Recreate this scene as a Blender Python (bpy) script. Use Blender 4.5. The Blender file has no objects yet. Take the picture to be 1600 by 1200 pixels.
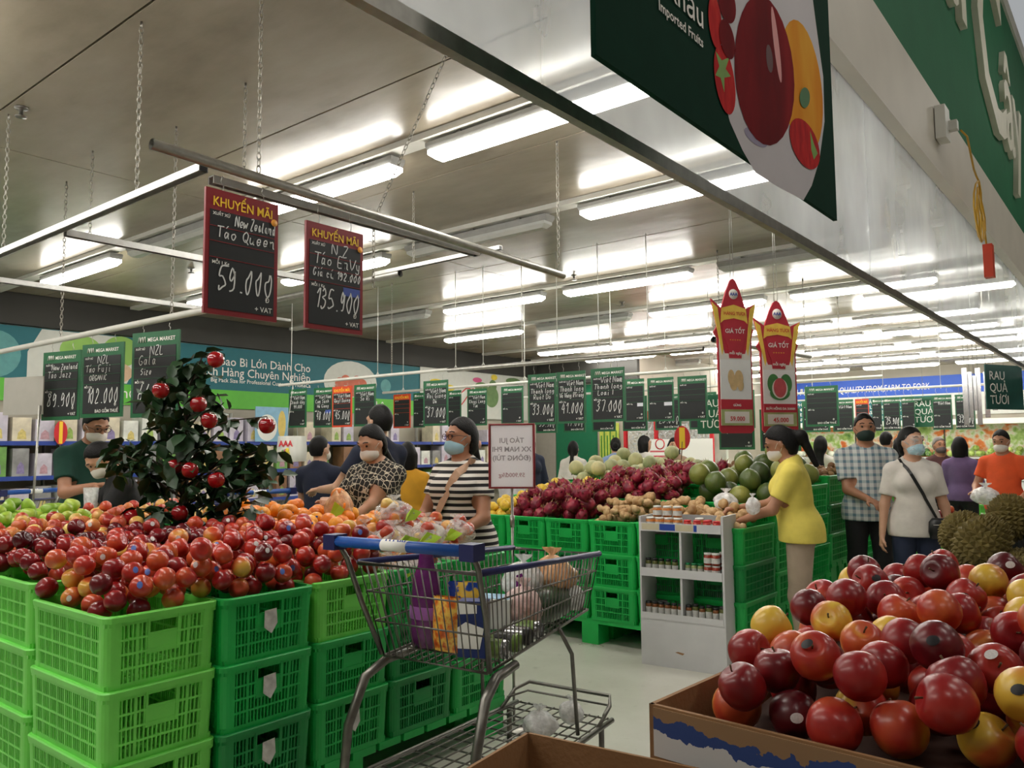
import bpy, bmesh, math, random
import numpy as np
from mathutils import Vector, Matrix

random.seed(7)
SC = bpy.context.scene
COL = SC.collection

# ------------------------------------------------------------------ camera
F_PX, EYE = 1250.0, 1.40
PITCH, ROLL, YAW = math.atan(101 / 1250), math.radians(0.5), math.atan2(1010, math.hypot(1250, 95))
FW = np.array([-math.sin(YAW) * math.cos(PITCH), math.cos(YAW) * math.cos(PITCH), math.sin(PITCH)])
_r0 = np.array([math.cos(YAW), math.sin(YAW), 0.0])
_u0 = np.cross(_r0, FW)
RT = math.cos(ROLL) * _r0 - math.sin(ROLL) * _u0
UP = np.cross(RT, FW)
CAM = np.array([0, 0, EYE])
cam_data = bpy.data.cameras.new('camera')
cam_data.sensor_fit = 'HORIZONTAL'
cam_data.sensor_width = 36.0
cam_data.lens = 36.0 * F_PX / 1600.0
cam_data.clip_start = 0.05
cam = bpy.data.objects.new('camera', cam_data)
COL.objects.link(cam)
cam.matrix_world = Matrix(((RT[0], UP[0], -FW[0], 0), (RT[1], UP[1], -FW[1], 0), (RT[2], UP[2], -FW[2], EYE), (0, 0, 0, 1)))
SC.camera = cam

# ------------------------------------------------------------------ world, exposure
world = bpy.data.worlds.new('World')
SC.world = world
world.use_nodes = True
world.node_tree.nodes['Background'].inputs[0].default_value = (0.8, 0.83, 0.85, 1)
world.node_tree.nodes['Background'].inputs[1].default_value = 0.15
SC.view_settings.view_transform = 'Standard'
SC.view_settings.look = 'None'
SC.view_settings.gamma = 1.0
SC.view_settings.use_curve_mapping = False
SC.view_settings.exposure = 1.6
SC.cycles.use_denoising = True
SC.cycles.max_bounces = 8
SC.cycles.transparent_max_bounces = 16
SC.cycles.sample_clamp_indirect = 4.0
SC.cycles.caustics_reflective = False
SC.cycles.caustics_refractive = False
LAMP = 11.0            # strength of the tube lights' diffusers
HALL = 7.0             # strength of the high hall lamps on the camera's side


def ray(u, v):
    return (FW * F_PX + RT * (u - 800) + UP * (600 - v)) / F_PX


def at(u, v, d=None, z=None, x=None, y=None):
    """the point seen at photo pixel (u, v) at a known depth, height or wall plane"""
    r = ray(u, v)
    if d is not None:
        t = d
    elif z is not None:
        t = (z - EYE) / r[2]
    elif x is not None:
        t = x / r[0]
    else:
        t = y / r[1]
    p = CAM + r * t
    return Vector(p)


# ------------------------------------------------------------------ materials
MATS = {}


def rgb(r, g, b):
    f = lambda c: (c / 255 / 12.92) if c / 255 <= 0.04045 else ((c / 255 + 0.055) / 1.055) ** 2.4
    return (f(r), f(g), f(b))


def mat(name, col, rough=0.5, metal=0.0, var=0.12, scale=12.0, bump=0.0, bscale=60.0, spec=0.5, emit=0.0, alpha=1.0,
        trans=0.0, coat=0.0, objvar=0.0, sub=0.0):
    """Principled material whose colour varies with a noise; objvar adds a random tint per object"""
    if name in MATS:
        return MATS[name]
    m = bpy.data.materials.new(name)
    m.use_nodes = True
    nt = m.node_tree
    N, L = nt.nodes, nt.links
    bs = N['Principled BSDF']
    bs.inputs['Roughness'].default_value = rough
    bs.inputs['Metallic'].default_value = metal
    bs.inputs['Specular IOR Level'].default_value = spec
    bs.inputs['Coat Weight'].default_value = coat
    bs.inputs['Transmission Weight'].default_value = trans
    bs.inputs['Alpha'].default_value = alpha
    if sub:
        bs.inputs['Subsurface Weight'].default_value = sub
        bs.inputs['Subsurface Radius'].default_value = (0.01, 0.005, 0.003)
    tc = N.new('ShaderNodeTexCoord')
    if var > 0 or objvar > 0:
        nz = N.new('ShaderNodeTexNoise')
        nz.inputs['Scale'].default_value = scale
        nz.inputs['Detail'].default_value = 4
        L.new(tc.outputs['Object'], nz.inputs['Vector'])
        mr = N.new('ShaderNodeMapRange')
        mr.inputs['From Min'].default_value = 0.3
        mr.inputs['From Max'].default_value = 0.7
        mr.inputs['To Min'].default_value = 1 - var
        mr.inputs['To Max'].default_value = 1 + var * 0.6
        L.new(nz.outputs['Fac'], mr.inputs['Value'])
        hs = N.new('ShaderNodeHueSaturation')
        hs.inputs['Color'].default_value = (*col, 1)
        L.new(mr.outputs[0], hs.inputs['Value'])
        if objvar > 0:
            oi = N.new('ShaderNodeObjectInfo')
            m2 = N.new('ShaderNodeMapRange')
            m2.inputs['To Min'].default_value = 0.5 - objvar * 0.25
            m2.inputs['To Max'].default_value = 0.5 + objvar * 0.25
            L.new(oi.outputs['Random'], m2.inputs['Value'])
            L.new(m2.outputs[0], hs.inputs['Hue'])
        L.new(hs.outputs[0], bs.inputs['Base Color'])
    else:
        bs.inputs['Base Color'].default_value = (*col, 1)
    if bump > 0:
        nb = N.new('ShaderNodeTexNoise')
        nb.inputs['Scale'].default_value = bscale
        nb.inputs['Detail'].default_value = 3
        L.new(tc.outputs['Object'], nb.inputs['Vector'])
        bp = N.new('ShaderNodeBump')
        bp.inputs['Strength'].default_value = bump
        bp.inputs['Distance'].default_value = 0.01
        L.new(nb.outputs['Fac'], bp.inputs['Height'])
        L.new(bp.outputs[0], bs.inputs['Normal'])
    if emit > 0:
        bs.inputs['Emission Color'].default_value = (*col, 1)
        bs.inputs['Emission Strength'].default_value = emit
    MATS[name] = m
    return m


def nodes_of(name):
    m = bpy.data.materials.new(name)
    m.use_nodes = True
    MATS[name] = m
    return m, m.node_tree.nodes, m.node_tree.links, m.node_tree.nodes['Principled BSDF']


def ramp(N, stops, interp='LINEAR'):
    r = N.new('ShaderNodeValToRGB')
    r.color_ramp.interpolation = interp
    els = r.color_ramp.elements
    while len(els) > 1:
        els.remove(els[-1])
    els[0].position = stops[0][0]
    els[0].color = (*stops[0][1], 1)
    for p, c in stops[1:]:
        e = els.new(p)
        e.color = (*c, 1)
    return r


def fruit_mat(name, stops, rough=0.3, stretch=(1, 1, 0.35), scale=9.0, obj=0.55, coat=0.12, speck=0.0, spec=0.5):
    """skin colour from noise and a random value per fruit, run through a colour ramp"""
    m, N, L, bs = nodes_of(name)
    tc = N.new('ShaderNodeTexCoord')
    oi = N.new('ShaderNodeObjectInfo')
    mp = N.new('ShaderNodeMapping')
    mp.inputs['Scale'].default_value = stretch
    L.new(tc.outputs['Object'], mp.inputs['Vector'])
    sc_ = N.new('ShaderNodeVectorMath')
    sc_.operation = 'ADD'
    L.new(mp.outputs[0], sc_.inputs[0])
    L.new(oi.outputs['Location'], sc_.inputs[1])
    nz = N.new('ShaderNodeTexNoise')
    nz.inputs['Scale'].default_value = scale
    nz.inputs['Detail'].default_value = 3
    L.new(sc_.outputs[0], nz.inputs['Vector'])
    ma = N.new('ShaderNodeMath')
    ma.operation = 'MULTIPLY_ADD'
    ma.inputs[1].default_value = obj
    L.new(oi.outputs['Random'], ma.inputs[0])
    sb = N.new('ShaderNodeMath')
    sb.operation = 'SUBTRACT'
    L.new(nz.outputs['Fac'], ma.inputs[2])
    L.new(ma.outputs[0], sb.inputs[0])
    sb.inputs[1].default_value = obj * 0.5
    rp = ramp(N, stops)
    L.new(sb.outputs[0], rp.inputs[0])
    out = rp.outputs[0]
    if speck:
        n2 = N.new('ShaderNodeTexNoise')
        n2.inputs['Scale'].default_value = 160
        L.new(sc_.outputs[0], n2.inputs['Vector'])
        bp = N.new('ShaderNodeBump')
        bp.inputs['Strength'].default_value = speck
        bp.inputs['Distance'].default_value = 0.004
        L.new(n2.outputs['Fac'], bp.inputs['Height'])
        L.new(bp.outputs[0], bs.inputs['Normal'])
    L.new(out, bs.inputs['Base Color'])
    bs.inputs['Roughness'].default_value = rough
    bs.inputs['Specular IOR Level'].default_value = spec
    bs.inputs['Coat Weight'].default_value = coat
    bs.inputs['Coat Roughness'].default_value = 0.15
    return m


def film_mat(name, col, alpha, rough=0.2):
    """thin plastic film: see-through with a pale sheen"""
    m, N, L, bs = nodes_of(name)
    bs.inputs['Base Color'].default_value = (*col, 1)
    bs.inputs['Roughness'].default_value = rough
    tc = N.new('ShaderNodeTexCoord')
    nz = N.new('ShaderNodeTexNoise')
    nz.inputs['Scale'].default_value = 25
    nz.inputs['Detail'].default_value = 3
    L.new(tc.outputs['Object'], nz.inputs['Vector'])
    mr = N.new('ShaderNodeMapRange')
    mr.inputs['From Min'].default_value = 0.35
    mr.inputs['From Max'].default_value = 0.65
    mr.inputs['To Min'].default_value = max(0, alpha - 0.2)
    mr.inputs['To Max'].default_value = min(1, alpha + 0.2)
    L.new(nz.outputs['Fac'], mr.inputs['Value'])
    L.new(mr.outputs[0], bs.inputs['Alpha'])
    bp = N.new('ShaderNodeBump')
    bp.inputs['Strength'].default_value = 0.8
    bp.inputs['Distance'].default_value = 0.02
    L.new(nz.outputs['Fac'], bp.inputs['Height'])
    L.new(bp.outputs[0], bs.inputs['Normal'])
    return m


# ------------------------------------------------------------------ mesh helpers
class MB:
    """collects shapes; build() links them as one mesh object"""

    def __init__(self):
        self.v, self.f, self.mi, self.sm = [], [], [], []

    def add(self, vs, fs, mi=0, smooth=False):
        o = len(self.v)
        self.v += [tuple(p) for p in vs]
        for f in fs:
            self.f.append(tuple(i + o for i in f))
            self.mi.append(mi)
            self.sm.append(smooth)
        return self

    def box(self, c, s, mi=0, M=None):
        x, y, z = s[0] / 2, s[1] / 2, s[2] / 2
        vs = [Vector((a * x, b * y, d * z)) for d in (-1, 1) for b in (-1, 1) for a in (-1, 1)]
        if M is not None:
            vs = [M @ p for p in vs]
        vs = [p + Vector(c) for p in vs]
        return self.add(vs, [(0, 2, 3, 1), (4, 5, 7, 6), (0, 1, 5, 4), (2, 6, 7, 3), (0, 4, 6, 2), (1, 3, 7, 5)], mi)

    def span(self, a, b, mi=0):
        return self.box([(p + q) / 2 for p, q in zip(a, b)], [abs(q - p) for p, q in zip(a, b)], mi)

    def tube(self, pts, r, n=8, mi=0, closed=False, caps=True):
        """swept tube through points; r is a number or one radius per point"""
        P = [Vector(p) for p in pts]
        k = len(P)
        R = [r] * k if not isinstance(r, (list, tuple)) else list(r)
        rings = []
        prev = None
        for i in range(k):
            if closed:
                t = P[(i + 1) % k] - P[i - 1]
            else:
                t = P[min(i + 1, k - 1)] - P[max(i - 1, 0)]
            if t.length < 1e-9:
                t = Vector((0, 0, 1))
            t.normalize()
            if prev is None:
                a = Vector((0, 0, 1)) if abs(t.z) < 0.9 else Vector((1, 0, 0))
                nrm = t.cross(a).normalized()
            else:
                nrm = (prev - t * prev.dot(t))
                nrm = nrm.normalized() if nrm.length > 1e-6 else t.orthogonal().normalized()
            prev = nrm
            b = t.cross(nrm)
            rings.append([P[i] + (nrm * math.cos(2 * math.pi * j / n) + b * math.sin(2 * math.pi * j / n)) * R[i] for j in range(n)])
        vs = [p for rg in rings for p in rg]
        fs = []
        for i in range(k if closed else k - 1):
            for j in range(n):
                a, b2 = i * n + j, i * n + (j + 1) % n
                c, d = ((i + 1) % k) * n + (j + 1) % n, ((i + 1) % k) * n + j
                fs.append((a, b2, c, d))
        if caps and not closed:
            fs.append(tuple(reversed(range(n))))
            fs.append(tuple((k - 1) * n + j for j in range(n)))
        return self.add(vs, fs, mi, True)

    def lathe(self, prof, n=20, mi=0, M=None, c=(0, 0, 0), wob=None):
        """profile of (radius, z) turned about z; end radii of 0 close it"""
        vs, fs, rows = [], [], []
        for (r, z) in prof:
            if r < 1e-6:
                rows.append([len(vs)])
                vs.append(Vector((0, 0, z)))
            else:
                rows.append(list(range(len(vs), len(vs) + n)))
                for j in range(n):
                    a = 2 * math.pi * j / n
                    w = wob(a, z) if wob else 1.0
                    vs.append(Vector((r * w * math.cos(a), r * w * math.sin(a), z)))
        for a, b in zip(rows[:-1], rows[1:]):
            for j in range(n):
                k = (j + 1) % n
                if len(a) == 1 and len(b) == 1:
                    continue
                if len(a) == 1:
                    fs.append((a[0], b[k], b[j]))
                elif len(b) == 1:
                    fs.append((a[j], a[k], b[0]))
                else:
                    fs.append((a[j], a[k], b[k], b[j]))
        if M is not None:
            vs = [M @ p for p in vs]
        vs = [p + Vector(c) for p in vs]
        return self.add(vs, fs, mi, True)

    def prism(self, poly, y0, y1, mi=0):
        """outline in x, z given thickness along y"""
        n = len(poly)
        vs = [(x, y0, z) for x, z in poly] + [(x, y1, z) for x, z in poly]
        fs = [tuple(range(n)), tuple(reversed(range(n, 2 * n)))]
        fs += [(i, i + n, (i + 1) % n + n, (i + 1) % n) for i in range(n)]
        return self.add(vs, fs, mi)

    def mesh(self, name, mats):
        me = bpy.data.meshes.new(name)
        me.from_pydata(self.v, [], self.f)
        for m in (mats if isinstance(mats, (list, tuple)) else [mats]):
            me.materials.append(m)
        me.polygons.foreach_set('material_index', self.mi)
        me.polygons.foreach_set('use_smooth', self.sm)
        me.update()
        return me

    def build(self, name, mats, parent=None, loc=None, rz=None):
        return link(name, self.mesh(name, mats), parent, loc, rz)


def link(name, data, parent=None, loc=None, rz=None):
    o = bpy.data.objects.new(name, data)
    COL.objects.link(o)
    o.parent = parent
    if loc is not None:
        o.location = loc
    if rz is not None:
        o.rotation_euler = (0, 0, rz)
    return o


def tag(o, label=None, cat=None, group=None, kind=None):
    if label:
        o['label'] = label
    if cat:
        o['category'] = cat
    if group:
        o['group'] = group
    if kind:
        o['kind'] = kind
    return o


def thing(name, label, cat, loc=(0, 0, 0), rz=0.0, group=None):
    o = link(name, None, None, loc, rz)
    o.empty_display_size = 0.1
    return tag(o, label, cat, group)


def dup(root, parent=None):
    c = root.copy()
    COL.objects.link(c)
    c.parent = parent
    for ch in KIDS.get(root.name, []):
        dup(ch, c)
    return c


KIDS = {}


def register(root):
    """remember a prototype's children so dup() need not search the scene"""
    for o in COL.objects:
        if o.parent is not None and (o.parent == root or o.parent.parent == root):
            KIDS.setdefault(o.parent.name, [])
            if o not in KIDS[o.parent.name]:
                KIDS[o.parent.name].append(o)
    return root


def Rz(a):
    return Matrix.Rotation(a, 3, 'Z')


# ---- lettering: printed letters come from the built-in font, chalk writing from single strokes
TXT = {}


def text_mesh(s, size, mi_mat, depth=0.0, bold=0.0, align='LEFT', shear=0.0, spacing=1.0):
    key = (s, size, mi_mat.name, depth, bold, align, shear, spacing)
    if key in TXT:
        return TXT[key]
    cu = bpy.data.curves.new('lettering', 'FONT')
    cu.body = s
    cu.size = size
    cu.resolution_u = 2
    cu.extrude = depth
    cu.offset = bold
    cu.shear = shear
    cu.align_x = align
    cu.space_character = spacing
    o = bpy.data.objects.new('lettering', cu)
    COL.objects.link(o)
    me = o.to_mesh().copy()
    me.name = 'lettering'
    o.to_mesh_clear()
    bpy.data.objects.remove(o)
    me.materials.clear()
    me.materials.append(mi_mat)
    TXT[key] = me
    return me


GL = {
    '0': '39 27 16 14 22 32 44 47 39', 'J': '29 59/49 43 22 13', 'F': '59 19 12/15 45', 'j': '36 31 10/38 39', 'f': '49 38 32/16 46', 'M': '02 09 35 69 62', 'U': '19 13 32 53 59', 'Y': '09 35 69/35 32', 'X': '09 62/69 02', '1': '17 39 32', '2': '17 29 48 46 12 52', '3': '18 39 47 26 45 43 22 13', '4': '39 15 55/48 42',
    '5': '59 29 16 36 54 43 22 13', '6': '49 26 14 22 43 45 25', '7': '19 59 32', '8': '36 18 29 48 26 13 22 43 36', '9': '47 29 16 25 47/48 43 22', '.': '22 32',
    'A': '02 39 62/15 55', 'B': '12 19 48 46 16 46 53 42 12', 'C': '58 39 17 14 32 53', 'D': '12 19 39 57 54 32 12', 'E': '59 19 12 52/15 45', 'G': '58 39 17 14 32 54 35',
    'H': '12 19/15 55/59 52', 'I': '32 39', 'K': '12 19/59 15 52', 'L': '19 12 52', 'N': '02 09 52 59', 'O': '39 17 14 32 54 57 39', 'P': '12 19 49 57 45 15',
    'Q': '39 17 14 32 54 57 39/34 61', 'R': '12 19 49 57 45 15 52', 'S': '58 39 17 26 45 43 22 13', 'T': '09 69/39 32', 'V': '09 32 69', 'Z': '19 59 12 52',
    'a': '45 26 14 22 33 46 43 52', 'b': '19 12 32 44 46 15', 'c': '45 26 14 22 43', 'd': '45 26 14 22 44/49 43 52', 'e': '14 44 46 26 14 22 43', 'g': '45 26 14 23 44 46 41 20 11',
    'h': '19 12 15 36 45 42', 'i': '26 22 32/28 29', 'k': '19 12/46 14 42', 'l': '19 13 22', 'm': '06 02 05 26 22 25 46 42 52', 'n': '16 12 15 36 45 42 52',
    'o': '36 15 13 32 44 45 36', 'p': '16 10/15 36 44 32 13', 'q': '45 26 14 22 44/46 40', 'r': '16 12 15 36 46', 's': '45 26 15 44 33 12', 't': '29 23 32/16 46',
    'u': '16 13 22 43 46 42 52', 'v': '16 32 56', 'w': '06 12 35 42 66', 'x': '16 42/46 12', 'y': '16 23 43/46 41 20 11', 'z': '16 46 12 42', '/': '00 59', '-': '15 45', ' ': '',
}


def chalk(mb, s, x0, z0, size, rnd, w=0.0035, y=0.0, mi=0, sq=0.8):
    """hand writing: each glyph a smoothed stroke laid as a thin ribbon in the x, z plane"""
    u = size / 7.0
    x = x0
    for ch in s:
        g = GL.get(ch, '')
        for st in (g.split('/') if g else []):
            P = [Vector((x + int(p[0]) * u * sq + int(p[1]) * u * 0.12 + rnd.uniform(-.25, .25) * u, 0, z0 + (int(p[1]) - 2) * u + rnd.uniform(-.25, .25) * u)) for p in st.split()]
            if len(P) > 2:
                Q = []
                for i in range(len(P) - 1):
                    p0, p1, p2, p3 = P[max(i - 1, 0)], P[i], P[i + 1], P[min(i + 2, len(P) - 1)]
                    for t in (0, 0.33, 0.66):
                        Q.append(0.5 * ((2 * p1) + (p2 - p0) * t + (2 * p0 - 5 * p1 + 4 * p2 - p3) * t * t + (3 * p1 - p0 - 3 * p2 + p3) * t ** 3))
                Q.append(P[-1])
                P = Q
            vs, fs = [], []
            for i, p in enumerate(P):
                t = P[min(i + 1, len(P) - 1)] - P[max(i - 1, 0)]
                t = t.normalized() if t.length > 1e-9 else Vector((1, 0, 0))
                n = Vector((-t.z, 0, t.x)) * w * 0.5
                vs += [p + n + Vector((0, y, 0)), p - n + Vector((0, y, 0))]
            fs = [(2 * i, 2 * i + 1, 2 * i + 3, 2 * i + 2) for i in range(len(P) - 1)]
            mb.add(vs, fs, mi)
        x += u * sq * (6.6 if ch not in 'il.1I t' else 4.2)
    return x

# ------------------------------------------------------------------ setting materials
def floor_material():
    m, N, L, bs = nodes_of('polished_concrete')
    tc = N.new('ShaderNodeTexCoord')
    n1 = N.new('ShaderNodeTexNoise')
    n1.inputs['Scale'].default_value = 0.9
    n1.inputs['Detail'].default_value = 8
    n1.inputs['Roughness'].default_value = 0.65
    L.new(tc.outputs['Object'], n1.inputs['Vector'])
    r = ramp(N, [(0.3, rgb(178, 176, 164)), (0.55, rgb(200, 199, 188)), (0.75, rgb(212, 211, 202))])
    L.new(n1.outputs['Fac'], r.inputs[0])
    n2 = N.new('ShaderNodeTexNoise')
    n2.inputs['Scale'].default_value = 14
    n2.inputs['Detail'].default_value = 6
    L.new(tc.outputs['Object'], n2.inputs['Vector'])
    r2 = ramp(N, [(0.62, (0, 0, 0)), (0.80, (0.5, 0.5, 0.5))])
    L.new(n2.outputs['Fac'], r2.inputs[0])
    mx = N.new('ShaderNodeMix')
    mx.data_type = 'RGBA'
    L.new(r2.outputs[0], mx.inputs['Factor'])
    L.new(r.outputs[0], mx.inputs['A'])
    mx.inputs['B'].default_value = (*rgb(140, 138, 128), 1)
    L.new(mx.outputs['Result'], bs.inputs['Base Color'])
    rr = N.new('ShaderNodeMapRange')
    rr.inputs['To Min'].default_value = 0.18
    rr.inputs['To Max'].default_value = 0.42
    L.new(n1.outputs['Fac'], rr.inputs['Value'])
    L.new(rr.outputs[0], bs.inputs['Roughness'])
    return m


def ceiling_material():
    m, N, L, bs = nodes_of('grimy_ceiling_sheet')
    tc = N.new('ShaderNodeTexCoord')
    mp = N.new('ShaderNodeMapping')
    mp.inputs['Scale'].default_value = (0.5, 1.2, 1)
    L.new(tc.outputs['Object'], mp.inputs['Vector'])
    n1 = N.new('ShaderNodeTexNoise')
    n1.inputs['Scale'].default_value = 1.6
    n1.inputs['Detail'].default_value = 6
    n1.inputs['Roughness'].default_value = 0.6
    L.new(mp.outputs[0], n1.inputs['Vector'])
    r = ramp(N, [(0.28, rgb(120, 110, 92)), (0.5, rgb(144, 134, 116)), (0.75, rgb(158, 150, 134))])
    L.new(n1.outputs['Fac'], r.inputs[0])
    L.new(r.outputs[0], bs.inputs['Base Color'])
    bs.inputs['Roughness'].default_value = 0.27
    bs.inputs['Specular IOR Level'].default_value = 0.8
    n2 = N.new('ShaderNodeTexNoise')
    n2.inputs['Scale'].default_value = 3.0
    L.new(mp.outputs[0], n2.inputs['Vector'])
    bp = N.new('ShaderNodeBump')
    bp.inputs['Strength'].default_value = 0.12
    bp.inputs['Distance'].default_value = 0.05
    L.new(n2.outputs['Fac'], bp.inputs['Height'])
    L.new(bp.outputs[0], bs.inputs['Normal'])
    return m


FLOOR_M, CEIL_M = floor_material(), ceiling_material()
WHITE = mat('white_paint', rgb(222, 222, 216), 0.45, var=0.06, scale=3)
OFFWHITE = mat('aged_white_plastic', rgb(205, 204, 196), 0.4, var=0.08, scale=8)
BEIGE = mat('beige_wall_paint', rgb(176, 170, 155), 0.7, var=0.08, scale=2)
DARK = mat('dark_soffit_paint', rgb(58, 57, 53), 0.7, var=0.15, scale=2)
BLACK = mat('black_plastic', rgb(22, 23, 24), 0.45, var=0.1)
ALU = mat('brushed_aluminium', rgb(190, 190, 186), 0.35, metal=0.7, var=0.12, scale=20)
STEEL = mat('galvanised_steel', rgb(165, 163, 156), 0.38, metal=0.85, var=0.18, scale=25)
DSTEEL = mat('dull_cart_steel', rgb(120, 118, 112), 0.36, metal=0.85, var=0.2, scale=30)
CHAINM = mat('old_chain_steel', rgb(150, 146, 136), 0.4, metal=0.8, var=0.25, scale=40)
GREEN_SIGN = mat('dark_green_sign', rgb(22, 92, 62), 0.5, var=0.06)
SIGNGREEN = mat('sign_frame_green', rgb(28, 96, 58), 0.45, var=0.08)
TEAL = mat('teal_banner', rgb(32, 108, 118), 0.6, var=0.05)
LIME = mat('lime_green_strip', rgb(98, 190, 62), 0.55, var=0.05)
WHITEPRINT = mat('white_print', rgb(236, 236, 230), 0.6, var=0.0)
YELLOWPRINT = mat('yellow_print', rgb(245, 200, 50), 0.6, var=0.0)
REDPRINT = mat('red_print', rgb(200, 32, 42), 0.55, var=0.05)
DKRED = mat('dark_red_frame', rgb(132, 28, 36), 0.45, var=0.06)
BLUEPRINT = mat('blue_print', rgb(34, 68, 160), 0.5, var=0.06)
SLATE = mat('chalkboard_black', rgb(24, 27, 29), 0.55, var=0.15, scale=9)
CHALK = mat('chalk_white', rgb(225, 227, 225), 0.8, var=0.08, scale=60)
KRAFT = mat('brown_cardboard', rgb(150, 112, 74), 0.8, var=0.1, scale=6, bump=0.15, bscale=90)

tag(MB().span((-16, -8, -0.1), (9, 26, 0)).build('floor', FLOOR_M), kind='structure')

# ceiling of long insulated sheets; the joints stay open as dark lines
ceil_root = tag(MB().span((-10.5, -4, 3.34), (-0.9, 24, 3.44)).build('ceiling', DARK), kind='structure')
pm = None
y = 1.58 - 1.17 * 4
while y < 22.5:
    for x0, x1 in ((-10.45, -5.52), (-5.51, -0.98)):
        MB().span((x0, y + 0.006, 3.30), (x1, y + 1.164, 3.345)).build('ceiling_panel', CEIL_M, ceil_root)
    y += 1.17

ROWS = {3.4: [1, 0, 1, 1], 5.03: [1, 1, 0, 1], 7.5: [0, 1, 1, 0], 9.5: [1, 0, 1, 1], 12.05: [1, 1, 1, 1], 13.65: [1, 1, 1, 1], 15.6: [0, 1, 1, 1],
        17.6: [1, 1, 1, 1], 19.5: [1, 1, 1, 1]}
COLS = [-9.05, -7.15, -5.25, -3.35]


def light_glow():
    m, N, L, bs = nodes_of('lit_tube_diffuser')
    bs.inputs['Base Color'].default_value = (0.9, 0.9, 0.88, 1)
    bs.inputs['Emission Color'].default_value = (1.0, 0.965, 0.90, 1)
    bs.inputs['Emission Strength'].default_value = LAMP
    return m


GLOW = light_glow()
UNLIT = mat('unlit_diffuser', rgb(190, 192, 188), 0.25, var=0.05)
HOUSING = mat('grey_light_housing', rgb(150, 150, 146), 0.5, var=0.1)


def bar_shape(L, w, h, bev):
    """a long bar with its lower edges and ends chamfered, lying along x from 0 to L, hanging below z = 0"""
    mb = MB()
    vs = []
    for z, ins, e in ((0, 0, 0), (-h * 0.45, 0, 0), (-h, bev, bev * 1.8)):
        vs += [(e, -w / 2 + ins, z), (L - e, -w / 2 + ins, z), (L - e, w / 2 - ins, z), (e, w / 2 - ins, z)]
    fs = [(0, 1, 2, 3), (11, 10, 9, 8)]
    for k in (0, 4):
        for i in range(4):
            j = (i + 1) % 4
            fs.append((k + i, k + 4 + i, k + 4 + j, k + j))
    return mb.add(vs, fs)


hou_me = bar_shape(1.6, 0.12, 0.05, 0.008).mesh('housing', HOUSING)
dif_me = bar_shape(1.56, 0.115, 0.055, 0.022).mesh('diffuser', GLOW)
off_me = bar_shape(1.56, 0.105, 0.05, 0.022).mesh('diffuser', UNLIT)
cap_me = MB().span((0, -0.05, -0.05), (0.03, 0.05, 0.01)).mesh('clip', DSTEEL)


def batten(x, y, z, lit, label, group):
    t = thing('batten_light', label, 'light fixture', (x, y, z), 0, group)
    link('housing', hou_me, t, (0, 0, 0))
    link('diffuser', dif_me if lit else off_me, t, (0.02, 0, -0.05))
    for k in (0.25, 0.8, 1.3):
        link('clip', cap_me, t, (k, 0.0, 0.02))
    return t


for yy, pat in ROWS.items():
    rail = MB().span((-10.4, yy - 0.09, 3.262), (-1.02, yy + 0.03, 3.30)).build('trim_light_rail', OFFWHITE)
    tag(rail, kind='structure')
    rown = ['first', 'second', 'third', 'fourth', 'fifth', 'sixth', 'seventh', 'eighth', 'ninth'][list(ROWS).index(yy)]
    for cx, on, coln in zip(COLS, pat, ('fourth', 'third', 'second', 'first')):
        batten(cx, yy, 3.245, on, '%s batten lamp, %s from the glass curtain, %s row beyond the red boards' % ('lit' if on else 'unlit grey', coln, rown),
               'lit ceiling battens' if on else 'unlit ceiling battens')
# lamps of the same rows beyond the frame to the left and behind the viewer
for yy in (0.9, -1.4):
    tag(MB().span((-10.4, yy - 0.09, 3.262), (-1.02, yy + 0.03, 3.30)).build('trim_light_rail', OFFWHITE), kind='structure')
    for cx in (-9.05, -7.15, -5.25, -3.35):
        batten(cx, yy, 3.245, True, 'lit batten lamp in the ceiling rows behind the viewer', 'ceiling battens out of view')
for yy in (10.3, 14.6):
    batten(-2.72, yy, 3.245, True, 'extra lit batten lamp close to the glass smoke curtain', 'battens by the glass curtain')

# outer walls: dark far hall on the viewer's side, produce hall on the left
tag(MB().span((-10.75, -4, 0), (-10.6, 14, 3.5)).build('wall_left', BEIGE), kind='structure')
tag(MB().span((-10.75, 14.0, 0), (-8.0, 14.15, 3.5)).build('wall_middle', BEIGE), kind='structure')
tag(MB().span((-8.15, 14.15, 0), (-8.0, 21.2, 3.5)).build('wall_return', BEIGE), kind='structure')
tag(MB().span((-8.15, 21.2, 0), (8.0, 21.35, 7.0)).build('wall_back', BEIGE), kind='structure')
tag(MB().span((8.0, -8, 0), (8.15, 21.35, 7.0)).build('wall_right', BEIGE), kind='structure')
tag(MB().span((-10.75, -8.1, 0), (8.15, -7.95, 7.0)).build('wall_near', BEIGE), kind='structure')
tag(MB().span((-10.75, -8, 0), (-10.6, -4, 3.5)).build('wall_left_near', BEIGE), kind='structure')
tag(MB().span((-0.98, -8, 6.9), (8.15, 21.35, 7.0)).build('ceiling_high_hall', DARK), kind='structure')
tag(MB().span((-10.5, -8, 3.34), (-0.9, -4, 3.44)).build('ceiling_near', CEIL_M), kind='structure')
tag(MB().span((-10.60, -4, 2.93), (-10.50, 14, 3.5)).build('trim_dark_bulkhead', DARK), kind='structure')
tag(MB().span((-10.5, 13.9, 2.75), (-8.0, 14.0, 3.5)).build('trim_dark_crossbeam', DARK), kind='structure')

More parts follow.
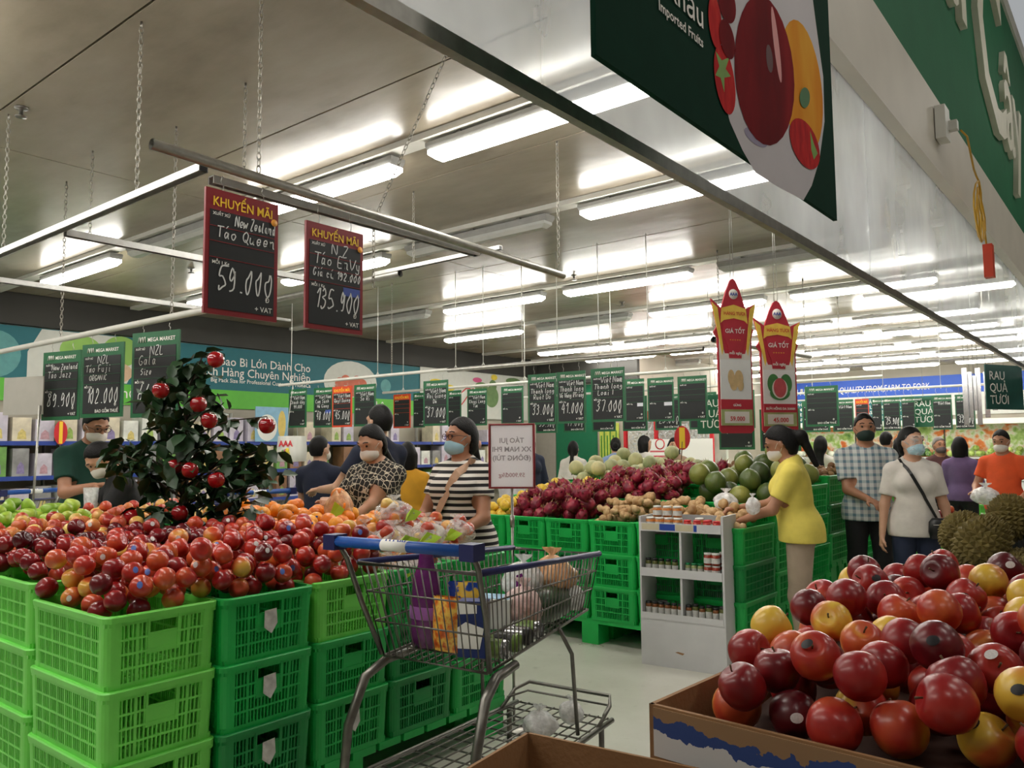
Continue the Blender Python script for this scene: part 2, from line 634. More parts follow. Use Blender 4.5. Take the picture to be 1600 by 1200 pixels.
# the high hall's lamps, out of frame above and behind the viewer
HGLOW = mat('high_bay_lamp_face', (1.0, 0.95, 0.87), 0.5, var=0, emit=HALL)
for hx, hy in ((1.6, -2.0), (1.6, 2.5), (1.6, 7.0), (1.6, 11.5), (4.8, 0.5), (4.8, 6.0)):
    t = thing('high_bay_lamp', 'square high bay lamp hung from the tall hall roof', 'lamp', (hx, hy, 5.9), 0, 'high bay lamps of the tall hall')
    MB().box((0, 0, 0.06), (1.25, 0.5, 0.1)).build('housing', HOUSING, t)
    MB().box((0, 0, 0.0), (1.2, 0.45, 0.02)).build('lamp_face', HGLOW, t)
    MB().tube([(0, 0, 0.1), (0, 0, 1.0)], 0.01, 6).build('rod', STEEL, t)

# glass smoke curtain under the edge of the low ceiling
def curtain_glass():
    m, N, L, bs = nodes_of('dusty_curtain_glass')
    N.remove(bs)
    out = N['Material Output']
    tr = N.new('ShaderNodeBsdfTransparent')
    tr.inputs[0].default_value = (0.97, 0.98, 0.98, 1)
    gl = N.new('ShaderNodeBsdfGlossy')
    gl.inputs['Roughness'].default_value = 0.06
    df = N.new('ShaderNodeBsdfTranslucent')
    df.inputs[0].default_value = (0.93, 0.96, 1.0, 1)
    dd = N.new('ShaderNodeBsdfDiffuse')
    dd.inputs[0].default_value = (0.9, 0.92, 0.95, 1)
    tc = N.new('ShaderNodeTexCoord')
    mp = N.new('ShaderNodeMapping')
    mp.inputs['Scale'].default_value = (1, 1.0, 0.6)
    L.new(tc.outputs['Object'], mp.inputs['Vector'])
    nz = N.new('ShaderNodeTexNoise')
    nz.inputs['Scale'].default_value = 1.6
    nz.inputs['Detail'].default_value = 4
    L.new(mp.outputs[0], nz.inputs['Vector'])
    mr = N.new('ShaderNodeMapRange')
    mr.inputs['From Min'].default_value = 0.35
    mr.inputs['From Max'].default_value = 0.7
    mr.inputs['To Min'].default_value = 0.24
    mr.inputs['To Max'].default_value = 0.48
    L.new(nz.outputs['Fac'], mr.inputs['Value'])
    ad = N.new('ShaderNodeMixShader')
    ad.inputs[0].default_value = 0.3
    L.new(df.outputs[0], ad.inputs[1])
    L.new(dd.outputs[0], ad.inputs[2])
    m1 = N.new('ShaderNodeMixShader')
    L.new(mr.outputs[0], m1.inputs[0])
    L.new(tr.outputs[0], m1.inputs[1])
    L.new(ad.outputs[0], m1.inputs[2])
    lw = N.new('ShaderNodeLayerWeight')
    lw.inputs[0].default_value = 0.5
    pw = N.new('ShaderNodeMath')
    pw.operation = 'POWER'
    pw.inputs[1].default_value = 3.0
    L.new(lw.outputs['Facing'], pw.inputs[0])
    fr = N.new('ShaderNodeMapRange')
    fr.inputs['To Min'].default_value = 0.04
    fr.inputs['To Max'].default_value = 0.22
    L.new(pw.outputs[0], fr.inputs['Value'])
    m2 = N.new('ShaderNodeMixShader')
    L.new(fr.outputs[0], m2.inputs[0])
    L.new(m1.outputs[0], m2.inputs[1])
    L.new(gl.outputs[0], m2.inputs[2])
    L.new(m2.outputs[0], out.inputs[0])
    return m


GLASS = curtain_glass()
curt = thing('smoke_curtain', 'hazy glass smoke curtain hanging below the edge of the low ceiling', 'glass screen', (-1.0, 0, 2.16))
edges = [-4.0, -1.2, 1.35, 3.9, 6.45, 9.0, 11.55, 14.1, 17.0, 20.0]
for a, b in zip(edges[:-1], edges[1:]):
    MB().span((-0.004, a + 0.004, 0.02), (0.004, b - 0.004, 0.88)).build('pane', GLASS, curt)
MB().span((-0.012, -4, -0.015), (0.012, 20, 0.02)).build('bottom_trim', STEEL, curt)
BROWNMETAL = mat('brown_grey_beam', rgb(128, 120, 108), 0.6, var=0.12, scale=3)
tag(MB().span((-1.04, -4, 3.03), (-0.93, 20, 3.34)).build('trim_curtain_beam', BROWNMETAL), kind='structure')

# fascia sign with white frame and raised letters
fas = thing('fascia_sign', 'long dark green fascia sign with white frame and raised white letters', 'sign', (-0.86, 0, 2.87))
MB().span((-0.04, -3, 0.0), (0.02, 14, 0.42)).build('lower_border', mat('cream_fascia', rgb(214, 208, 196), 0.5, var=0.06, scale=3), fas)
MB().span((-0.04, -3, 0.42), (0.0, 14, 2.40)).build('green_panel', mat('fascia_green', rgb(30, 108, 72), 0.7, spec=0.2, var=0.12, scale=2.5, bump=0.1), fas)
MB().span((-0.04, -3, 2.40), (0.02, 14, 2.55)).build('upper_border', WHITE, fas)
CREAMLET = mat('cream_letter', rgb(226, 224, 206), 0.5, var=0.05)
for s, ly, lz, sz in (('Tr', 3.4, 1.25, 1.6), ('ái', 4.85, 1.25, 1.6), ('C', 6.2, 0.95, 2.0), ('ây', 7.45, 0.98, 1.25)):
    o = link('letter', text_mesh(s, sz, CREAMLET, 0.02, 0.012), fas, (0.02, ly, lz))
    o.rotation_euler = (math.pi / 2, 0, math.pi / 2)
soc = thing('power_socket', 'white surface power socket on the fascia border with plug', 'socket', (-0.835, 4.72, 3.12))
MB().span((0, -0.06, -0.09), (0.05, 0.06, 0.09)).build('box', WHITE, soc)
MB().span((0.05, 0.02, -0.03), (0.09, 0.07, 0.02)).build('plug', OFFWHITE, soc)
crd = thing('extension_cord', 'coiled yellow cord with orange socket block hanging from fascia', 'cord', (-0.78, 4.82, 3.1))
YCORD = mat('yellow_cord', rgb(205, 158, 40), 0.45, var=0.08)
pts = [(0.04, 0, 0), (0.05, 0.12, 0.0), (0.04, 0.35, -0.12)]
for i in range(40):
    a = i * 0.47
    pts.append((0.04 + 0.006 * math.sin(a * 2.3), 0.42 + 0.12 * math.sin(a) + 0.006 * i * 0.4, -0.33 + 0.19 * math.cos(a) * (1 - i / 160) - i * 0.001))
pts += [(0.04, 0.62, -0.42), (0.04, 0.66, -0.52)]
MB().tube(pts, 0.0055, 6).build('cable', YCORD, crd)
MB().box((0.045, 0.68, -0.6), (0.05, 0.07, 0.2)).build('socket_block', mat('orange_red_plastic', rgb(205, 62, 32), 0.4, var=0.06), crd)

# big hanging poster of fruit
PX = -0.75
p0, p1 = at(932, 85, x=PX), at(1308, 342, x=PX)
post = thing('hanging_poster', 'big dark green hanging board printed with apple, orange and strawberries', 'poster', (PX, p0.y, p0.z))
PW = p1.y - p0.y
MB().span((-0.012, 0, 0), (0.0, PW, 1.25)).build('board', mat('poster_green', rgb(10, 52, 38), 0.8, var=0.08, spec=0.1), post)
MB().tube([(-0.006, 0.2, 1.25), (-0.006, 0.2, 4.5)], 0.004, 5).build('wire', STEEL, post)
MB().tube([(-0.006, PW - 0.2, 1.25), (-0.006, PW - 0.2, 4.5)], 0.004, 5).build('wire', STEEL, post)


def printed(parent, pix, X, name, m, lift):
    """flat printed shape on a board in plane x = X, outlined in photo pixels on that plane"""
    org = parent.location
    vs = []
    for (u, v) in pix:
        p = at(u, v, x=X)
        vs.append((lift * 0.3, p.y - org.y, p.z - org.z))
    o = MB().add(vs, [tuple(range(len(vs)))]).build(name, m, parent)
    return o


def oval(cu, cv, ru, rv, rot=0.0, n=28, dent=0):
    out = []
    for i in range(n):
        a = 2 * math.pi * i / n
        x, y = ru * math.cos(a), rv * math.sin(a)
        if dent:
            x *= 1 + dent * math.sin(a)
        out.append((cu + x * math.cos(rot) - y * math.sin(rot), cv + x * math.sin(rot) + y * math.cos(rot)))
    return out


WP = mat('poster_pale_ground', rgb(205, 200, 206), 0.6, var=0.08, scale=3)
printed(post, [(1112, -60), (1262, -60), (1275, 40), (1286, 120), (1288, 190), (1280, 250), (1268, 290), (1255, 313), (1215, 292), (1180, 270), (1160, 235), (1140, 190), (1122, 120)], PX, 'pale_ground', WP, 0.002)
APR = fruit_mat('printed_apple_red', [(0.2, rgb(70, 6, 14)), (0.5, rgb(120, 12, 22)), (0.8, rgb(160, 30, 34))], 0.8, scale=5, obj=0.0, coat=0.0, spec=0.15)
ORP = fruit_mat('printed_orange', [(0.2, rgb(210, 110, 30)), (0.5, rgb(232, 150, 40)), (0.8, rgb(244, 190, 70))], 0.8, scale=5, obj=0.0, coat=0.0, spec=0.15)
STR = fruit_mat('printed_strawberry', [(0.2, rgb(150, 20, 30)), (0.6, rgb(205, 44, 44)), (0.9, rgb(225, 90, 70))], 0.8, scale=30, obj=0.0, coat=0.0, spec=0.15)
LFP = mat('printed_leaf_green', rgb(120, 165, 60), 0.6, var=0.2)
SHP = mat('printed_shadow_violet', rgb(150, 142, 170), 0.6, var=0.1)
printed(post, oval(1180, 215, 22, 9, 0.7), PX, 'printed_shade', SHP, 0.004)
printed(post, oval(1252, 135, 31, 105, -0.12), PX, 'printed_orange', ORP, 0.004)
printed(post, oval(1193, 110, 46, 118, -0.08, dent=0.06), PX, 'printed_apple', APR, 0.006)
printed(post, oval(1201, 92, 5, 22, -0.1), PX, 'printed_apple_hollow', mat('printed_dark_red', rgb(80, 10, 18), 0.6, var=0), 0.008)
printed(post, oval(1212, 70, 4, 60, -0.12), PX, 'printed_shine', mat('printed_shine_pink', rgb(226, 150, 150), 0.6, var=0), 0.007)
printed(post, oval(1131, 125, 15, 55, -0.15), PX, 'printed_strawberry', STR, 0.008)
printed(post, oval(1256, 225, 20, 42, -0.35), PX, 'printed_strawberry', STR, 0.009)
printed(post, oval(1116, 35, 10, 42, -0.1), PX, 'printed_strawberry', STR, 0.009)
printed(post, oval(1134, 62, 11, 32, -0.2), PX, 'printed_cherry', APR, 0.012)
printed(post, oval(1134, 4, 13, 34, -0.2), PX, 'printed_cherry', APR, 0.009)
printed(post, [(1116, 80), (1126, 95), (1138, 90), (1132, 108), (1140, 120), (1130, 122), (1130, 145), (1124, 122), (1116, 118), (1122, 104)], PX, 'printed_leaf', LFP, 0.010)
printed(post, oval(1256, 153, 8, 16), PX, 'printed_leaf', mat('printed_leaf_dark', rgb(50, 110, 50), 0.6, var=0.1), 0.010)
printed(post, [(1264, 205), (1270, 225), (1276, 240), (1270, 250), (1266, 235)], PX, 'printed_leaf', LFP, 0.011)
for s, ua, va, ub, vb, sz in (('Trái cây', 985, -122, 1096, -27, 0.2), ('nhập khẩu', 965, -74, 1097, 38, 0.2), ('Imported Fruits', 1027, 15, 1097, 74, 0.062)):
    qa, qb = at(ua, va, x=PX), at(ub, vb, x=PX)
    me = text_mesh(s, sz, WHITEPRINT, 0, 0.001)
    wid = max(v.co.x for v in me.vertices)
    o = link('lettering', me, post, (0.003, qa.y - p0.y, qa.z - p0.z))
    o.rotation_euler = (math.pi / 2, 0, math.pi / 2)
    k = (qb.y - qa.y) / wid
    o.scale = (k, k, 1)

# ------------------------------------------------------------------ pipes, rails, chains
def chain_mesh(length, link_len=0.034, r=0.0026, w=0.009, m=None):
    """a chain of real links hanging down from the origin"""
    mb = MB()
    n = max(2, int(length / (link_len * 0.78)))
    step = length / n
    for i in range(n):
        zc = -step * (i + 0.5)
        a = (i % 2) * math.pi / 2
        pts = []
        for k in range(8):
            t = 2 * math.pi * k / 8
            x = w * math.cos(t)
            z = step * 0.62 * math.sin(t)
            pts.append((x * math.cos(a), x * math.sin(a), zc + z))
        mb.tube(pts, r, 4, closed=True)
    return mb.mesh('links', m or CHAINM)


def chain(top, bottom, label, m=None, r=0.0026):
    top, bottom = Vector(top), Vector(bottom)
    t = thing('hanging_chain', label, 'chain', top, 0, 'chains that hold the sign rails')
    d = bottom - top
    o = link('links', chain_mesh(d.length, m=m, r=r), t)
    o.rotation_euler = Vector((0, 0, -1)).rotation_difference(d.normalized()).to_euler()
    MB().tube([(0, 0, 0.0), (0, 0, -0.03)], 0.006, 6).build('ceiling_hook', DSTEEL, t)
    return t


def pipe(name, a, b, r, m, label, cat='pipe', hooks=0):
    a, b = Vector(a), Vector(b)
    t = thing(name, label, cat, a)
    d = b - a
    mb = MB()
    n = 12
    # hollow end: outer tube, inner dark tube
    mb.tube([(0, 0, 0), tuple(d)], r, n, caps=False)
    mb.tube([tuple(d), (0, 0, 0)], r * 0.8, n, caps=False)
    dn = d.normalized()
    mb.build('tube', m, t)
    for e, s in ((Vector((0, 0, 0)), 1), (d, -1)):
        MB().tube([e + dn * 0.02 * s, e + dn * 0.03 * s], r * 0.8, n).build('end_plug', BLACK, t)
    return t


def rail(a, b, label, w=0.035, h=0.03):
    a, b = Vector(a), Vector(b)
    t = thing('aluminium_rail', label, 'rail', a)
    d = b - a
    L = d.length
    M = Matrix.Rotation(math.atan2(d.y, d.x), 3, 'Z')
    mb = MB()
    for z, hh, ww, yo in ((h / 2, 0.006, w, 0), (0, h, 0.005, w / 2), (0, h, 0.005, -w / 2)):
        mb.box(M @ Vector((L / 2, yo, z)), (L, ww, hh), 0, M)
    mb.build('channel', ALU, t)
    MB().box(M @ Vector((L - 0.004, 0, 0)), (0.01, w * 0.9, h * 0.9), 0, M).build('end_cap', BLACK, t)
    return t


pipe('hanging_pipe', (-2.8, 1.39, 2.52), (-2.8, 3.99, 2.46), 0.021, STEEL, 'grey steel pipe holding the two red chalk price boards')
rail((-6.1, 1.63, 2.51), (-2.86, 1.63, 2.51), 'long white aluminium rail meeting the pipe above the red boards')
rail((-2.855, 1.66, 2.468), (-2.855, 3.25, 2.44), 'aluminium rail running close under the steel pipe')
rail((-4.2, 1.66, 2.495), (-4.2, 3.3, 2.495), 'aluminium cross rail behind the first red board')
rail((-5.7, 1.5, 2.5), (-5.7, 3.9, 2.5), 'aluminium cross rail above the green apple boards')
rail((-6.3, 1.5, 2.62), (-6.3, 4.5, 2.62), 'thin aluminium rail high over the pear display', 0.02, 0.02)
pipe('hanging_pipe', (-7.6, 2.32, 2.19), (-3.98, 2.32, 2.17), 0.02, OFFWHITE, 'white pipe holding the green apple price boards')
pipe('hanging_pipe', (-6.0, 4.0, 2.69), (-4.27, 4.0, 2.69), 0.026, STEEL, 'short grey pipe behind the second red board')
rail((-4.6, 4.05, 2.74), (-3.35, 4.05, 2.74), 'short aluminium rail beside the grey pipe end', 0.03, 0.025)
pipe('hanging_pipe', (-8.9, 6.2, 2.25), (-5.87, 6.2, 2.25), 0.018, OFFWHITE, 'white pipe over the citrus boards')
pipe('hanging_pipe', (-5.87, 6.2, 2.24), (-2.93, 6.2, 2.22), 0.022, STEEL, 'grey pipe over the dragon fruit boards')
pipe('hanging_pipe', (-8.9, 8.0, 2.24), (-2.9, 8.0, 2.24), 0.018, OFFWHITE, 'white pipe over the second line of small boards')
pipe('hanging_pipe', (-8.5, 10.5, 2.25), (-2.6, 10.5, 2.25), 0.018, OFFWHITE, 'white pipe over the third line of small boards')
pipe('hanging_pipe', (-5.9, 13.0, 2.25), (-1.6, 13.0, 2.25), 0.018, OFFWHITE, 'white pipe over the vegetable boards')
pipe('hanging_pipe', (-3.25, 7.1, 2.42), (-3.05, 9.2, 2.42), 0.03, STEEL, 'slanting grey pipe end behind the tall promotional boards')

WHITECHAIN = mat('pale_chain', rgb(150, 146, 136), 0.5, metal=0.6, var=0.15, scale=40)
CZ = 3.30


def vchain(u, v, label, m=None, r=0.0026, **k):
    p = at(u, v, **k)
    return chain((p.x, p.y, CZ), p, label, m, r)


vchain(404, 270, 'dark chain holding the steel pipe beside the first red board', x=-2.8)
vchain(873, 421, 'pale chain with tied string at the pipe end', WHITECHAIN, x=-2.8)
vchain(213, 309, 'pale chain on the long aluminium rail', WHITECHAIN, y=1.63)
vchain(5, 388, 'pale chain at the outer end of the long aluminium rail', WHITECHAIN, y=1.63)
vchain(268, 494, 'long bright chain down to the white pipe of the apple boards', WHITECHAIN, y=2.32)
vchain(95, 528, 'chain down to the white pipe near the outermost apple board', CHAINM, y=2.32)
vchain(612, 586, 'long bright chain down to the white citrus pipe', WHITECHAIN, y=6.2)
vchain(646, 408, 'pale chain on the short aluminium rail', WHITECHAIN, y=4.05)
p = at(145, 236, z=CZ)
chain(p, p - Vector((0, 0, 0.55)), 'short dark loose chain hanging over the pears')
p = at(384, 130, z=CZ)
chain(p, p - Vector((0, 0, 0.5)), 'short dark loose chain near the steel pipe')
chain(at(703, 72, z=CZ), at(584, 345, x=-3.1), 'dark chain pulled aslant towards the second red board')
p = at(584, 345, x=-3.1)
chain(p, p - Vector((0, 0, 0.35)), 'loose dark chain end behind the second red board')
STRING = mat('white_string', rgb(220, 220, 212), 0.6, var=0.05)


def string(u, v, label, **k):
    p = at(u, v, **k)
    t = thing('hanging_string', label, 'string', (p.x, p.y, CZ), 0, 'strings that hold the sign pipes')
    MB().tube([(0, 0, 0), (0, 0, p.z - CZ)], 0.004, 5).build('cord', STRING, t)
    MB().tube([(0, 0, p.z - CZ - 0.01), (0.02, 0, p.z - CZ + 0.02), (0, 0, p.z - CZ + 0.05), (-0.02, 0, p.z - CZ + 0.02)], 0.004, 5, closed=True).build('knot', STRING, t)


for u, v in ((455, 597), (590, 588), (712, 578), (755, 574), (816, 570), (871, 566), (936, 561), (1013, 555)):
    string(u, v, 'thin white string tied to the long grey and white pipe', y=6.2)
for u, v in ((630, 611), (820, 594), (955, 585), (1040, 580)):
    string(u, v, 'thin white string tied to the second white pipe', y=8.0)
for u, v in ((1270, 620), (1380, 612), (1470, 606)):
    string(u, v, 'thin white string tied to the vegetable sign pipe', y=13.0)
for q in ((-3.23, 7.2), (-3.06, 9.1)):
    chain((q[0], q[1], CZ), (q[0], q[1], 2.44), 'dark chain holding the slanting grey pipe')
for xx in (-8.2, -6.5, -4.8, -3.1):
    chain((xx, 10.5, CZ), (xx, 10.5, 2.265), 'far chain holding the third white pipe')
for u, v in ((33, 176), (299, 423), (897, 434), (972, 475), (1075, 486)):
    p = at(u, v, z=3.27)
    t = thing('sprinkler_head', 'small metal sprinkler head on the ceiling', 'sprinkler', (p.x, p.y, 3.30), 0, 'ceiling sprinklers')
    MB().lathe([(0.0, 0.0), (0.035, 0.0), (0.035, -0.008), (0.012, -0.014), (0.012, -0.04), (0.0, -0.042)], 12).build('escutcheon', DSTEEL, t)
    MB().lathe([(0.0, -0.052), (0.03, -0.05), (0.03, -0.056), (0.0, -0.058)], 10).build('deflector', DSTEEL, t)

# ------------------------------------------------------------------ chalk price boards
import unicodedata
RND = random.Random(3)


def write(mb, s, x, z, size, w, maxw=None):
    """chalk writing with accents, squeezed to fit a width"""
    u = size / 7.0
    flat = unicodedata.normalize('NFD', s.replace('Đ', 'D').replace('đ', 'd'))
    adv = lambda ch: 6.6 if ch not in 'il.1I t' else 4.2
    width = sum(adv(ch) for ch in flat if not unicodedata.combining(ch)) * u
    sq = 0.8 if not maxw else min(0.8, maxw / width)
    s2, marks, cx = '', [], x
    for ch in flat:
        if unicodedata.combining(ch):
            marks.append(cx - u * 2.2 * sq / 0.8)
            continue
        s2 += ch
        cx += u * sq * adv(ch)
    chalk(mb, s2, x, z, size, RND, w, sq=sq)
    for mx in marks:
        mb.add([(mx - u, 0, z + 6.4 * u), (mx - 0.5 * u, 0, z + 6.2 * u), (mx + 1.0 * u, 0, z + 8.0 * u), (mx + 0.4 * u, 0, z + 8.2 * u)], [(0, 1, 2, 3)])


def price_board(loc, rz, w, h, style, rows, price, label, group, pipe_z, foot='+ VAT', sticker=None, unit='MỖI 1 Kg', dot=False, detail=2):
    """style green / red: frame and header colour; rows are chalk lines, price the big chalk number"""
    t = thing('price_board', label, 'price sign', loc, rz, group)
    fm = {'green': SIGNGREEN, 'red': DKRED, 'orange': ORANGEF}[style]
    MB().span((-w / 2, 0, -h), (w / 2, 0.012, 0)).build('frame', fm, t)
    b = w * 0.055
    MB().span((-w / 2 + b, -0.002, -h + b * 1.2), (w / 2 - b, 0.0, -h * 0.17)).build('slate', SLATE, t)
    mb = MB()
    for fz in (0.30, 0.42, 0.55):
        mb.span((-w / 2 + b, -0.0035, -h * fz - 0.001), (w / 2 - b, -0.002, -h * fz + 0.0015))
    mb.build('ruled_lines', fm, t)
    if detail > 0:
        if style == 'green':
            o = link('header_lettering', text_mesh('MEGA MARKET', h * 0.066, WHITEPRINT, 0, 0.0004), t, (-w * 0.16, -0.003, -h * 0.115))
            o.rotation_euler = (math.pi / 2, 0, 0)
            mb = MB()
            for k in range(3):
                x0 = -w * 0.36 + k * w * 0.055
                mb.tube([(x0, -0.003, -h * 0.12), (x0 + w * 0.015, -0.003, -h * 0.06), (x0 + w * 0.035, -0.003, -h * 0.055), (x0 + w * 0.05, -0.003, -h * 0.12)], 0.003, 4)
            mb.build('logo_arches', WHITEPRINT, t)
        else:
            o = link('header_lettering', text_mesh('KHUYẾN MÃI', h * 0.105, YELLOWPRINT, 0, 0.0007, 'CENTER'), t, (0, -0.003, -h * 0.135))
            o.rotation_euler = (math.pi / 2, 0, 0)
            o.scale = (0.86 * w / (h * 0.66), 1, 1)
        for s, x, z, sz in (('XUẤT XỨ', -w * 0.41, -h * 0.21, h * 0.034), (unit, -w * 0.41, -h * 0.60, h * 0.038), ('Đ', w * 0.32, -h * 0.85, h * 0.055), (foot, w * 0.42, -h * 0.935, h * 0.06)):
            o = link('printed_words', text_mesh(s, sz, WHITEPRINT, 0, 0.0003, 'RIGHT' if s == foot else 'LEFT'), t, (x, -0.003, z))
            o.rotation_euler = (math.pi / 2, 0, 0)
    mb = MB()
    zz = (0.26, 0.375, 0.49)
    for (s, sz, xo), f in zip(rows, zz):
        write(mb, s, -w * 0.40 + xo * w, -h * f - h * 0.01, h * sz, 0.0045, w * (0.85 - xo))
    if price:
        write(mb, price, -w * 0.36, -h * 0.80, h * 0.19, 0.006, w * 0.78)
    if mb.v:
        o = mb.build('chalk_writing', CHALK, t)
        o.location = (0, -0.004, 0)
    if sticker:
        MB().span((w * 0.14, -0.003, -h * 0.645), (w * 0.44, -0.002, -h * 0.565)).build('sticker', sticker, t)
    if dot:
        MB().lathe([(0, 0), (w * 0.045, 0), (w * 0.045, 0.002), (0, 0.002)], 14, 0, Matrix.Rotation(math.pi / 2, 3, 'X')).build('round_sticker', ORANGED, t, (w * 0.43, -0.005, -h * 0.165))
    hz = pipe_z - 0.026 - loc[2] if pipe_z < 3 else pipe_z - loc[2]
    if hz > 0.01:
        for s in (-1, 1):
            MB().tube([(s * w * 0.28, 0.006, -0.01), (s * w * 0.28 + 0.006, 0.006, hz * 0.4), (s * w * 0.28 - 0.006, 0.006, hz * 0.6), (s * w * 0.28, 0.006, hz)], 0.002, 4).build('wire_hook', STEEL, t)
    return t


ORANGEF = mat('orange_red_frame', rgb(205, 66, 34), 0.5, var=0.06)
ORANGED = mat('orange_dot', rgb(236, 160, 60), 0.5, var=0.0)
BLUESTK = mat('blue_sticker', rgb(62, 82, 160), 0.5, var=0.1, scale=40)
WSTK = mat('pale_sticker', rgb(215, 215, 225), 0.5, var=0.05)
H90 = math.pi / 2
price_board((-2.79, 1.765, 2.415), H90, 0.325, 0.49, 'red', [('New Zealand', 0.085, 0.28), ('Táo Queen', 0.09, 0.03)], '59.000', 'red framed chalk board reading New Zealand Tao Queen 59.000', None, 2.5, dot=True)
price_board((-2.79, 2.225, 2.385), H90, 0.315, 0.465, 'red', [('N Z', 0.10, 0.32), ('Táo EnVy', 0.105, 0.02), ('Giá cũ 192.000', 0.075, 0.0)], '135.900',
            'red framed chalk board reading NZ Tao Envy 135.900 with blue sticker', None, 2.49, sticker=BLUESTK, dot=True)
ga = 'green chalk boards over the apples'
price_board((-5.80, 2.30, 2.09), 0.24, 0.38, 0.47, 'green', [('New Zealand', 0.075, 0.15), ('Táo Jazz', 0.09, 0.05)], '89.900', 'green chalk board reading Tao Jazz 89.900', ga, 2.17)
price_board((-5.19, 2.30, 2.09), 0.24, 0.38, 0.47, 'green', [('NZL', 0.10, 0.3), ('Táo Fuji', 0.09, 0.0), ('ORGANIC', 0.07, 0.1)], '102.000', 'green chalk board reading Tao Fuji Organic 102.000', ga, 2.17, foot='BAO GỒM THUẾ')
price_board((-4.52, 2.30, 2.10), 0.24, 0.38, 0.50, 'green', [('NZL', 0.10, 0.3), ('Gala', 0.11, 0.05), ('Size', 0.07, 0.1)], '66.000', 'green chalk board reading NZL Gala above the apple tree', ga, 2.17)
gb = 'chalk boards over the citrus and dragon fruit'
for u0, u1, v0, st, rows, pr, lab, stk in (
        (452, 478, 609, 'green', [('Viêt Nam', 0.09, 0.2), ('Chanh dây', 0.09, 0.0), ('99.000', 0.08, 0.2)], '', 'small green board reading Viet Nam Chanh day', None),
        (491, 519, 607, 'green', [('Viêt Nam', 0.09, 0.2), ('Cam Sành', 0.09, 0.0), ('Hà Giang', 0.08, 0.1)], '48.000', 'small green board reading Cam Sanh 48.000', BLUESTK),
        (520, 549, 605, 'orange', [('Viêt Nam', 0.09, 0.2), ('Quýt Duòng', 0.09, 0.0)], '45.000', 'small orange framed board reading Quyt Duong 45.000', None),
        (554, 586, 602, 'green', [('Viêt Nam', 0.09, 0.2), ('So Ri', 0.10, 0.2)], '', 'small green board reading So Ri above the tall man', None),
        (662, 699, 596, 'green', [('Viêt Nam', 0.09, 0.2), ('Roi Giông', 0.10, 0.05), ('Dá', 0.08, 0.3)], '37.000', 'green board reading Roi Giong 37.000', None),
        (825, 868, 586, 'green', [('Viêt Nam', 0.10, 0.2), ('Thanh long', 0.09, 0.0), ('Ruôt Dó', 0.09, 0.1)], '33.000', 'green board reading Thanh long Ruot Do 33.000', None),
        (870, 914, 582, 'green', [('Viêt Nam', 0.09, 0.25), ('Thanh long', 0.10, 0.0), ('Vó Vàng RTráng', 0.085, 0.0)], '41.000', 'green board reading Thanh long Vo Vang 41.000', None),
        (923, 975, 577, 'green', [('Viêt Nam', 0.11, 0.2), ('Thanh long', 0.09, 0.0), ('Loai I', 0.09, 0.1)], '37.000', 'green board reading Thanh long Loai I 37.000', None)):
    a, b = at(u0, v0, y=6.2), at(u1, v0, y=6.2)
    price_board(((a.x + b.x) / 2, 6.2, a.z), 0.05, abs(b.x - a.x) * 0.98, 0.49, st, rows, pr, lab, gb, 2.23, sticker=stk)
gc = 'small chalk boards on the second pipe'
for u0, u1, st, rows, pr, lab, stk in (
        (615, 641, 'orange', [], '', 'small blank orange framed board', None), (646, 663, 'green', [], '', 'narrow blank green board beside the Roi Giong board', None),
        (700, 720, 'green', [], '', 'blank green board in front of the red scribbled poster', None), (730, 760, 'green', [('Viêt Nam', 0.09, 0.2), ('Khoai Lang', 0.09, 0.0), ('Tím', 0.09, 0.2)], '', 'small green board reading Khoai Lang', None),
        (783, 817, 'green', [], '', 'small green board with empty lines above the sign stand', None), (976, 1006, 'green', [], '', 'blank green board with pale sticker beside the 37.000 board', WSTK),
        (1011, 1052, 'green', [], '', 'blank green board with a white strip sticker', WSTK), (1058, 1104, 'green', [], '', 'blank green board beside the fresh produce panel', None),
        (1122, 1178, 'green', [], '', 'blank dark board below the ginger promotion board', None), (1186, 1250, 'green', [], '', 'blank dark board below the pomelo promotion board', None)):
    v0 = 612 - (u0 - 615) * 0.052 if u0 < 1110 else 640
    yy = 8.0 if u0 < 1110 else 9.2
    a, b = at(u0, v0, y=yy), at(u1, v0, y=yy)
    price_board(((a.x + b.x) / 2, yy, min(a.z, 2.2)), 0.04, abs(b.x - a.x) * 0.97, 0.49, st, rows, pr, lab, gc, 2.24 if yy == 8.0 else 3.3, foot='+ VAT', sticker=stk)
gd = 'small chalk boards on the third pipe'
rows3 = [([('35.900', 0.09, 0.1)], '35.900'), ([('Tím', 0.09, 0.1)], '47.000'), ([], ''), ([], ''), ([('Bo', 0.1, 0.2)], '25.000'), ([], ''), ([('Mang', 0.1, 0.1)], '52.000'), ([], ''), ([], '')]
for i, (r3, pr) in enumerate(rows3):
    price_board((-7.75 + i * 0.55, 10.5, 2.17), 0, 0.42, 0.52, 'green', r3, pr, 'far green chalk board on the third pipe' + (' with a chalked price' if pr else ' left blank'), gd, 2.25, detail=1, foot='BAO GỒM THUẾ')
ge = 'chalk boards over the vegetables'
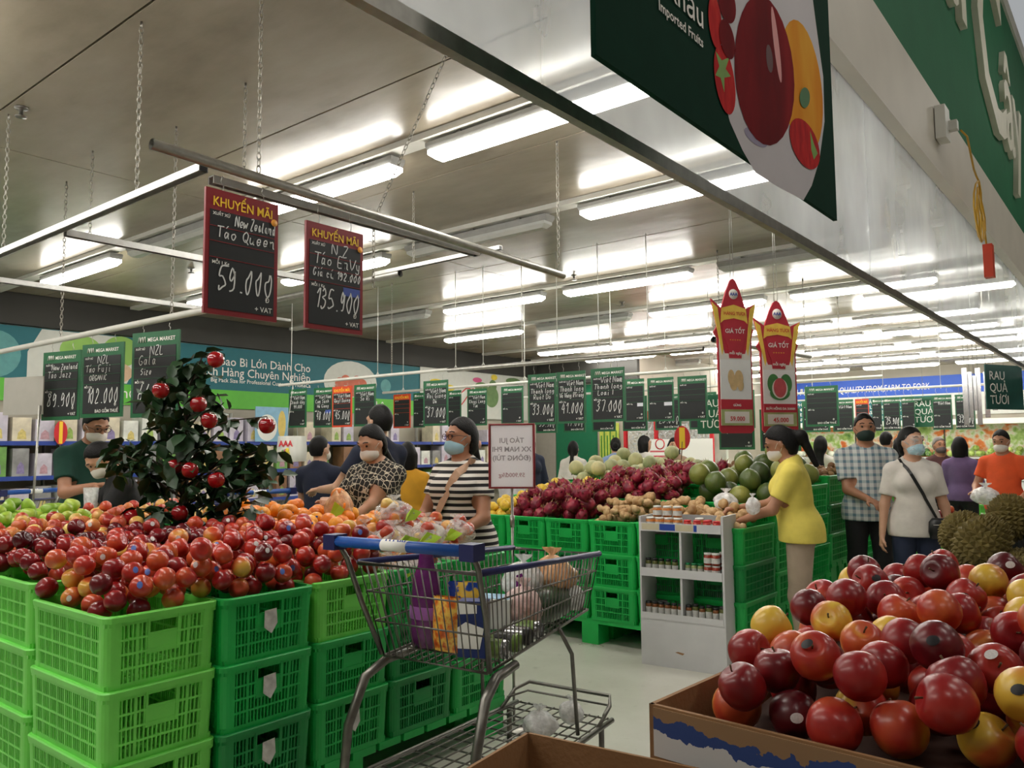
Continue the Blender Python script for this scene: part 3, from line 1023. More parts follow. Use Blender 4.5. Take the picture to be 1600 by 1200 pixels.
for i, (u0, u1, st, pr) in enumerate(((1252, 1297, 'green', ''), (1300, 1334, 'green', ''), (1336, 1358, 'orange', '12.900'), (1362, 1378, 'green', ''), (1379, 1407, 'green', '25.900'), (1408, 1430, 'green', ''), (1456, 1488, 'green', ''), (1492, 1524, 'green', '32.000'))):
    a, b = at(u0, 640, y=13.0), at(u1, 640, y=13.0)
    price_board(((a.x + b.x) / 2, 13.0, 2.12), 0, abs(b.x - a.x) * 0.96, 0.5, st, [('Viêt Nam', 0.09, 0.2)] if i in (1, 6) else [], pr,
                'far %s framed board over the vegetables%s' % (st, ' chalked ' + pr if pr else ''), ge, 2.25, detail=1, foot='BAO GỒM THUẾ')
# green produce panels RAU QUA TUOI
for u0, u1, yy, zt in ((1097, 1124, 8.6, 2.0), (1430, 1456, 13.2, 2.12)):
    a, b = at(u0, 640, y=yy), at(u1, 640, y=yy)
    t = thing('produce_sign', 'dark green panel lettered RAU QUA TUOI ' + ('beside the ginger promotion board' if u0 < 1200 else 'between far vegetable boards'), 'sign', ((a.x + b.x) / 2, yy, zt))
    w = max(0.34, abs(b.x - a.x))
    MB().span((-w / 2, 0, -0.45), (w / 2, 0.012, 0)).build('panel', GREEN_SIGN, t)
    for k, s in enumerate(('RAU', 'QUẢ', 'TƯƠI')):
        o = link('lettering', text_mesh(s, 0.12, WHITEPRINT, 0, 0.001), t, (-w * 0.38, -0.002, -0.14 - 0.12 * k))
        o.rotation_euler = (H90, 0, 0)
    MB().tube([(0, 0.006, 0), (0, 0.006, 3.3 - zt)], 0.003, 4).build('wire', STEEL, t)

# ------------------------------------------------------------------ tall promotional boards
def promo(loc, rz, w, h, title, price, pic, label):
    t = thing('promotion_board', label, 'sign', loc, rz, 'tall promotion boards over the ginger and pomelos')
    rd = mat('promo_red', rgb(186, 46, 62), 0.5, var=0.06)
    body = [(-w / 2, 0), (-w / 2 + 0.02, -0.02), (w / 2 - 0.02, -0.02), (w / 2, 0), (w / 2, h * 0.60), (w * 0.58, h * 0.66), (w * 0.5, h * 0.68), (w * 0.66, h * 0.84), (w * 0.36, h * 0.80), (w * 0.2, h * 0.92), (w * 0.08, h * 0.985), (0, h), (-w * 0.08, h * 0.985), (-w * 0.2, h * 0.92), (-w * 0.36, h * 0.80), (-w * 0.66, h * 0.86), (-w * 0.5, h * 0.68), (-w * 0.6, h * 0.64), (-w / 2, h * 0.60)]
    MB().prism(body, 0, 0.012).build('board', rd, t)
    pale = mat('promo_pale', rgb(226, 220, 214), 0.5, var=0.05)
    yel = mat('promo_yellow', rgb(236, 200, 84), 0.5, var=0.15, scale=14)
    MB().prism([(-w * 0.46, h * 0.03), (w * 0.46, h * 0.03), (w * 0.46, h * 0.62), (w * 0.3, h * 0.5), (-w * 0.3, h * 0.5), (-w * 0.46, h * 0.62)], -0.002, 0).build('pale_field', pale, t)
    MB().prism([(-w * 0.40, h * 0.70), (-w * 0.3, h * 0.72), (0, h * 0.735), (w * 0.3, h * 0.72), (w * 0.40, h * 0.70), (w * 0.36, h * 0.80), (0, h * 0.825), (-w * 0.36, h * 0.80)], -0.003, 0).build('yellow_ribbon', yel, t)
    for s in (-1, 1):
        MB().prism([(s * w * 0.64, h * 0.835), (s * w * 0.48, h * 0.80), (s * w * 0.34, h * 0.53), (s * w * 0.38, h * 0.49)][::s], -0.004, 0).build('yellow_ray', yel, t)
    MB().prism([(-w * 0.34, h * 0.70), (w * 0.34, h * 0.70), (w * 0.30, h * 0.60), (w * 0.20, h * 0.54), (w * 0.18, h * 0.47), (-w * 0.18, h * 0.47), (-w * 0.20, h * 0.54), (-w * 0.30, h * 0.60)], -0.005, -0.001).build('red_shield', rd, t)
    MB().lathe([(0, 0), (w * 0.13, 0), (w * 0.13, 0.004), (0, 0.004)], 20, 0, Matrix.Rotation(H90, 3, 'X')).build('logo_disc', pale, t, (0, -0.001, h * 0.895))
    o = link('logo_letters', text_mesh('AAA', w * 0.11, BLUEPRINT, 0, 0.001, 'CENTER'), t, (0, -0.007, h * 0.885))
    o.rotation_euler = (H90, 0, 0)
    for s, z, sz, m in (('HÀNG TƯƠI', 0.755, 0.115, REDPRINT), ('GIÁ TỐT', 0.635, 0.15, WHITEPRINT), ('* * * * *', 0.575, 0.1, YELLOWPRINT), ('mỗi ngày', 0.495, 0.10, WHITEPRINT), (title, 0.155, 0.078, WHITEPRINT), (price, 0.06, 0.16, REDPRINT)):
        o = link('lettering', text_mesh(s, w * sz, m, 0, w * 0.002, 'CENTER'), t, (0, -0.009, h * z))
        o.rotation_euler = (H90, 0, 0)
    MB().span((-w * 0.44, -0.004, h * 0.20), (w * 0.44, -0.002, h * 0.46)).build('picture_ground', mat('promo_white', rgb(232, 232, 232), 0.5, var=0.03), t)
    MB().span((-w * 0.46, -0.005, h * 0.135), (w * 0.46, -0.002, h * 0.20)).build('title_strip', rd, t)
    MB().span((-w * 0.46, -0.004, h * 0.03), (w * 0.46, -0.002, h * 0.135)).build('price_strip', mat('promo_grass', rgb(168, 178, 120), 0.5, var=0.2), t)
    MB().span((-w * 0.36, -0.005, h * 0.045), (w * 0.36, -0.003, h * 0.12)).build('price_card', pale, t)
    cy = h * 0.33

    def disc(name, x, z, rx, rzz, m, k):
        vs = [(x + rx * math.cos(a * math.pi / 12), -0.004 - 0.001 * k, z + rzz * math.sin(a * math.pi / 12)) for a in range(24)]
        MB().add(vs, [tuple(range(24))]).build(name, m, t)
    if pic == 'ginger':
        gm = mat('printed_ginger', rgb(214, 184, 136), 0.6, var=0.15, scale=30)
        for k, (x, z, a, b) in enumerate(((-0.14, 0.05, 0.10, 0.2), (0.08, 0.02, 0.13, 0.22), (-0.08, -0.12, 0.11, 0.16), (0.12, -0.14, 0.09, 0.15), (0.0, 0.0, 0.12, 0.12))):
            disc('printed_ginger', x * w, cy + z * w, a * w, b * w, gm, k + 1)
    else:
        gm, pk = mat('printed_pomelo_green', rgb(70, 130, 70), 0.6, var=0.2, scale=20), mat('printed_pomelo_flesh', rgb(196, 84, 90), 0.6, var=0.15, scale=30)
        disc('printed_pomelo', -0.17 * w, cy + 0.08 * w, 0.17 * w, 0.24 * w, gm, 1)
        disc('printed_pomelo', 0.18 * w, cy + 0.08 * w, 0.17 * w, 0.24 * w, gm, 2)
        disc('printed_pomelo', 0, cy - 0.15 * w, 0.28 * w, 0.18 * w, gm, 3)
        disc('printed_pith', 0, cy - 0.04 * w, 0.22 * w, 0.25 * w, pale, 4)
        disc('printed_flesh', 0, cy - 0.02 * w, 0.18 * w, 0.24 * w, pk, 5)
    for s in (-1, 1):
        MB().tube([(s * w * 0.05, 0.006, h - 0.01), (0, 0.006, 3.3 - loc[2])], 0.002, 4).build('wire', STEEL, t)
    return t


p = at(1152, 672, d=5.05)
promo(p, 1.0, 0.25, 0.97, 'GỪNG', '59.000', 'ginger', 'tall red and yellow board picturing ginger')
p = at(1220, 672, d=5.5)
promo(p, 0.95, 0.28, 0.90, 'BƯỞI HỒNG DA XANH', '45.000', 'pomelo', 'tall red and yellow board picturing a cut pomelo')

# ------------------------------------------------------------------ crates
CL, CW, CH, CS = 0.575, 0.386, 0.238, 0.233


def crate_meshes(m):
    """moulded lattice crate, long side along x; returns meshes for its parts"""
    L, W, H = CL / 2, CW / 2, CH
    body = MB()

    def face(axis, s, half, n_slats, skip):
        off = (W if axis == 'x' else L) - 0.006
        th = 0.009

        def put(a0, a1, z0, z1, t=th):
            c, d = (a0 + a1) / 2, abs(a1 - a0)
            if axis == 'x':
                body.box((c, s * off, (z0 + z1) / 2), (d, t, z1 - z0))
            else:
                body.box((s * off, c, (z0 + z1) / 2), (t, d, z1 - z0))
        inner = half - 0.045
        put(-half + 0.01, half - 0.01, 0.0, 0.022)
        put(-half + 0.01, half - 0.01, H - 0.034, H - 0.012)
        for z in (0.066, 0.112, 0.158):
            put(-inner, inner, z - 0.0035, z + 0.0035, 0.011)
        k = 0
        for i in range(n_slats + 1):
            a = -inner + 2 * inner * i / n_slats
            if skip and abs(a) < skip:
                put(a - 0.0022, a + 0.0022, 0.02, 0.10)
                continue
            put(a - 0.0022 - (0.003 if i % 4 == 0 else 0), a + 0.0022 + (0.003 if i % 4 == 0 else 0), 0.02, H - 0.03)
        if skip:
            put(-skip, skip, 0.10, 0.168, 0.008)
            for sg in (-1, 1):
                put(sg * skip - 0.004, sg * skip + 0.004, 0.1, H - 0.02, 0.012)
    for s in (-1, 1):
        face('x', s, L, 32, 0)
        face('y', s, W, 20, 0.052)
    for sx in (-1, 1):
        for sy in (-1, 1):
            # rounded corner post
            pts = []
            for k in range(5):
                a = math.pi / 2 * k / 4
                pts.append((sx * (L - 0.03 + 0.03 * math.sin(a)), sy * (W - 0.03 + 0.03 * math.cos(a))))
            pts = [(sx * (L - 0.05), sy * W)] + pts + [(sx * L, sy * (W - 0.05))]
            vs = [(x, y, 0.0) for x, y in pts] + [(x, y, H - 0.01) for x, y in pts]
            n = len(pts)
            vs += [(x - sx * 0.012, y - sy * 0.012, 0.0) for x, y in pts] + [(x - sx * 0.012, y - sy * 0.012, H - 0.01) for x, y in pts]
            fs = []
            for i in range(n - 1):
                fs.append((i, i + 1, i + 1 + n, i + n))
                fs.append((2 * n + i + 1, 2 * n + i, 3 * n + i, 3 * n + i + 1))
            fs += [(0, n, 3 * n, 2 * n), (n - 1, 3 * n - 1, 4 * n - 1, 2 * n - 1)]
            body.add(vs, fs)
    for i in range(9):
        y = -W + 0.03 + (2 * W - 0.06) * i / 8
        body.box((0, y, 0.008), (2 * L - 0.03, 0.016, 0.008))
    for i in range(7):
        x = -L + 0.03 + (2 * L - 0.06) * i / 6
        body.box((x, 0, 0.007), (0.014, 2 * W - 0.03, 0.006))
    body.v = [(x * (0.965 + 0.035 * z / H), y * (0.955 + 0.045 * z / H), z) for x, y, z in body.v]
    rim = MB()
    # rounded rectangular lip
    def loop(l, w, r, z):
        out = []
        for cx, cy, a0 in ((1, 1, 0), (-1, 1, 90), (-1, -1, 180), (1, -1, 270)):
            for k in range(5):
                a = math.radians(a0 + 22.5 * k)
                out.append((cx * (l - r) + r * math.cos(a), cy * (w - r) + r * math.sin(a), z))
        return out
    rings = [loop(L - 0.012, W - 0.012, 0.03, H - 0.022), loop(L + 0.004, W + 0.004, 0.036, H - 0.022), loop(L + 0.006, W + 0.006, 0.036, H - 0.004), loop(L + 0.002, W + 0.002, 0.036, H), loop(L - 0.010, W - 0.010, 0.03, H)]
    vs = [p for r in rings for p in r]
    n = 20
    fs = []
    for i in range(5):
        for j in range(n):
            a, b = i * n, ((i + 1) % 5) * n
            fs.append((a + j, a + (j + 1) % n, b + (j + 1) % n, b + j))
    rim.add(vs, fs)
    return body.mesh('lattice_body', m), rim.mesh('rim', m)


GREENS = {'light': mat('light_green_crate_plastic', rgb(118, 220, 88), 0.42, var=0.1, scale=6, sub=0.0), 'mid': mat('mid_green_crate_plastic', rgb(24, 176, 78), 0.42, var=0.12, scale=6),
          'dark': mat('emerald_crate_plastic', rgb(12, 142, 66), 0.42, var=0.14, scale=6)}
CRATES = {k: crate_meshes(m) for k, m in GREENS.items()}
PAPER = mat('scuffed_paper_label', rgb(205, 205, 200), 0.7, var=0.25, scale=40)
paper_me = MB().add([(0, 0.0015, 0), (0, 0.052, 0.004), (0.001, 0.056, -0.05), (0.002, 0.03, -0.085), (0, 0.0, -0.06)], [(0, 4, 3, 2, 1)]).mesh('paper_label', PAPER)


def crate(x, y, z, kind, label, group=None, rz=0.0, paper=False, tilt=0.0):
    b, r = CRATES[kind]
    t = thing('fruit_crate', label, 'crate', (x, y, z), rz, group)
    if tilt:
        t.rotation_euler = (0, -tilt, rz)
    link('lattice_body', b, t)
    link('rim', r, t)
    if paper:
        link('paper_label', paper_me, t, (CL / 2 + 0.004, -0.03, 0.175))
    return t


def pallet(x0, x1, y0, y1, h, label):
    t = thing('pallet', label, 'pallet', ((x0 + x1) / 2, (y0 + y1) / 2, 0))
    w, d = (x1 - x0) / 2, (y1 - y0) / 2
    n = max(3, int(2 * d / 0.14))
    for i in range(n):
        yy = -d + 2 * d * (i + 0.5) / n
        MB().box((0, yy, h - 0.015), (2 * w, 2 * d / n - 0.02, 0.03)).build('deck_board', GREENS['mid'], t)
    for fx in (-1, 0, 1):
        for fy in (-1, 0, 1):
            MB().box((fx * (w - 0.08), fy * (d - 0.08), (h - 0.03) / 2), (0.14, 0.14, h - 0.03)).build('foot', GREENS['mid'], t)
    return t


def stack(x, y, kinds, ztop, where, papers=(), group=None, rz=0.0):
    """crates stacked below a rim height; kinds listed from the top"""
    words = ['top', 'second', 'third', 'fourth']
    colour = {'light': 'bright light green', 'mid': 'mid green', 'dark': 'dark emerald'}
    for i, k in enumerate(kinds):
        z = ztop - CH - CS * i
        crate(x, y, z, k, '%s crate, %s of its stack, %s' % (colour[k], words[i], where), group, rz, i in papers)


# ------------------------------------------------------------------ fruit meshes
def apple_mesh(r, m, tall=0.92, n=18, lobes=0.02):
    prof = []
    for i in range(13):
        a = math.pi * i / 12
        rr = r * math.sin(a) ** 0.85 if 0 < i < 12 else 0.0
        z = -r * tall * math.cos(a)
        if i == 12:
            z -= r * 0.28
        if i == 11:
            z -= r * 0.05
        if i == 0:
            z += r * 0.16
        rr *= 1.0 + 0.06 * math.cos(a * 1.0 + 2.6)
        prof.append((rr, z))
    return MB().lathe(prof, n, 0, wob=lambda a, z: 1 + lobes * math.cos(5 * a) * (0.6 - z / r * 0.4)).mesh('fruit_skin', m)


def ball_mesh(r, m, sx=1.0, sz=1.0, n=16, top=0.04):
    prof = []
    for i in range(11):
        a = math.pi * i / 10
        prof.append((r * math.sin(a) if 0 < i < 10 else 0.0, -r * sz * math.cos(a) - (r * top if i == 10 else 0)))
    return MB().lathe(prof, n).mesh('fruit_skin', m)


QUEEN = fruit_mat('red_apple_skin', [(0.18, rgb(96, 14, 22)), (0.40, rgb(150, 26, 30)), (0.55, rgb(186, 52, 40)), (0.70, rgb(204, 92, 50)), (0.82, rgb(220, 174, 74))], 0.28, scale=8, obj=0.5)
DEEP = fruit_mat('dark_red_apple_skin', [(0.2, rgb(66, 8, 18)), (0.5, rgb(116, 16, 26)), (0.75, rgb(160, 36, 36)), (0.9, rgb(196, 90, 50))], 0.24, scale=8)
GALA = fruit_mat('gala_apple_skin', [(0.2, rgb(160, 40, 36)), (0.42, rgb(200, 84, 56)), (0.6, rgb(218, 150, 80)), (0.8, rgb(224, 196, 104))], 0.3, scale=9)
ENVY = fruit_mat('large_apple_skin', [(0.2, rgb(88, 14, 24)), (0.42, rgb(146, 26, 30)), (0.58, rgb(178, 48, 38)), (0.70, rgb(206, 98, 48)), (0.80, rgb(230, 190, 70))], 0.33, scale=8, obj=0.56)
ORANGE = fruit_mat('orange_peel', [(0.2, rgb(226, 118, 20)), (0.5, rgb(244, 146, 28)), (0.8, rgb(250, 174, 52))], 0.4, scale=8, speck=0.3)
PEAR = fruit_mat('green_pear_skin', [(0.2, rgb(120, 160, 50)), (0.5, rgb(160, 196, 66)), (0.85, rgb(206, 214, 96))], 0.35, scale=10)
POMELO = fruit_mat('pomelo_skin', [(0.2, rgb(52, 70, 28)), (0.5, rgb(84, 102, 42)), (0.85, rgb(140, 142, 64))], 0.45, scale=5, speck=0.4)
MELON = fruit_mat('melon_skin', [(0.2, rgb(150, 156, 110)), (0.5, rgb(186, 188, 140)), (0.85, rgb(214, 204, 150))], 0.6, scale=12, speck=0.6)
CABB = fruit_mat('white_cabbage_skin', [(0.2, rgb(190, 200, 170)), (0.5, rgb(218, 222, 204)), (0.85, rgb(236, 236, 226))], 0.5, scale=10)
STEMM = mat('dry_stem', rgb(92, 70, 44), 0.8, var=0.2)
STK_B = mat('blue_fruit_sticker', rgb(90, 120, 200), 0.4, var=0.1, scale=200)
STK_W = mat('white_fruit_sticker', rgb(225, 222, 220), 0.4, var=0.15, scale=300)
STK_K = mat('black_fruit_sticker', rgb(34, 34, 38), 0.4, var=0.2, scale=300)


def sticker_mesh(r, size, m, ax=1.0, name='sticker'):
    """a small oval patch that follows the fruit's round side, facing +x"""
    vs, n = [(r * 1.012, 0, 0)], 14
    for k in range(n):
        a = 2 * math.pi * k / n
        y, z = size * math.cos(a), size * ax * math.sin(a)
        vs.append((math.sqrt(max(1e-6, (r * 1.006) ** 2 - y * y - z * z)), y, z))
    return MB().add(vs, [(0, 1 + k, 1 + (k + 1) % n) for k in range(n)], 0, True).mesh(name, m)


def stem_mesh(r):
    return MB().tube([(0, 0, r * 0.55), (r * 0.03, 0, r * 0.8), (r * 0.12, 0, r * 1.02)], [r * 0.05, r * 0.035, r * 0.05], 6).mesh('stem', STEMM)


class Heap:
    """drops round fruit one by one on to a sloping bed and on to each other"""

    def __init__(self, seed):
        self.p = []
        self.rnd = random.Random(seed)

    def fill(self, rect, bed, r, n, bias=None, tries=22):
        out = []
        x0, x1, y0, y1 = rect
        for _ in range(n):
            best = None
            for _k in range(tries):
                x, y = self.rnd.uniform(x0 + r * 0.8, x1 - r * 0.8), self.rnd.uniform(y0 + r * 0.8, y1 - r * 0.8)
                z = bed(x, y) + r
                for (a, b, c, q) in self.p:
                    d2 = (a - x) ** 2 + (b - y) ** 2
                    s = (q + r) * 1.0
                    if d2 < s * s:
                        z = max(z, c + math.sqrt(s * s - d2))
                cost = z - bed(x, y) - (bias(x, y) if bias else 0)
                if best is None or cost < best[0]:
                    best = (cost, x, y, z)
            _, x, y, z = best
            self.p.append((x, y, z, r))
            out.append((x, y, z))
        return out


def scatter_rot(o, rnd, up=False):
    if up:
        o.rotation_euler = (rnd.uniform(-.4, .4), rnd.uniform(-.4, .4), rnd.uniform(0, 6.28))
    else:
        o.rotation_euler = (rnd.uniform(-1.3, 1.3), rnd.uniform(-1.3, 1.3), rnd.uniform(0, 6.28))


def fruits(pts, name, mesh, label, cat, group, rnd, stickers=None, stem=None, p_st=0.2, up=False, smin=0.92, smax=1.0):
    """one object per fruit; label may be a function of the position"""
    for (x, y, z) in pts:
        o = link(name, mesh, None, (x, y, z))
        tag(o, label(x, y, z) if callable(label) else label, cat, group(x, y, z) if callable(group) else group)
        scatter_rot(o, rnd, up)
        s = rnd.uniform(smin, smax)
        o.scale = (s * rnd.uniform(0.97, 1.0), s, s * rnd.uniform(0.94, 1.02))
        if stem is not None:
            link('stem', stem, o)
        if stickers and rnd.random() < p_st:
            k = link('sticker', rnd.choice(stickers), o)
            # turn the sticker's side towards the shop's aisle side
            d = (Vector((0, 0, 1.7)) - Vector((x, y, z))).normalized() + Vector((rnd.uniform(-.5, .5), rnd.uniform(-.5, .5), rnd.uniform(-.2, .6)))
            k.rotation_euler = (o.rotation_euler.to_matrix().inverted() @ Vector((1, 0, 0)).rotation_difference(d).to_matrix()).to_euler()


# ------------------------------------------------------------------ left island of apples, pears and oranges
ROWX = [-2.89, -3.475, -4.06, -4.645]
ROWZ = [0.88, 0.93, 0.97, 1.0]
COLY = [1.383, 1.778, 2.193, 2.59, 2.985]
for r_, nm in enumerate(('first', 'second', 'third', 'fourth')):
    pallet(ROWX[r_] - 0.28, ROWX[r_] + 0.28, 1.2, 3.17 if r_ < 3 else 2.77, ROWZ[r_] - CH - 2 * CS, 'green pallet under the %s line of the apple island' % nm)
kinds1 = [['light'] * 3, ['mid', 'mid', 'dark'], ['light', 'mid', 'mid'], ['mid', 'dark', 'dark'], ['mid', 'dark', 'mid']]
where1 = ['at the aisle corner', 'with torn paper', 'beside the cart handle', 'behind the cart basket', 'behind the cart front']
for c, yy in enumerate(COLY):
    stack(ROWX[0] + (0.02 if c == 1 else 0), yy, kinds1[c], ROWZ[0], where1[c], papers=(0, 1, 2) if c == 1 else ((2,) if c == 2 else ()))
for r in (1, 2, 3):
    for c, yy in enumerate(COLY):
        if (r == 3 and c == 4) or (r == 2 and c == 2):
            continue
        k = 'light' if c == 0 else ('mid' if (r + c) % 2 else 'dark')
        names = ['second', 'third', 'fourth']
        n = 3
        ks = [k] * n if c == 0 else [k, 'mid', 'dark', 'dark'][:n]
        place = '%s island line, %s' % (names[r - 1], ['at the aisle end', 'next after the aisle end', 'at the middle', 'near the oranges', 'by the shoppers'][c])
        stack(ROWX[r], yy, ks, ROWZ[r], place)

RA = random.Random(11)
apq, apd, apg = apple_mesh(0.0395, QUEEN), apple_mesh(0.038, DEEP), apple_mesh(0.036, GALA)
stq = [sticker_mesh(0.0395, 0.0095, STK_B, 1.3), sticker_mesh(0.0395, 0.0095, STK_W, 1.2)]
hp = Heap(5)
bed1 = lambda x, y: 0.845 + 0.05 * min(1, (-2.62 - x) / 0.5) + 0.02 * math.sin(y * 9)
pts = hp.fill((-3.19, -2.61, 1.195, 2.40), bed1, 0.0395, 190)
col_of = lambda y: 0 if y < 1.58 else (1 if y < 1.985 else 2)
fruits(pts, 'red_apple', apq, lambda x, y, z: ['red and yellow apple heaped on the light green stack by the aisle', 'red and yellow apple heaped on the torn paper crate stack', 'red and yellow apple heaped beside the cart handle'][col_of(y)], 'apple',
       lambda x, y, z: ['apples on the light green stack', 'apples on the torn paper stack', 'apples beside the cart handle'][col_of(y)], RA, stq, None, 0.22)
bed2 = lambda x, y: 0.90 + 0.04 * (-3.2 - x) / 0.55
pts = hp.fill((-3.78, -3.2, 1.2, 2.0), bed2, 0.037, 105)
fruits(pts, 'dark_apple', apd, 'deep red apple in the second line of the apple island', 'apple', 'deep red apples of the second line', RA, stq, None, 0.12)
pts = hp.fill((-3.76, -3.2, 2.0, 2.40), bed2, 0.037, 46)
fruits(pts, 'red_apple', apq, 'red apple around the foot of the fake apple tree', 'apple', 'apples by the tree foot', RA, stq, None, 0.2)
bed3 = lambda x, y: 0.96 + 0.03 * (-3.8 - x) / 0.55
pts = hp.fill((-4.36, -3.79, 1.2, 1.98), bed3, 0.036, 84)
fruits(pts, 'gala_apple', apg, 'yellow streaked apple in the third line of the island', 'apple', 'yellow streaked apples of the third line', RA, stq, None, 0.1)
orm = ball_mesh(0.045, ORANGE, sz=0.95)
sto = [sticker_mesh(0.045, 0.007, BLUEPRINT), sticker_mesh(0.045, 0.007, STK_W)]
pts = hp.fill((-4.36, -3.2, 2.42, 3.17), lambda x, y: 0.895 + 0.05 * (-3.2 - x), 0.045, 104)
fruits(pts, 'orange', orm, 'bright orange in the heap beside the apple tree', 'orange', 'oranges heaped by the tree', RA, sto, None, 0.5, up=True)
pear = MB().lathe([(0, -0.04), (0.02, -0.038), (0.036, -0.022), (0.038, -0.004), (0.031, 0.018), (0.021, 0.036), (0.012, 0.046), (0, 0.048)], 14).mesh('fruit_skin', PEAR)
pts = hp.fill((-4.93, -4.38, 1.2, 2.0), lambda x, y: 0.985 + 0.05 * (-4.4 - x) / 0.5, 0.037, 66)
fruits(pts, 'green_pear', pear, 'yellow green pear piled before the man in green', 'pear', 'pears on the far line', RA, None, None, 0)
pts = hp.fill((-4.93, -4.38, 2.0, 2.7), lambda x, y: 0.985 + 0.03 * (-4.4 - x) / 0.5, 0.036, 55)
fruits(pts, 'gala_apple', apg, 'pale yellow red apple on the far line beside the pears', 'apple', 'pale apples on the far line', RA, None, None, 0)
apple_m = mat('tree_leaf', rgb(34, 66, 34), 0.42, var=0.25, scale=20)

# ------------------------------------------------------------------ fake apple tree
def tree():
    R = random.Random(21)
    base = Vector((-4.0, 2.21, 0.80))
    t = thing('apple_tree', 'small artificial apple tree with dark leaves standing in the apple island', 'artificial tree', base)
    bark = mat('tree_bark', rgb(58, 48, 38), 0.85, var=0.3, scale=30, bump=0.4)
    MB().lathe([(0, -0.53), (0.10, -0.53), (0.13, -0.26), (0.12, -0.26), (0.0, -0.28)], 18).build('pot', mat('brown_pot', rgb(90, 60, 44), 0.7), t)
    MB().tube([(0, 0, -0.3), (0, 0, 0), (0.008, 0.005, 0.25), (-0.012, 0.01, 0.5), (0.01, 0.0, 0.75), (0.0, 0, 0.95)], [0.026, 0.024, 0.022, 0.018, 0.012, 0.006], 10).build('trunk', bark, t)
    leaf = MB()
    L = 0.088
    LV = [(0, 0, 0), (L * 0.3, -0.024, 0.006), (L * 0.3, 0.024, 0.006), (L * 0.65, -0.025, 0.0), (L * 0.65, 0.025, 0.0), (L, 0, -0.016), (L * 0.3, 0, -0.004), (L * 0.65, 0, -0.007)]
    LF = [(0, 1, 6), (0, 6, 2), (1, 3, 7, 6), (6, 7, 4, 2), (3, 5, 7), (7, 5, 4)]
    leaf.add(LV, LF, 0, True)
    lm = leaf.mesh('leaf', apple_m)
    cr, cu = np.array([RT[0], RT[1], 0]), None
    rtv = Vector((math.cos(YAW), math.sin(YAW), 0))
    fwv = Vector((-math.sin(YAW), math.cos(YAW), 0))
    # branches follow the tree's uneven outline: (side, up, depth)
    tips = [(0.10, 1.08, 0), (-0.02, 1.06, .05), (0.13, 1.0, -.05), (-0.10, 0.98, .04), (0.18, 0.86, .06), (-0.17, 0.88, -.05), (0.22, 0.74, -.06), (-0.16, 0.76, .1), (0.30, 0.62, 0.02), (-0.30, 0.64, 0.0), (-0.22, 0.58, -.1),
            (0.40, 0.56, .05), (0.38, 0.44, -.05), (-0.36, 0.62, .08), (0.28, 0.36, .1), (-0.2, 0.42, .12), (0.24, 0.22, -.08), (-0.30, 0.22, 0.05), (-0.36, 0.15, -.05), (0.32, 0.14, .06), (-0.18, 0.10, -.12), (0.14, 0.16, -.14), (0.06, 0.72, -.16), (-0.05, 0.55, -.17), (0.12, 0.45, -.16), (0.05, 0.9, -.1), (-0.08, 0.30, -.16), (0.0, 0.66, .16)]
    leaves = 0
    tips = [(a * (1.18 if b < 0.8 else 1.0), b, d_) for a, b, d_ in tips] + [(0.40, 0.60, -.04), (0.42, 0.50, .02), (-0.40, 0.55, .03), (0.36, 0.30, -.05)]
    for (sx, sz, sd) in tips:
        tip = rtv * sx + fwv * sd + Vector((0, 0, sz))
        root = Vector((0, 0, max(0.12, sz * 0.82 - 0.1)))
        mid = (root + tip) / 2 + Vector((0, 0, 0.03))
        br = MB().tube([root, mid, tip], [0.007, 0.005, 0.003], 5).build('branch', bark, t)
        for k in range(8):
            f = 0.35 + 0.7 * k / 7
            p = root.lerp(tip, f) + Vector((R.uniform(-.035, .035), R.uniform(-.035, .035), R.uniform(-.03, .03)))
            o = link('leaf', lm, br, p)
            o.rotation_euler = (R.uniform(-.8, .8), R.uniform(-.3, 1.0), R.uniform(0, 6.28))
            s = R.uniform(0.8, 1.35)
            o.scale = (s, s * R.uniform(0.9, 1.3), s)
            leaves += 1
    rest = MB()
    for (sx, sz, sd) in tips:
        for k in range(14):
            f = R.uniform(0.25, 1.12)
            p = (rtv * sx + fwv * sd) * f + Vector((R.uniform(-.07, .07), R.uniform(-.07, .07), sz + R.uniform(-.09, .05)))
            Mx = Matrix.Rotation(R.uniform(0, 6.28), 3, 'Z') @ Matrix.Rotation(R.uniform(-.2, 1.1), 3, 'Y') @ Matrix.Rotation(R.uniform(-.8, .8), 3, 'X') * R.uniform(0.8, 1.3)
            rest.add([Mx @ Vector(q) + p for q in LV], LF, 0, True)
    tag(rest.build('inner_foliage', apple_m, t), kind='stuff')
    fa = apple_mesh(0.043, mat('glossy_fake_apple', rgb(150, 16, 24), 0.12, var=0.25, scale=15, coat=0.6), 0.95)
    for (u, v) in ((337, 562), (251, 610), (327, 657), (417, 665), (272, 730), (338, 750), (297, 735), (281, 802), (310, 632), (205, 808)):
        d = 4.12 + R.uniform(-.12, .0)
        p = at(u, v, d=d) - base
        tw = MB().tube([(0, 0, max(0.05, min(0.9, p.z - 0.06))), (p.x * 0.55, p.y * 0.55, p.z + 0.03), (p.x, p.y, p.z + 0.045)], [0.006, 0.004, 0.003], 5).build('twig', bark, t)
        for k in range(3):
            lo = link('leaf', lm, tw, (p.x * (0.6 + 0.15 * k), p.y * (0.6 + 0.15 * k), p.z + 0.04))
            lo.rotation_euler = (R.uniform(-.5, .5), R.uniform(0, .6), R.uniform(0, 6.28))
        o = link('fake_apple', fa, t, p)
        o.rotation_euler = (R.uniform(-.3, .3), R.uniform(-.3, .3), R.uniform(0, 6))
        link('stem', stem_mesh(0.043), o)
    return t


tree()

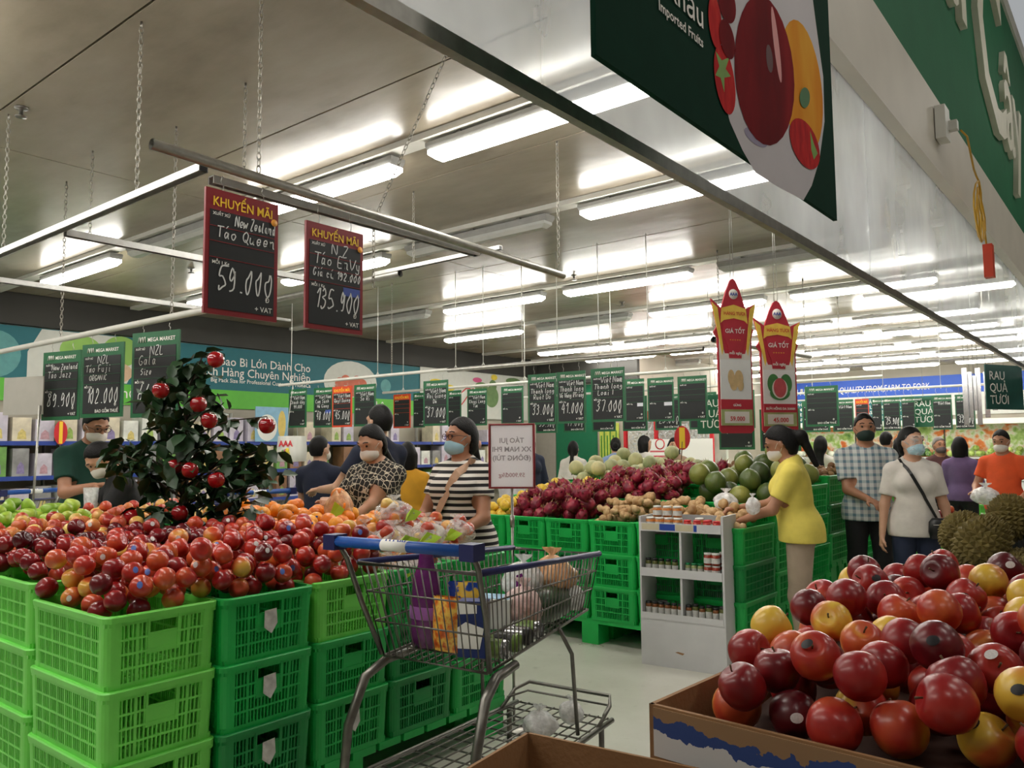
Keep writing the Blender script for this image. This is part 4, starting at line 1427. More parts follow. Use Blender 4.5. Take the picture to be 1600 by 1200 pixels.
# ------------------------------------------------------------------ near apple box on the right
def carton(name, x0, x1, y0, y1, z0, z1, label, m, wall=0.006, rz=0.0, print_m=None):
    t = thing(name, label, 'cardboard box', ((x0 + x1) / 2, (y0 + y1) / 2, z0), rz)
    w, d, h = (x1 - x0) / 2, (y1 - y0) / 2, z1 - z0
    MB().span((-w, -d, 0), (w, d, wall)).build('bottom', m, t)
    MB().span((-w, -d, 0), (w, -d + wall, h)).build('side_panel', m, t)
    MB().span((-w, d - wall, 0), (w, d, h)).build('side_panel', m, t)
    MB().span((-w, -d, 0), (-w + wall, d, h)).build('end_panel', m, t)
    MB().span((w - wall, -d, 0), (w, d, h)).build('end_panel', m, t)
    if print_m:
        MB().span((-w + 0.01, -d - 0.003, h * 0.4), (w - 0.01, -d, h - 0.004)).build('printed_strip', print_m, t)
    return t


def torn_print():
    m, N, L, bs = nodes_of('torn_blue_white_print')
    tc = N.new('ShaderNodeTexCoord')
    nz = N.new('ShaderNodeTexNoise')
    nz.inputs['Scale'].default_value = 16
    nz.inputs['Detail'].default_value = 5
    L.new(tc.outputs['Object'], nz.inputs['Vector'])
    sp = N.new('ShaderNodeSeparateXYZ')
    L.new(tc.outputs['Object'], sp.inputs[0])
    ma = N.new('ShaderNodeMath')
    ma.operation = 'MULTIPLY_ADD'
    ma.inputs[1].default_value = 10.0
    ma.inputs[2].default_value = -0.78
    L.new(sp.outputs['Z'], ma.inputs[0])
    ad = N.new('ShaderNodeMath')
    L.new(ma.outputs[0], ad.inputs[0])
    L.new(nz.outputs['Fac'], ad.inputs[1])
    rp = ramp(N, [(0.0, rgb(205, 205, 205)), (0.62, rgb(205, 205, 205)), (0.66, rgb(44, 70, 132)), (0.86, rgb(44, 70, 132)), (0.90, rgb(150, 118, 84))], 'CONSTANT')
    L.new(ad.outputs[0], rp.inputs[0])
    L.new(rp.outputs[0], bs.inputs['Base Color'])
    bs.inputs['Roughness'].default_value = 0.7
    return m


TABLE = mat('grey_table_board', rgb(96, 92, 86), 0.6, var=0.1)
t = thing('display_table', 'low display table under the near apple box', 'table', (-0.2, 1.95, 0))
MB().span((-0.5, -0.72, 0.76), (0.9, 0.75, 0.8)).build('table_top', TABLE, t)
for sx in (-0.44, 0.84):
    for sy in (-0.66, 0.69):
        MB().box((sx, sy, 0.38), (0.05, 0.05, 0.76)).build('leg', DSTEEL, t)
carton('apple_tray', -0.70, 0.22, 1.265, 2.45, 0.80, 0.945, 'open apple carton with torn blue and white print under the big apples', KRAFT, 0.008, -0.06, torn_print())
hr = Heap(9)
# the heap leans against the back of the tray and slopes to its rim
def bed_r(x, y):
    return 0.885 + 0.05 * min(1.0, max(0.0, (y - 1.33) / 0.75)) + 0.035 * min(1.0, (x + 0.68) / 0.3)


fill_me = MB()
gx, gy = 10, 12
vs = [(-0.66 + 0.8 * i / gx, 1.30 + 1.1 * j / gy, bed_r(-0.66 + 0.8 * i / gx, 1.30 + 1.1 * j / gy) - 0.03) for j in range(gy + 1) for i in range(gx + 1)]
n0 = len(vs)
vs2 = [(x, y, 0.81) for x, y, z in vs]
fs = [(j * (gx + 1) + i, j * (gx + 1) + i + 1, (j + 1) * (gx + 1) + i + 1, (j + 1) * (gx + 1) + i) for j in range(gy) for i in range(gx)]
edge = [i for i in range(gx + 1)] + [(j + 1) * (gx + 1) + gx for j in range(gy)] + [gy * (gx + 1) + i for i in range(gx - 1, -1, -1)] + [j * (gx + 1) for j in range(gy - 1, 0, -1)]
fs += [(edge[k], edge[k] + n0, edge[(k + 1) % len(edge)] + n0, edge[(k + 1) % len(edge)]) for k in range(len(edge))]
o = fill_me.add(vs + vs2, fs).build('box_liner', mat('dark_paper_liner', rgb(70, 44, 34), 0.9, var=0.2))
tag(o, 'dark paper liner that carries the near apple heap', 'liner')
pts = hr.fill((-0.68, 0.06, 1.29, 2.42), bed_r, 0.0435, 136, tries=70)
env = apple_mesh(0.0435, ENVY, 0.94, 24)
stk = [sticker_mesh(0.0435, 0.011, STK_K, 0.75), sticker_mesh(0.0435, 0.011, STK_W, 0.8), sticker_mesh(0.0435, 0.011, STK_K, 0.75)]
fruits(pts, 'large_apple', env, lambda x, y, z: 'large glossy apple in the front half of the near carton' if y < 1.8 else 'large glossy apple at the back of the near carton', 'apple', lambda x, y, z: 'big apples at the front of the carton' if y < 1.8 else 'big apples at the back of the carton',
       random.Random(4), stk, stem_mesh(0.0435), 0.24, smin=0.93, smax=1.01)
# second open carton and the one with bagged fruit, bottom edge of the picture
c2 = carton('open_carton', -0.93, -0.56, 0.87, 1.24, 0.60, 0.872, 'empty brown carton before the cart', KRAFT, 0.006, 0.12)
c3 = carton('open_carton', -0.50, -0.06, 0.86, 1.20, 0.60, 0.86, 'brown carton holding bagged fruit below the big apples', KRAFT, 0.006, -0.08)
t = thing('display_table', 'low board table under the two open cartons', 'table', (-0.52, 1.05, 0))
MB().span((-0.52, -0.22, 0.56), (0.5, 0.21, 0.6)).build('table_top', TABLE, t)
for sx in (-0.48, 0.46):
    for sy in (-0.18, 0.17):
        MB().box((sx, sy, 0.28), (0.04, 0.04, 0.56)).build('leg', DSTEEL, t)
FILM = film_mat('clear_bag_film', (0.95, 0.94, 0.93), 0.36, 0.12)
WFILM = film_mat('milky_bag_film', (0.92, 0.92, 0.92), 0.62)


def bag_mesh(rx, ry, rz, m, seed, neck=True, n=22, k=12, wr=0.10):
    """a filled, crumpled bag with a twisted neck"""
    R = random.Random(seed)
    ph = [R.uniform(0, 6.28) for _ in range(6)]
    prof = []
    for i in range(k + 1):
        a = math.pi * i / k
        prof.append((math.sin(a), -math.cos(a)))
    mb = MB()
    vs = []
    for (r, z) in prof[1:-1]:
        for j in range(n):
            a = 2 * math.pi * j / n
            w = 1 + wr * math.sin(3 * a + ph[0] + 2 * z) + wr * 0.7 * math.sin(7 * a + ph[1] - 3 * z) + wr * 0.5 * math.sin(11 * a + ph[2] + 5 * z)
            vs.append((rx * r * w * math.cos(a), ry * r * w * math.sin(a), rz * (z + 1) * (1 + 0.06 * math.sin(4 * a + ph[3]))))
    if neck:
        for (r, z) in ((0.16, 2.06), (0.12, 2.14), (0.30, 2.38), (0.34, 2.5)):
            for j in range(n):
                a = 2 * math.pi * j / n
                w = 1 + 0.5 * math.sin(5 * a + ph[4]) * (1 if z > 2.2 else 0.2)
                vs.append((rx * r * w * math.cos(a), ry * r * w * math.sin(a) * 0.7, rz * z))
    rows = len(vs) // n
    fs = [(i * n + j, i * n + (j + 1) % n, (i + 1) * n + (j + 1) % n, (i + 1) * n + j) for i in range(rows - 1) for j in range(n)]
    fs.append(tuple(reversed(range(n))))
    mb.add(vs, fs, 0, True)
    return mb.mesh('bag_film', m)


def fruit_bag(loc, rz, size, fruit_me, nf, fr, label, seed, film=None, group=None, cat='fruit bag', neck=True, leaf=None):
    """a bag thing: film with the fruit inside as parts"""
    t = thing('fruit_bag', label, cat, loc, rz, group)
    link('bag_film', bag_mesh(size[0], size[1], size[2], film or FILM, seed, neck), t)
    h = Heap(seed)
    pts = h.fill((-size[0] * 0.8, size[0] * 0.8, -size[1] * 0.8, size[1] * 0.8), lambda x, y: 0.004, fr, nf)
    R = random.Random(seed)
    for p in pts:
        o = link('bagged_fruit', fruit_me, t, p)
        scatter_rot(o, R)
    if leaf:
        MB().add([(0, -size[1], size[2] * 1.0), (0.03, -size[1] * 1.1, size[2] * 1.5), (0.06, -size[1], size[2] * 1.3), (0.10, -size[1] * 1.05, size[2] * 1.1), (0.05, -size[1] * 1.1, size[2] * 0.5), (-0.02, -size[1] * 1.1, size[2] * 0.45)], [(0, 5, 4, 3, 2, 1)]).build('green_ribbon', leaf, t)
    return t


fruit_bag((-0.36, 1.06, 0.607), 0.3, (0.12, 0.09, 0.11), apg, 6, 0.036, 'clear bag of pale fruit inside the brown carton', 31, WFILM)
# durians in a blue and white carton behind the big apples
def durian_mesh():
    m = mat('durian_husk', rgb(112, 98, 48), 0.8, var=0.3, scale=30)
    mb = MB()
    nu, nv = 22, 15
    vs, fs = [], []
    for j in range(nv + 1):
        a = math.pi * j / nv
        for i in range(nu):
            b = 2 * math.pi * (i + 0.5 * (j % 2)) / nu
            k = 1 + 0.05 * math.cos(5 * b)
            vs.append(Vector((math.sin(a) * math.cos(b) * k, math.sin(a) * math.sin(b) * k, -1.2 * math.cos(a))) * 0.092)
    for j in range(nv):
        for i in range(nu):
            q = [j * nu + i, j * nu + (i + 1) % nu, (j + 1) * nu + (i + 1) % nu, (j + 1) * nu + i]
            c = sum((vs[k] for k in q), Vector()) / 4
            if 0 < j < nv - 1:
                vs.append(c * 1.17)
                w = len(vs) - 1
                for k in range(4):
                    fs.append((q[k], q[(k + 1) % 4], w))
            else:
                fs.append(tuple(q))
    return mb.add(vs, fs).mesh('fruit_skin', m)


dur = durian_mesh()
t = thing('display_table', 'table under the durian carton', 'table', (-0.3, 4.1, 0))
MB().span((-0.55, -0.58, 0.66), (0.9, 0.6, 0.70)).build('table_top', TABLE, t)
for sx in (-0.5, 0.84):
    for sy in (-0.5, 0.55):
        MB().box((sx, sy, 0.33), (0.05, 0.05, 0.66)).build('leg', DSTEEL, t)
carton('durian_tray', -0.86, 0.3, 3.55, 4.6, 0.70, 0.86, 'blue and white carton tray filled with durians', mat('blue_white_carton', rgb(96, 120, 176), 0.7, var=0.15), 0.01, 0.0, WHITE)
hd = Heap(2)
pts = hd.fill((-0.84, 0.15, 3.58, 4.55), lambda x, y: 0.715, 0.108, 22)
fruits(pts, 'durian', dur, 'spiky brown green durian in the blue and white carton', 'durian', 'durians behind the big apples', RA, None, None, 0)

# ------------------------------------------------------------------ shopping cart
CARTM = Matrix.Rotation(0.10, 3, 'Z')
CART0 = Vector((-1.965, 1.83, 0))


def cart_pt(x, y, z):
    return CART0 + CARTM @ Vector((x, y, z))


def cart():
    t = thing('shopping_cart', 'steel wire shopping cart with blue handle, loaded with groceries', 'shopping cart', CART0, 0.10)
    TR = [(-0.265, 0.10, 1.0), (0.265, 0.10, 1.0), (0.215, 1.03, 0.955), (-0.215, 1.03, 0.955)]
    BR = [(-0.225, 0.19, 0.665), (0.225, 0.19, 0.665), (0.185, 0.97, 0.735), (-0.185, 0.97, 0.735)]
    lerp = lambda a, b, f: tuple(p + (q - p) * f for p, q in zip(a, b))
    MB().tube(TR, 0.008, 8, closed=True).build('top_frame', DSTEEL, t)
    MB().tube(BR, 0.006, 8, closed=True).build('bottom_frame', DSTEEL, t)
    for name, i, j, n in (('rear_wires', 0, 1, 15), ('right_wires', 1, 2, 30), ('front_wires', 2, 3, 13), ('left_wires', 3, 0, 30)):
        mb = MB()
        for k in range(n + 1):
            f = k / n
            mb.tube([lerp(TR[i], TR[j], f), lerp(BR[i], BR[j], f)], 0.0024, 5)
        for f in (0.3, 0.62):
            mb.tube([lerp(TR[i], BR[i], f), lerp(TR[j], BR[j], f)], 0.0034, 5)
        mb.build(name, DSTEEL, t)
    mb = MB()
    for k in range(13):
        f = k / 12
        mb.tube([lerp(BR[0], BR[1], f), lerp(BR[3], BR[2], f)], 0.0024, 5)
    for k in range(8):
        f = k / 7
        mb.tube([lerp(BR[0], BR[3], f), lerp(BR[1], BR[2], f)], 0.003, 5)
    mb.build('basket_floor', DSTEEL, t)
    BLUE = mat('blue_cart_plastic', rgb(30, 84, 168), 0.35, var=0.08)
    NAVY = mat('navy_cart_plastic', rgb(30, 36, 92), 0.4, var=0.08)
    h = MB().tube([(-0.27, 0, 1.085), (0.27, 0, 1.085)], 0.019, 12).build('handle', BLUE, t)
    MB().tube([(-0.06, 0, 1.085), (0.05, 0, 1.085)], 0.0196, 12).build('white_print', WHITEPRINT, h)
    o = link('print_mark', text_mesh('AAA MM', 0.024, BLUEPRINT, 0, 0.0006, 'CENTER'), h, (0, -0.0155, 1.0915))
    o.rotation_euler = (math.radians(65), 0, 0)
    for s in (-1, 1):
        MB().box((s * 0.295, 0.012, 1.082), (0.055, 0.062, 0.052)).build('handle_end', NAVY, t)
        MB().tube([(s * 0.29, 0.02, 1.08), (s * 0.285, 0.06, 1.02), (s * 0.27, 0.12, 0.86), (s * 0.235, 0.19, 0.67)], 0.010, 8).build('handle_bracket', DSTEEL, t)
        MB().tube([(s * 0.265, 0.1, 1.003), (s * 0.215, 1.03, 0.958)], 0.0115, 8).build('bumper_strip', NAVY, t)
        leg = MB().tube([(s * 0.225, 0.36, 0.655), (s * 0.24, 0.22, 0.645), (s * 0.26, 0.13, 0.60), (s * 0.272, 0.06, 0.45), (s * 0.275, 0.04, 0.28), (s * 0.275, 0.06, 0.15)], [0.017, 0.018, 0.018, 0.017, 0.017, 0.016], 10).build('leg', DSTEEL, t)
        MB().tube([(s * 0.205, 0.70, 0.71), (s * 0.215, 0.78, 0.6), (s * 0.225, 0.80, 0.29)], 0.008, 8).build('front_strut', DSTEEL, t)
        MB().tube([(s * 0.275, 0.06, 0.15), (s * 0.27, 0.10, 0.27), (s * 0.235, 1.08, 0.27)], 0.011, 8).build('side_bar', DSTEEL, t)
        for yy in (0.08, 1.0):
            w = MB().lathe([(0, -0.016), (0.045, -0.016), (0.058, -0.010), (0.058, 0.010), (0.045, 0.016), (0, 0.016)], 18, 0, Matrix.Rotation(H90, 3, 'Y')).build('wheel', BLACK, t, (s * (0.27 if yy < 0.5 else 0.225), yy, 0.058))
            MB().span((-0.022, -0.02, 0.0), (0.022, 0.02, 0.012)).build('fork', DSTEEL, w, (0, 0, 0.064))
            MB().tube([(0, 0, 0.07), (0, 0, 0.20)], 0.012, 8).build('caster_stem', DSTEEL, w)
    mb = MB()
    for k in range(11):
        x = -0.25 + 0.5 * k / 10
        mb.tube([(x, 0.10, 0.275), (x * 0.86, 1.08, 0.275)], 0.0032, 5)
    for k in range(12):
        y = 0.12 + 0.96 * k / 11
        w = 0.27 - 0.036 * k / 11
        mb.tube([(-w, y, 0.27), (w, y, 0.27)], 0.004, 5)
    mb.build('lower_tray', DSTEEL, t)
    MB().tube([(-0.235, 0.95, 0.275), (-0.235, 1.06, 0.33), (-0.20, 1.13, 0.35), (0.20, 1.13, 0.35), (0.235, 1.06, 0.33), (0.235, 0.95, 0.275)], 0.008, 8).build('tray_lip', DSTEEL, t)
    MB().tube([(-0.235, 1.0, 0.31), (-0.2, 1.115, 0.315), (0.2, 1.115, 0.315), (0.235, 1.0, 0.31)], 0.005, 6).build('tray_lip_lower', DSTEEL, t)
    return t


CART = register(cart())
# groceries in the cart
PURP = mat('purple_film', rgb(96, 30, 96), 0.25, var=0.25, scale=25, coat=0.4)


def in_cart(name, label, cat, x, y, z, rz=0.0):
    return thing(name, label, cat, cart_pt(x, y, z), 0.10 + rz)


t = in_cart('refill_pouch', 'tall purple refill pouch standing in the cart', 'pouch', -0.13, 0.31, 0.685)
MB().lathe([(0, 0), (0.062, 0.0), (0.07, 0.04), (0.066, 0.16), (0.058, 0.24), (0.036, 0.29), (0.030, 0.33), (0.040, 0.36), (0.0, 0.362)], 20, 0, Matrix.Diagonal((1, 0.62, 1))).build('pouch_film', PURP, t)
MB().lathe([(0.070, 0.10), (0.0715, 0.105), (0.0712, 0.14), (0.069, 0.145)], 20, 0, Matrix.Diagonal((1, 0.63, 1))).build('label_band', mat('violet_band', rgb(150, 90, 160), 0.3, var=0.2, scale=30), t)
t = in_cart('snack_bag', 'orange printed snack bag in the cart', 'snack bag', -0.02, 0.29, 0.685)
SNK = fruit_mat('snack_print', [(0.2, rgb(150, 40, 20)), (0.42, rgb(220, 110, 40)), (0.55, rgb(240, 200, 90)), (0.7, rgb(200, 60, 40)), (0.85, rgb(245, 225, 170))], 0.25, (1, 1, 1), 28, 0.0)
vs, fs = [], []
for s in (-1, 1):
    for j in range(7):
        for i in range(6):
            f, g = i / 5, j / 6
            vs.append(((f - 0.5) * 0.13, s * 0.032 * (math.sin(math.pi * f) * math.sin(math.pi * (0.08 + 0.84 * g))) ** 0.6, g * 0.19))
for s in (0, 42):
    for j in range(6):
        for i in range(5):
            q = (s + j * 6 + i, s + j * 6 + i + 1, s + j * 6 + i + 7, s + j * 6 + i + 6)
            fs.append(q if s == 0 else q[::-1])
MB().add(vs, fs, 0, True).build('bag_film', SNK, t)
t = in_cart('snack_bag', 'blue and yellow snack bag behind the orange one', 'snack bag', -0.03, 0.41, 0.69, 0.3)
BYP = fruit_mat('blue_yellow_print', [(0.3, rgb(30, 60, 140)), (0.5, rgb(40, 80, 170)), (0.55, rgb(240, 200, 60)), (0.8, rgb(235, 215, 140))], 0.25, (1, 1, 1), 18, 0.0)
MB().add([(x, y, z + 0.03) for x, y, z in vs], fs, 0, True).build('bag_film', BYP, t)
t = in_cart('drink_carton', 'dark blue and white drink carton in the cart', 'carton', 0.10, 0.29, 0.685, 0.35)
b = MB().span((-0.05, -0.033, 0), (0.05, 0.033, 0.19)).build('box', mat('navy_carton', rgb(24, 46, 108), 0.4, var=0.08), t)
MB().add([(-0.05, -0.0345, 0.03), (0.03, -0.0345, 0.03), (0.045, -0.0345, 0.10), (-0.02, -0.0345, 0.12), (-0.05, -0.0345, 0.10)], [(0, 1, 2, 3, 4)]).build('white_panel', WHITEPRINT, b)
MB().add([(-0.05, -0.0345, 0.145), (0.02, -0.0345, 0.15), (0.02, -0.0345, 0.185), (-0.05, -0.0345, 0.185)], [(0, 1, 2, 3)]).build('white_panel', WHITEPRINT, b)
MB().span((0.05, -0.03, 0.004), (0.0515, 0.03, 0.186)).build('grey_side', mat('grey_carton', rgb(120, 122, 126), 0.4), b)
CANM = [mat('can_silver', rgb(170, 170, 172), 0.25, metal=0.8), mat('can_print', rgb(120, 150, 70), 0.35, var=0.4, scale=40), mat('can_black', rgb(36, 34, 34), 0.35, var=0.3, scale=30)]
for k in range(4):
    t = in_cart('drink_can', 'drink can lying in the cart beside the carton', 'can', 0.15, 0.34 + 0.072 * k, 0.705 + 0.008 * k, 0.2)
    t['group'] = 'cans lying in the cart'
    Mx = Matrix.Rotation(H90, 3, 'Y')
    MB().lathe([(0, -0.055), (0.028, -0.055), (0.033, -0.048), (0.033, 0.048), (0.028, 0.055), (0, 0.053)], 18, 0, Mx).build('can_body', CANM[k % 3], t, (0, 0, 0.0))
    MB().lathe([(0.0335, -0.035), (0.0337, 0.035)], 18, 0, Mx).build('can_print', CANM[(k + 1) % 3], t)
t = in_cart('tissue_box', 'pale blue and white tissue box in the cart', 'box', -0.02, 0.58, 0.72, 0.25)
MB().span((-0.09, -0.06, 0), (0.09, 0.06, 0.11)).build('box', mat('pale_box', rgb(214, 216, 208), 0.6, var=0.05), t)
MB().span((-0.08, -0.05, 0.11), (0.08, 0.05, 0.112)).build('printed_lid', mat('sky_print', rgb(150, 190, 214), 0.6, var=0.25, scale=18), t)
PINKF = film_mat('pink_bag_film', (0.85, 0.62, 0.58), 0.72)
ORNF = film_mat('orange_bag_film', (0.85, 0.52, 0.28), 0.75)
pk = mat('pink_meat', rgb(214, 140, 130), 0.5, var=0.2)
for lab, x, y, z, sz, film, seed in (('pinkish shopping bag of groceries in the cart', 0.09, 0.63, 0.715, (0.075, 0.075, 0.075), PINKF, 41), ('white shopping bag with purple print in the cart', 0.02, 0.74, 0.80, (0.085, 0.08, 0.07), WFILM, 42),
                                     ('orange tinted bag of fruit at the cart front', 0.06, 0.90, 0.80, (0.10, 0.085, 0.075), ORNF, 43), ('white bag slumped in the front corner of the cart', 0.15, 0.93, 0.735, (0.04, 0.05, 0.05), WFILM, 44)):
    t = in_cart('shopping_bag', lab, 'bag', x, y, z)
    o = link('bag_film', bag_mesh(*sz, film, seed), t)
    MB().lathe([(0, 0.01), (sz[0] * 0.7, sz[2] * 0.4), (sz[0] * 0.75, sz[2] * 0.9), (sz[0] * 0.4, sz[2] * 1.5), (0, sz[2] * 1.6)], 14).build('bag_contents', pk if seed in (41,) else (ORANGE if seed == 43 else OFFWHITE), t)
    if seed == 42:
        MB().add([(0.02, -0.088, 0.06), (0.05, -0.086, 0.055), (0.06, -0.084, 0.09), (0.045, -0.082, 0.115), (0.02, -0.084, 0.105)], [(0, 1, 2, 3, 4)]).build('purple_print', PURP, t)
t = in_cart('watermelon', 'dark green striped watermelon in the cart', 'watermelon', 0.09, 0.80, 0.775)
Mx = Matrix.Rotation(H90, 3, 'X')
WM = fruit_mat('watermelon_rind', [(0.3, rgb(20, 40, 22)), (0.5, rgb(30, 62, 30)), (0.7, rgb(62, 92, 48))], 0.35, (4, 0.5, 4), 14, 0.0)
MB().lathe([(0, -0.15), (0.04, -0.14), (0.065, -0.10), (0.073, 0), (0.065, 0.10), (0.04, 0.14), (0, 0.15)], 20, 0, Mx).build('rind', WM, t)
MB().tube([(0, -0.148, 0), (0, -0.17, 0.012)], 0.004, 6).build('stem', STEMM, t)
for lab, x, y, sz, seed in (('pale grey knotted bag on the cart tray', 0.13, 0.92, (0.05, 0.045, 0.045), 51), ('white knotted bag on the cart tray beside the lip', 0.10, 0.72, (0.07, 0.06, 0.05), 52)):
    t = in_cart('knotted_bag', lab, 'bag', x, y, 0.28)
    link('bag_film', bag_mesh(*sz, WFILM, seed), t)
    MB().lathe([(0, 0.004), (sz[0] * 0.8, sz[2] * 0.5), (sz[0] * 0.8, sz[2] * 1.1), (0, sz[2] * 1.7)], 12).build('bag_contents', OFFWHITE, t)

# ------------------------------------------------------------------ bagged apples at the island's end and the red framed sign stand
YG = mat('lime_ribbon', rgb(176, 216, 60), 0.45, var=0.15)
R5 = random.Random(8)
k = 0
for (x, y, z) in ((-3.08, 2.50, 0.79), (-2.90, 2.49, 0.79), (-2.72, 2.50, 0.79), (-3.08, 2.68, 0.79), (-2.9, 2.69, 0.79), (-2.72, 2.68, 0.79), (-3.08, 2.9, 0.79), (-2.9, 2.9, 0.79), (-2.72, 2.88, 0.79), (-3.08, 3.08, 0.79), (-2.88, 3.09, 0.79),
                  (-3.0, 2.58, 0.92), (-2.82, 2.6, 0.92), (-3.0, 2.8, 0.92), (-2.8, 2.80, 0.92), (-3.0, 3.0, 0.92), (-2.8, 3.02, 0.92), (-2.92, 2.70, 1.03)):
    fruit_bag((x, y, z), R5.uniform(0, 6), (0.098, 0.086, 0.060), apg, 5, 0.036, 'clear bag of apples with lime green ribbon at the island end', 60 + k, group='bagged apples at the island end', leaf=YG)
    k += 1
for c, yy in ((3, 2.59), (4, 2.985)):
    o = MB().span((ROWX[0] - 0.265, yy - 0.17, 0.655), (ROWX[0] + 0.265, yy + 0.17, 0.785)).build('packing_carton', KRAFT)
    tag(o, 'brown carton inside the top crate %s' % ('behind the cart basket' if c == 3 else 'behind the cart front'), 'cardboard box')
t = thing('sign_stand', 'clear sign in a dark red frame on a thin chrome stand beside the striped shopper', 'sign', (-2.60, 3.22, 0))
MB().tube([(0, 0, 0.02), (0, 0, 1.2)], 0.007, 8).build('pole', STEEL, t)
MB().lathe([(0, 0), (0.11, 0), (0.11, 0.012), (0.03, 0.02), (0, 0.02)], 20).build('base', STEEL, t)
MB().tube([(0, 0, 1.0), (0, 0, 1.06)], 0.012, 8).build('clamp', STEEL, t)
SHEET, N_, L_, b_ = nodes_of('translucent_sign_sheet')
tl = N_.new('ShaderNodeBsdfTranslucent')
tl.inputs[0].default_value = (0.9, 0.88, 0.9, 1)
ms = N_.new('ShaderNodeMixShader')
ms.inputs[0].default_value = 0.6
b_.inputs['Base Color'].default_value = (0.85, 0.83, 0.85, 1)
b_.inputs['Roughness'].default_value = 0.3
L_.new(b_.outputs[0], ms.inputs[1])
L_.new(tl.outputs[0], ms.inputs[2])
L_.new(ms.outputs[0], N_['Material Output'].inputs[0])
fr = MB()
sw, sh, s0 = 0.115, 0.325, 1.20
fr.tube([(-sw, 0, s0), (sw, 0, s0), (sw, 0, s0 + sh), (-sw, 0, s0 + sh)], 0.0085, 8, closed=True)
ang = 0.55
o = fr.build('frame', DKRED, t)
o.rotation_euler = (0, 0, ang)
o = MB().span((-sw, -0.002, s0), (sw, 0.002, s0 + sh)).build('sheet', SHEET, t)
o.rotation_euler = (0, 0, ang)
gr = mat('grey_mirrored_print', rgb(158, 152, 156), 0.6, var=0)
pkp = mat('pink_mirrored_print', rgb(196, 160, 166), 0.6, var=0)
for s, z, sz, m in (('TÁO JUI', 1.43, 0.036, gr), ('XX NAM PHI', 1.385, 0.036, gr), ('(ĐÔNG TÙI)', 1.34, 0.036, gr), ('59.900đ/kg', 1.255, 0.03, pkp)):
    q = link('mirrored_lettering', text_mesh(s, sz, m, 0, 0.0006, 'CENTER'), o, (0, -0.0035, z))
    q.rotation_euler = (H90, 0, 0)
    q.scale = (-1, 1, 1)

# ------------------------------------------------------------------ middle island: dragon fruit, ginger, pomelos
BX = [-2.283 - 0.392 * j for j in range(6)]
BY = [5.19, 5.77, 6.35, 6.93]
BZ = [0.88, 1.0, 1.10, 1.16]
for i in range(4):
    pallet(BX[5] - 0.19, BX[0] + 0.19, BY[i] - 0.28, BY[i] + 0.28, BZ[i] - CH - 2 * CS, 'green pallet under %s line of the dragon fruit island' % ['the front', 'the second', 'the third', 'the back'][i])
    for j in range(6):
        kk = 'mid' if (i + j) % 3 else 'dark'
        what = ['by the yellow shopper', 'behind the white rack', 'beside the white rack', 'below the dragon fruit', 'next to the yellow fruit', 'below the yellow fruit'][j]
        stack(BX[j], BY[i], ['mid', kk, 'mid'], BZ[i], '%s, %s' % (what, ['front line', 'second line', 'third line', 'back line'][i]), rz=H90, papers=())


def dragon_mesh():
    m, N, L, bs = nodes_of('dragon_fruit_skin')
    tc = N.new('ShaderNodeTexCoord')
    nz = N.new('ShaderNodeTexNoise')
    nz.inputs['Scale'].default_value = 18
    L.new(tc.outputs['Object'], nz.inputs['Vector'])
    rp = ramp(N, [(0.3, rgb(96, 14, 36)), (0.55, rgb(142, 28, 54)), (0.75, rgb(176, 60, 74))])
    L.new(nz.outputs['Fac'], rp.inputs[0])
    L.new(rp.outputs[0], bs.inputs['Base Color'])
    bs.inputs['Roughness'].default_value = 0.45
    g = mat('dragon_scale_tip', rgb(176, 150, 90), 0.5, var=0.3, scale=40)
    mb = MB()
    mb.lathe([(0, -0.066), (0.025, -0.06), (0.046, -0.035), (0.052, 0), (0.044, 0.036), (0.022, 0.06), (0, 0.064)], 14)
    R = random.Random(5)
    for k in range(20):
        z = -0.045 + 0.1 * (k / 19)
        a = k * 2.4
        r = 0.052 * math.sqrt(max(0.05, 1 - (z / 0.066) ** 2))
        c, s = math.cos(a), math.sin(a)
        tang = (-s, c)
        w = 0.013
        base = (c * r, s * r)
        mb.add([(base[0] - tang[0] * w, base[1] - tang[1] * w, z - 0.008), (base[0] + tang[0] * w, base[1] + tang[1] * w, z - 0.008), (base[0] * 1.22, base[1] * 1.22, z + 0.022)], [(0, 1, 2)], 0)
        mb.add([(base[0] * 1.17 - tang[0] * w * 0.3, base[1] * 1.17 - tang[1] * w * 0.3, z + 0.014), (base[0] * 1.17 + tang[0] * w * 0.3, base[1] * 1.17 + tang[1] * w * 0.3, z + 0.014), (base[0] * 1.36, base[1] * 1.36, z + 0.036)], [(0, 1, 2)], 1)
    for k in range(7):
        a = k * 0.9
        mb.add([(0.012 * math.cos(a), 0.012 * math.sin(a), 0.056), (0.012 * math.cos(a + 0.6), 0.012 * math.sin(a + 0.6), 0.056), (0.022 * math.cos(a + 0.3), 0.022 * math.sin(a + 0.3), 0.088)], [(0, 1, 2)], 1)
    return mb.mesh('fruit_skin', [m, g])


drg = dragon_mesh()
YD = fruit_mat('yellow_dragon_skin', [(0.25, rgb(196, 150, 30)), (0.5, rgb(228, 188, 48)), (0.8, rgb(240, 214, 96))], 0.5, (1, 1, 1), 30, 0.2, speck=0.5)
ydr = MB().lathe([(0, -0.055), (0.022, -0.05), (0.040, -0.028), (0.044, 0.0), (0.036, 0.03), (0.018, 0.05), (0, 0.054)], 14, wob=lambda a, z: 1 + 0.10 * math.sin(6 * a + z * 120)).mesh('fruit_skin', YD)


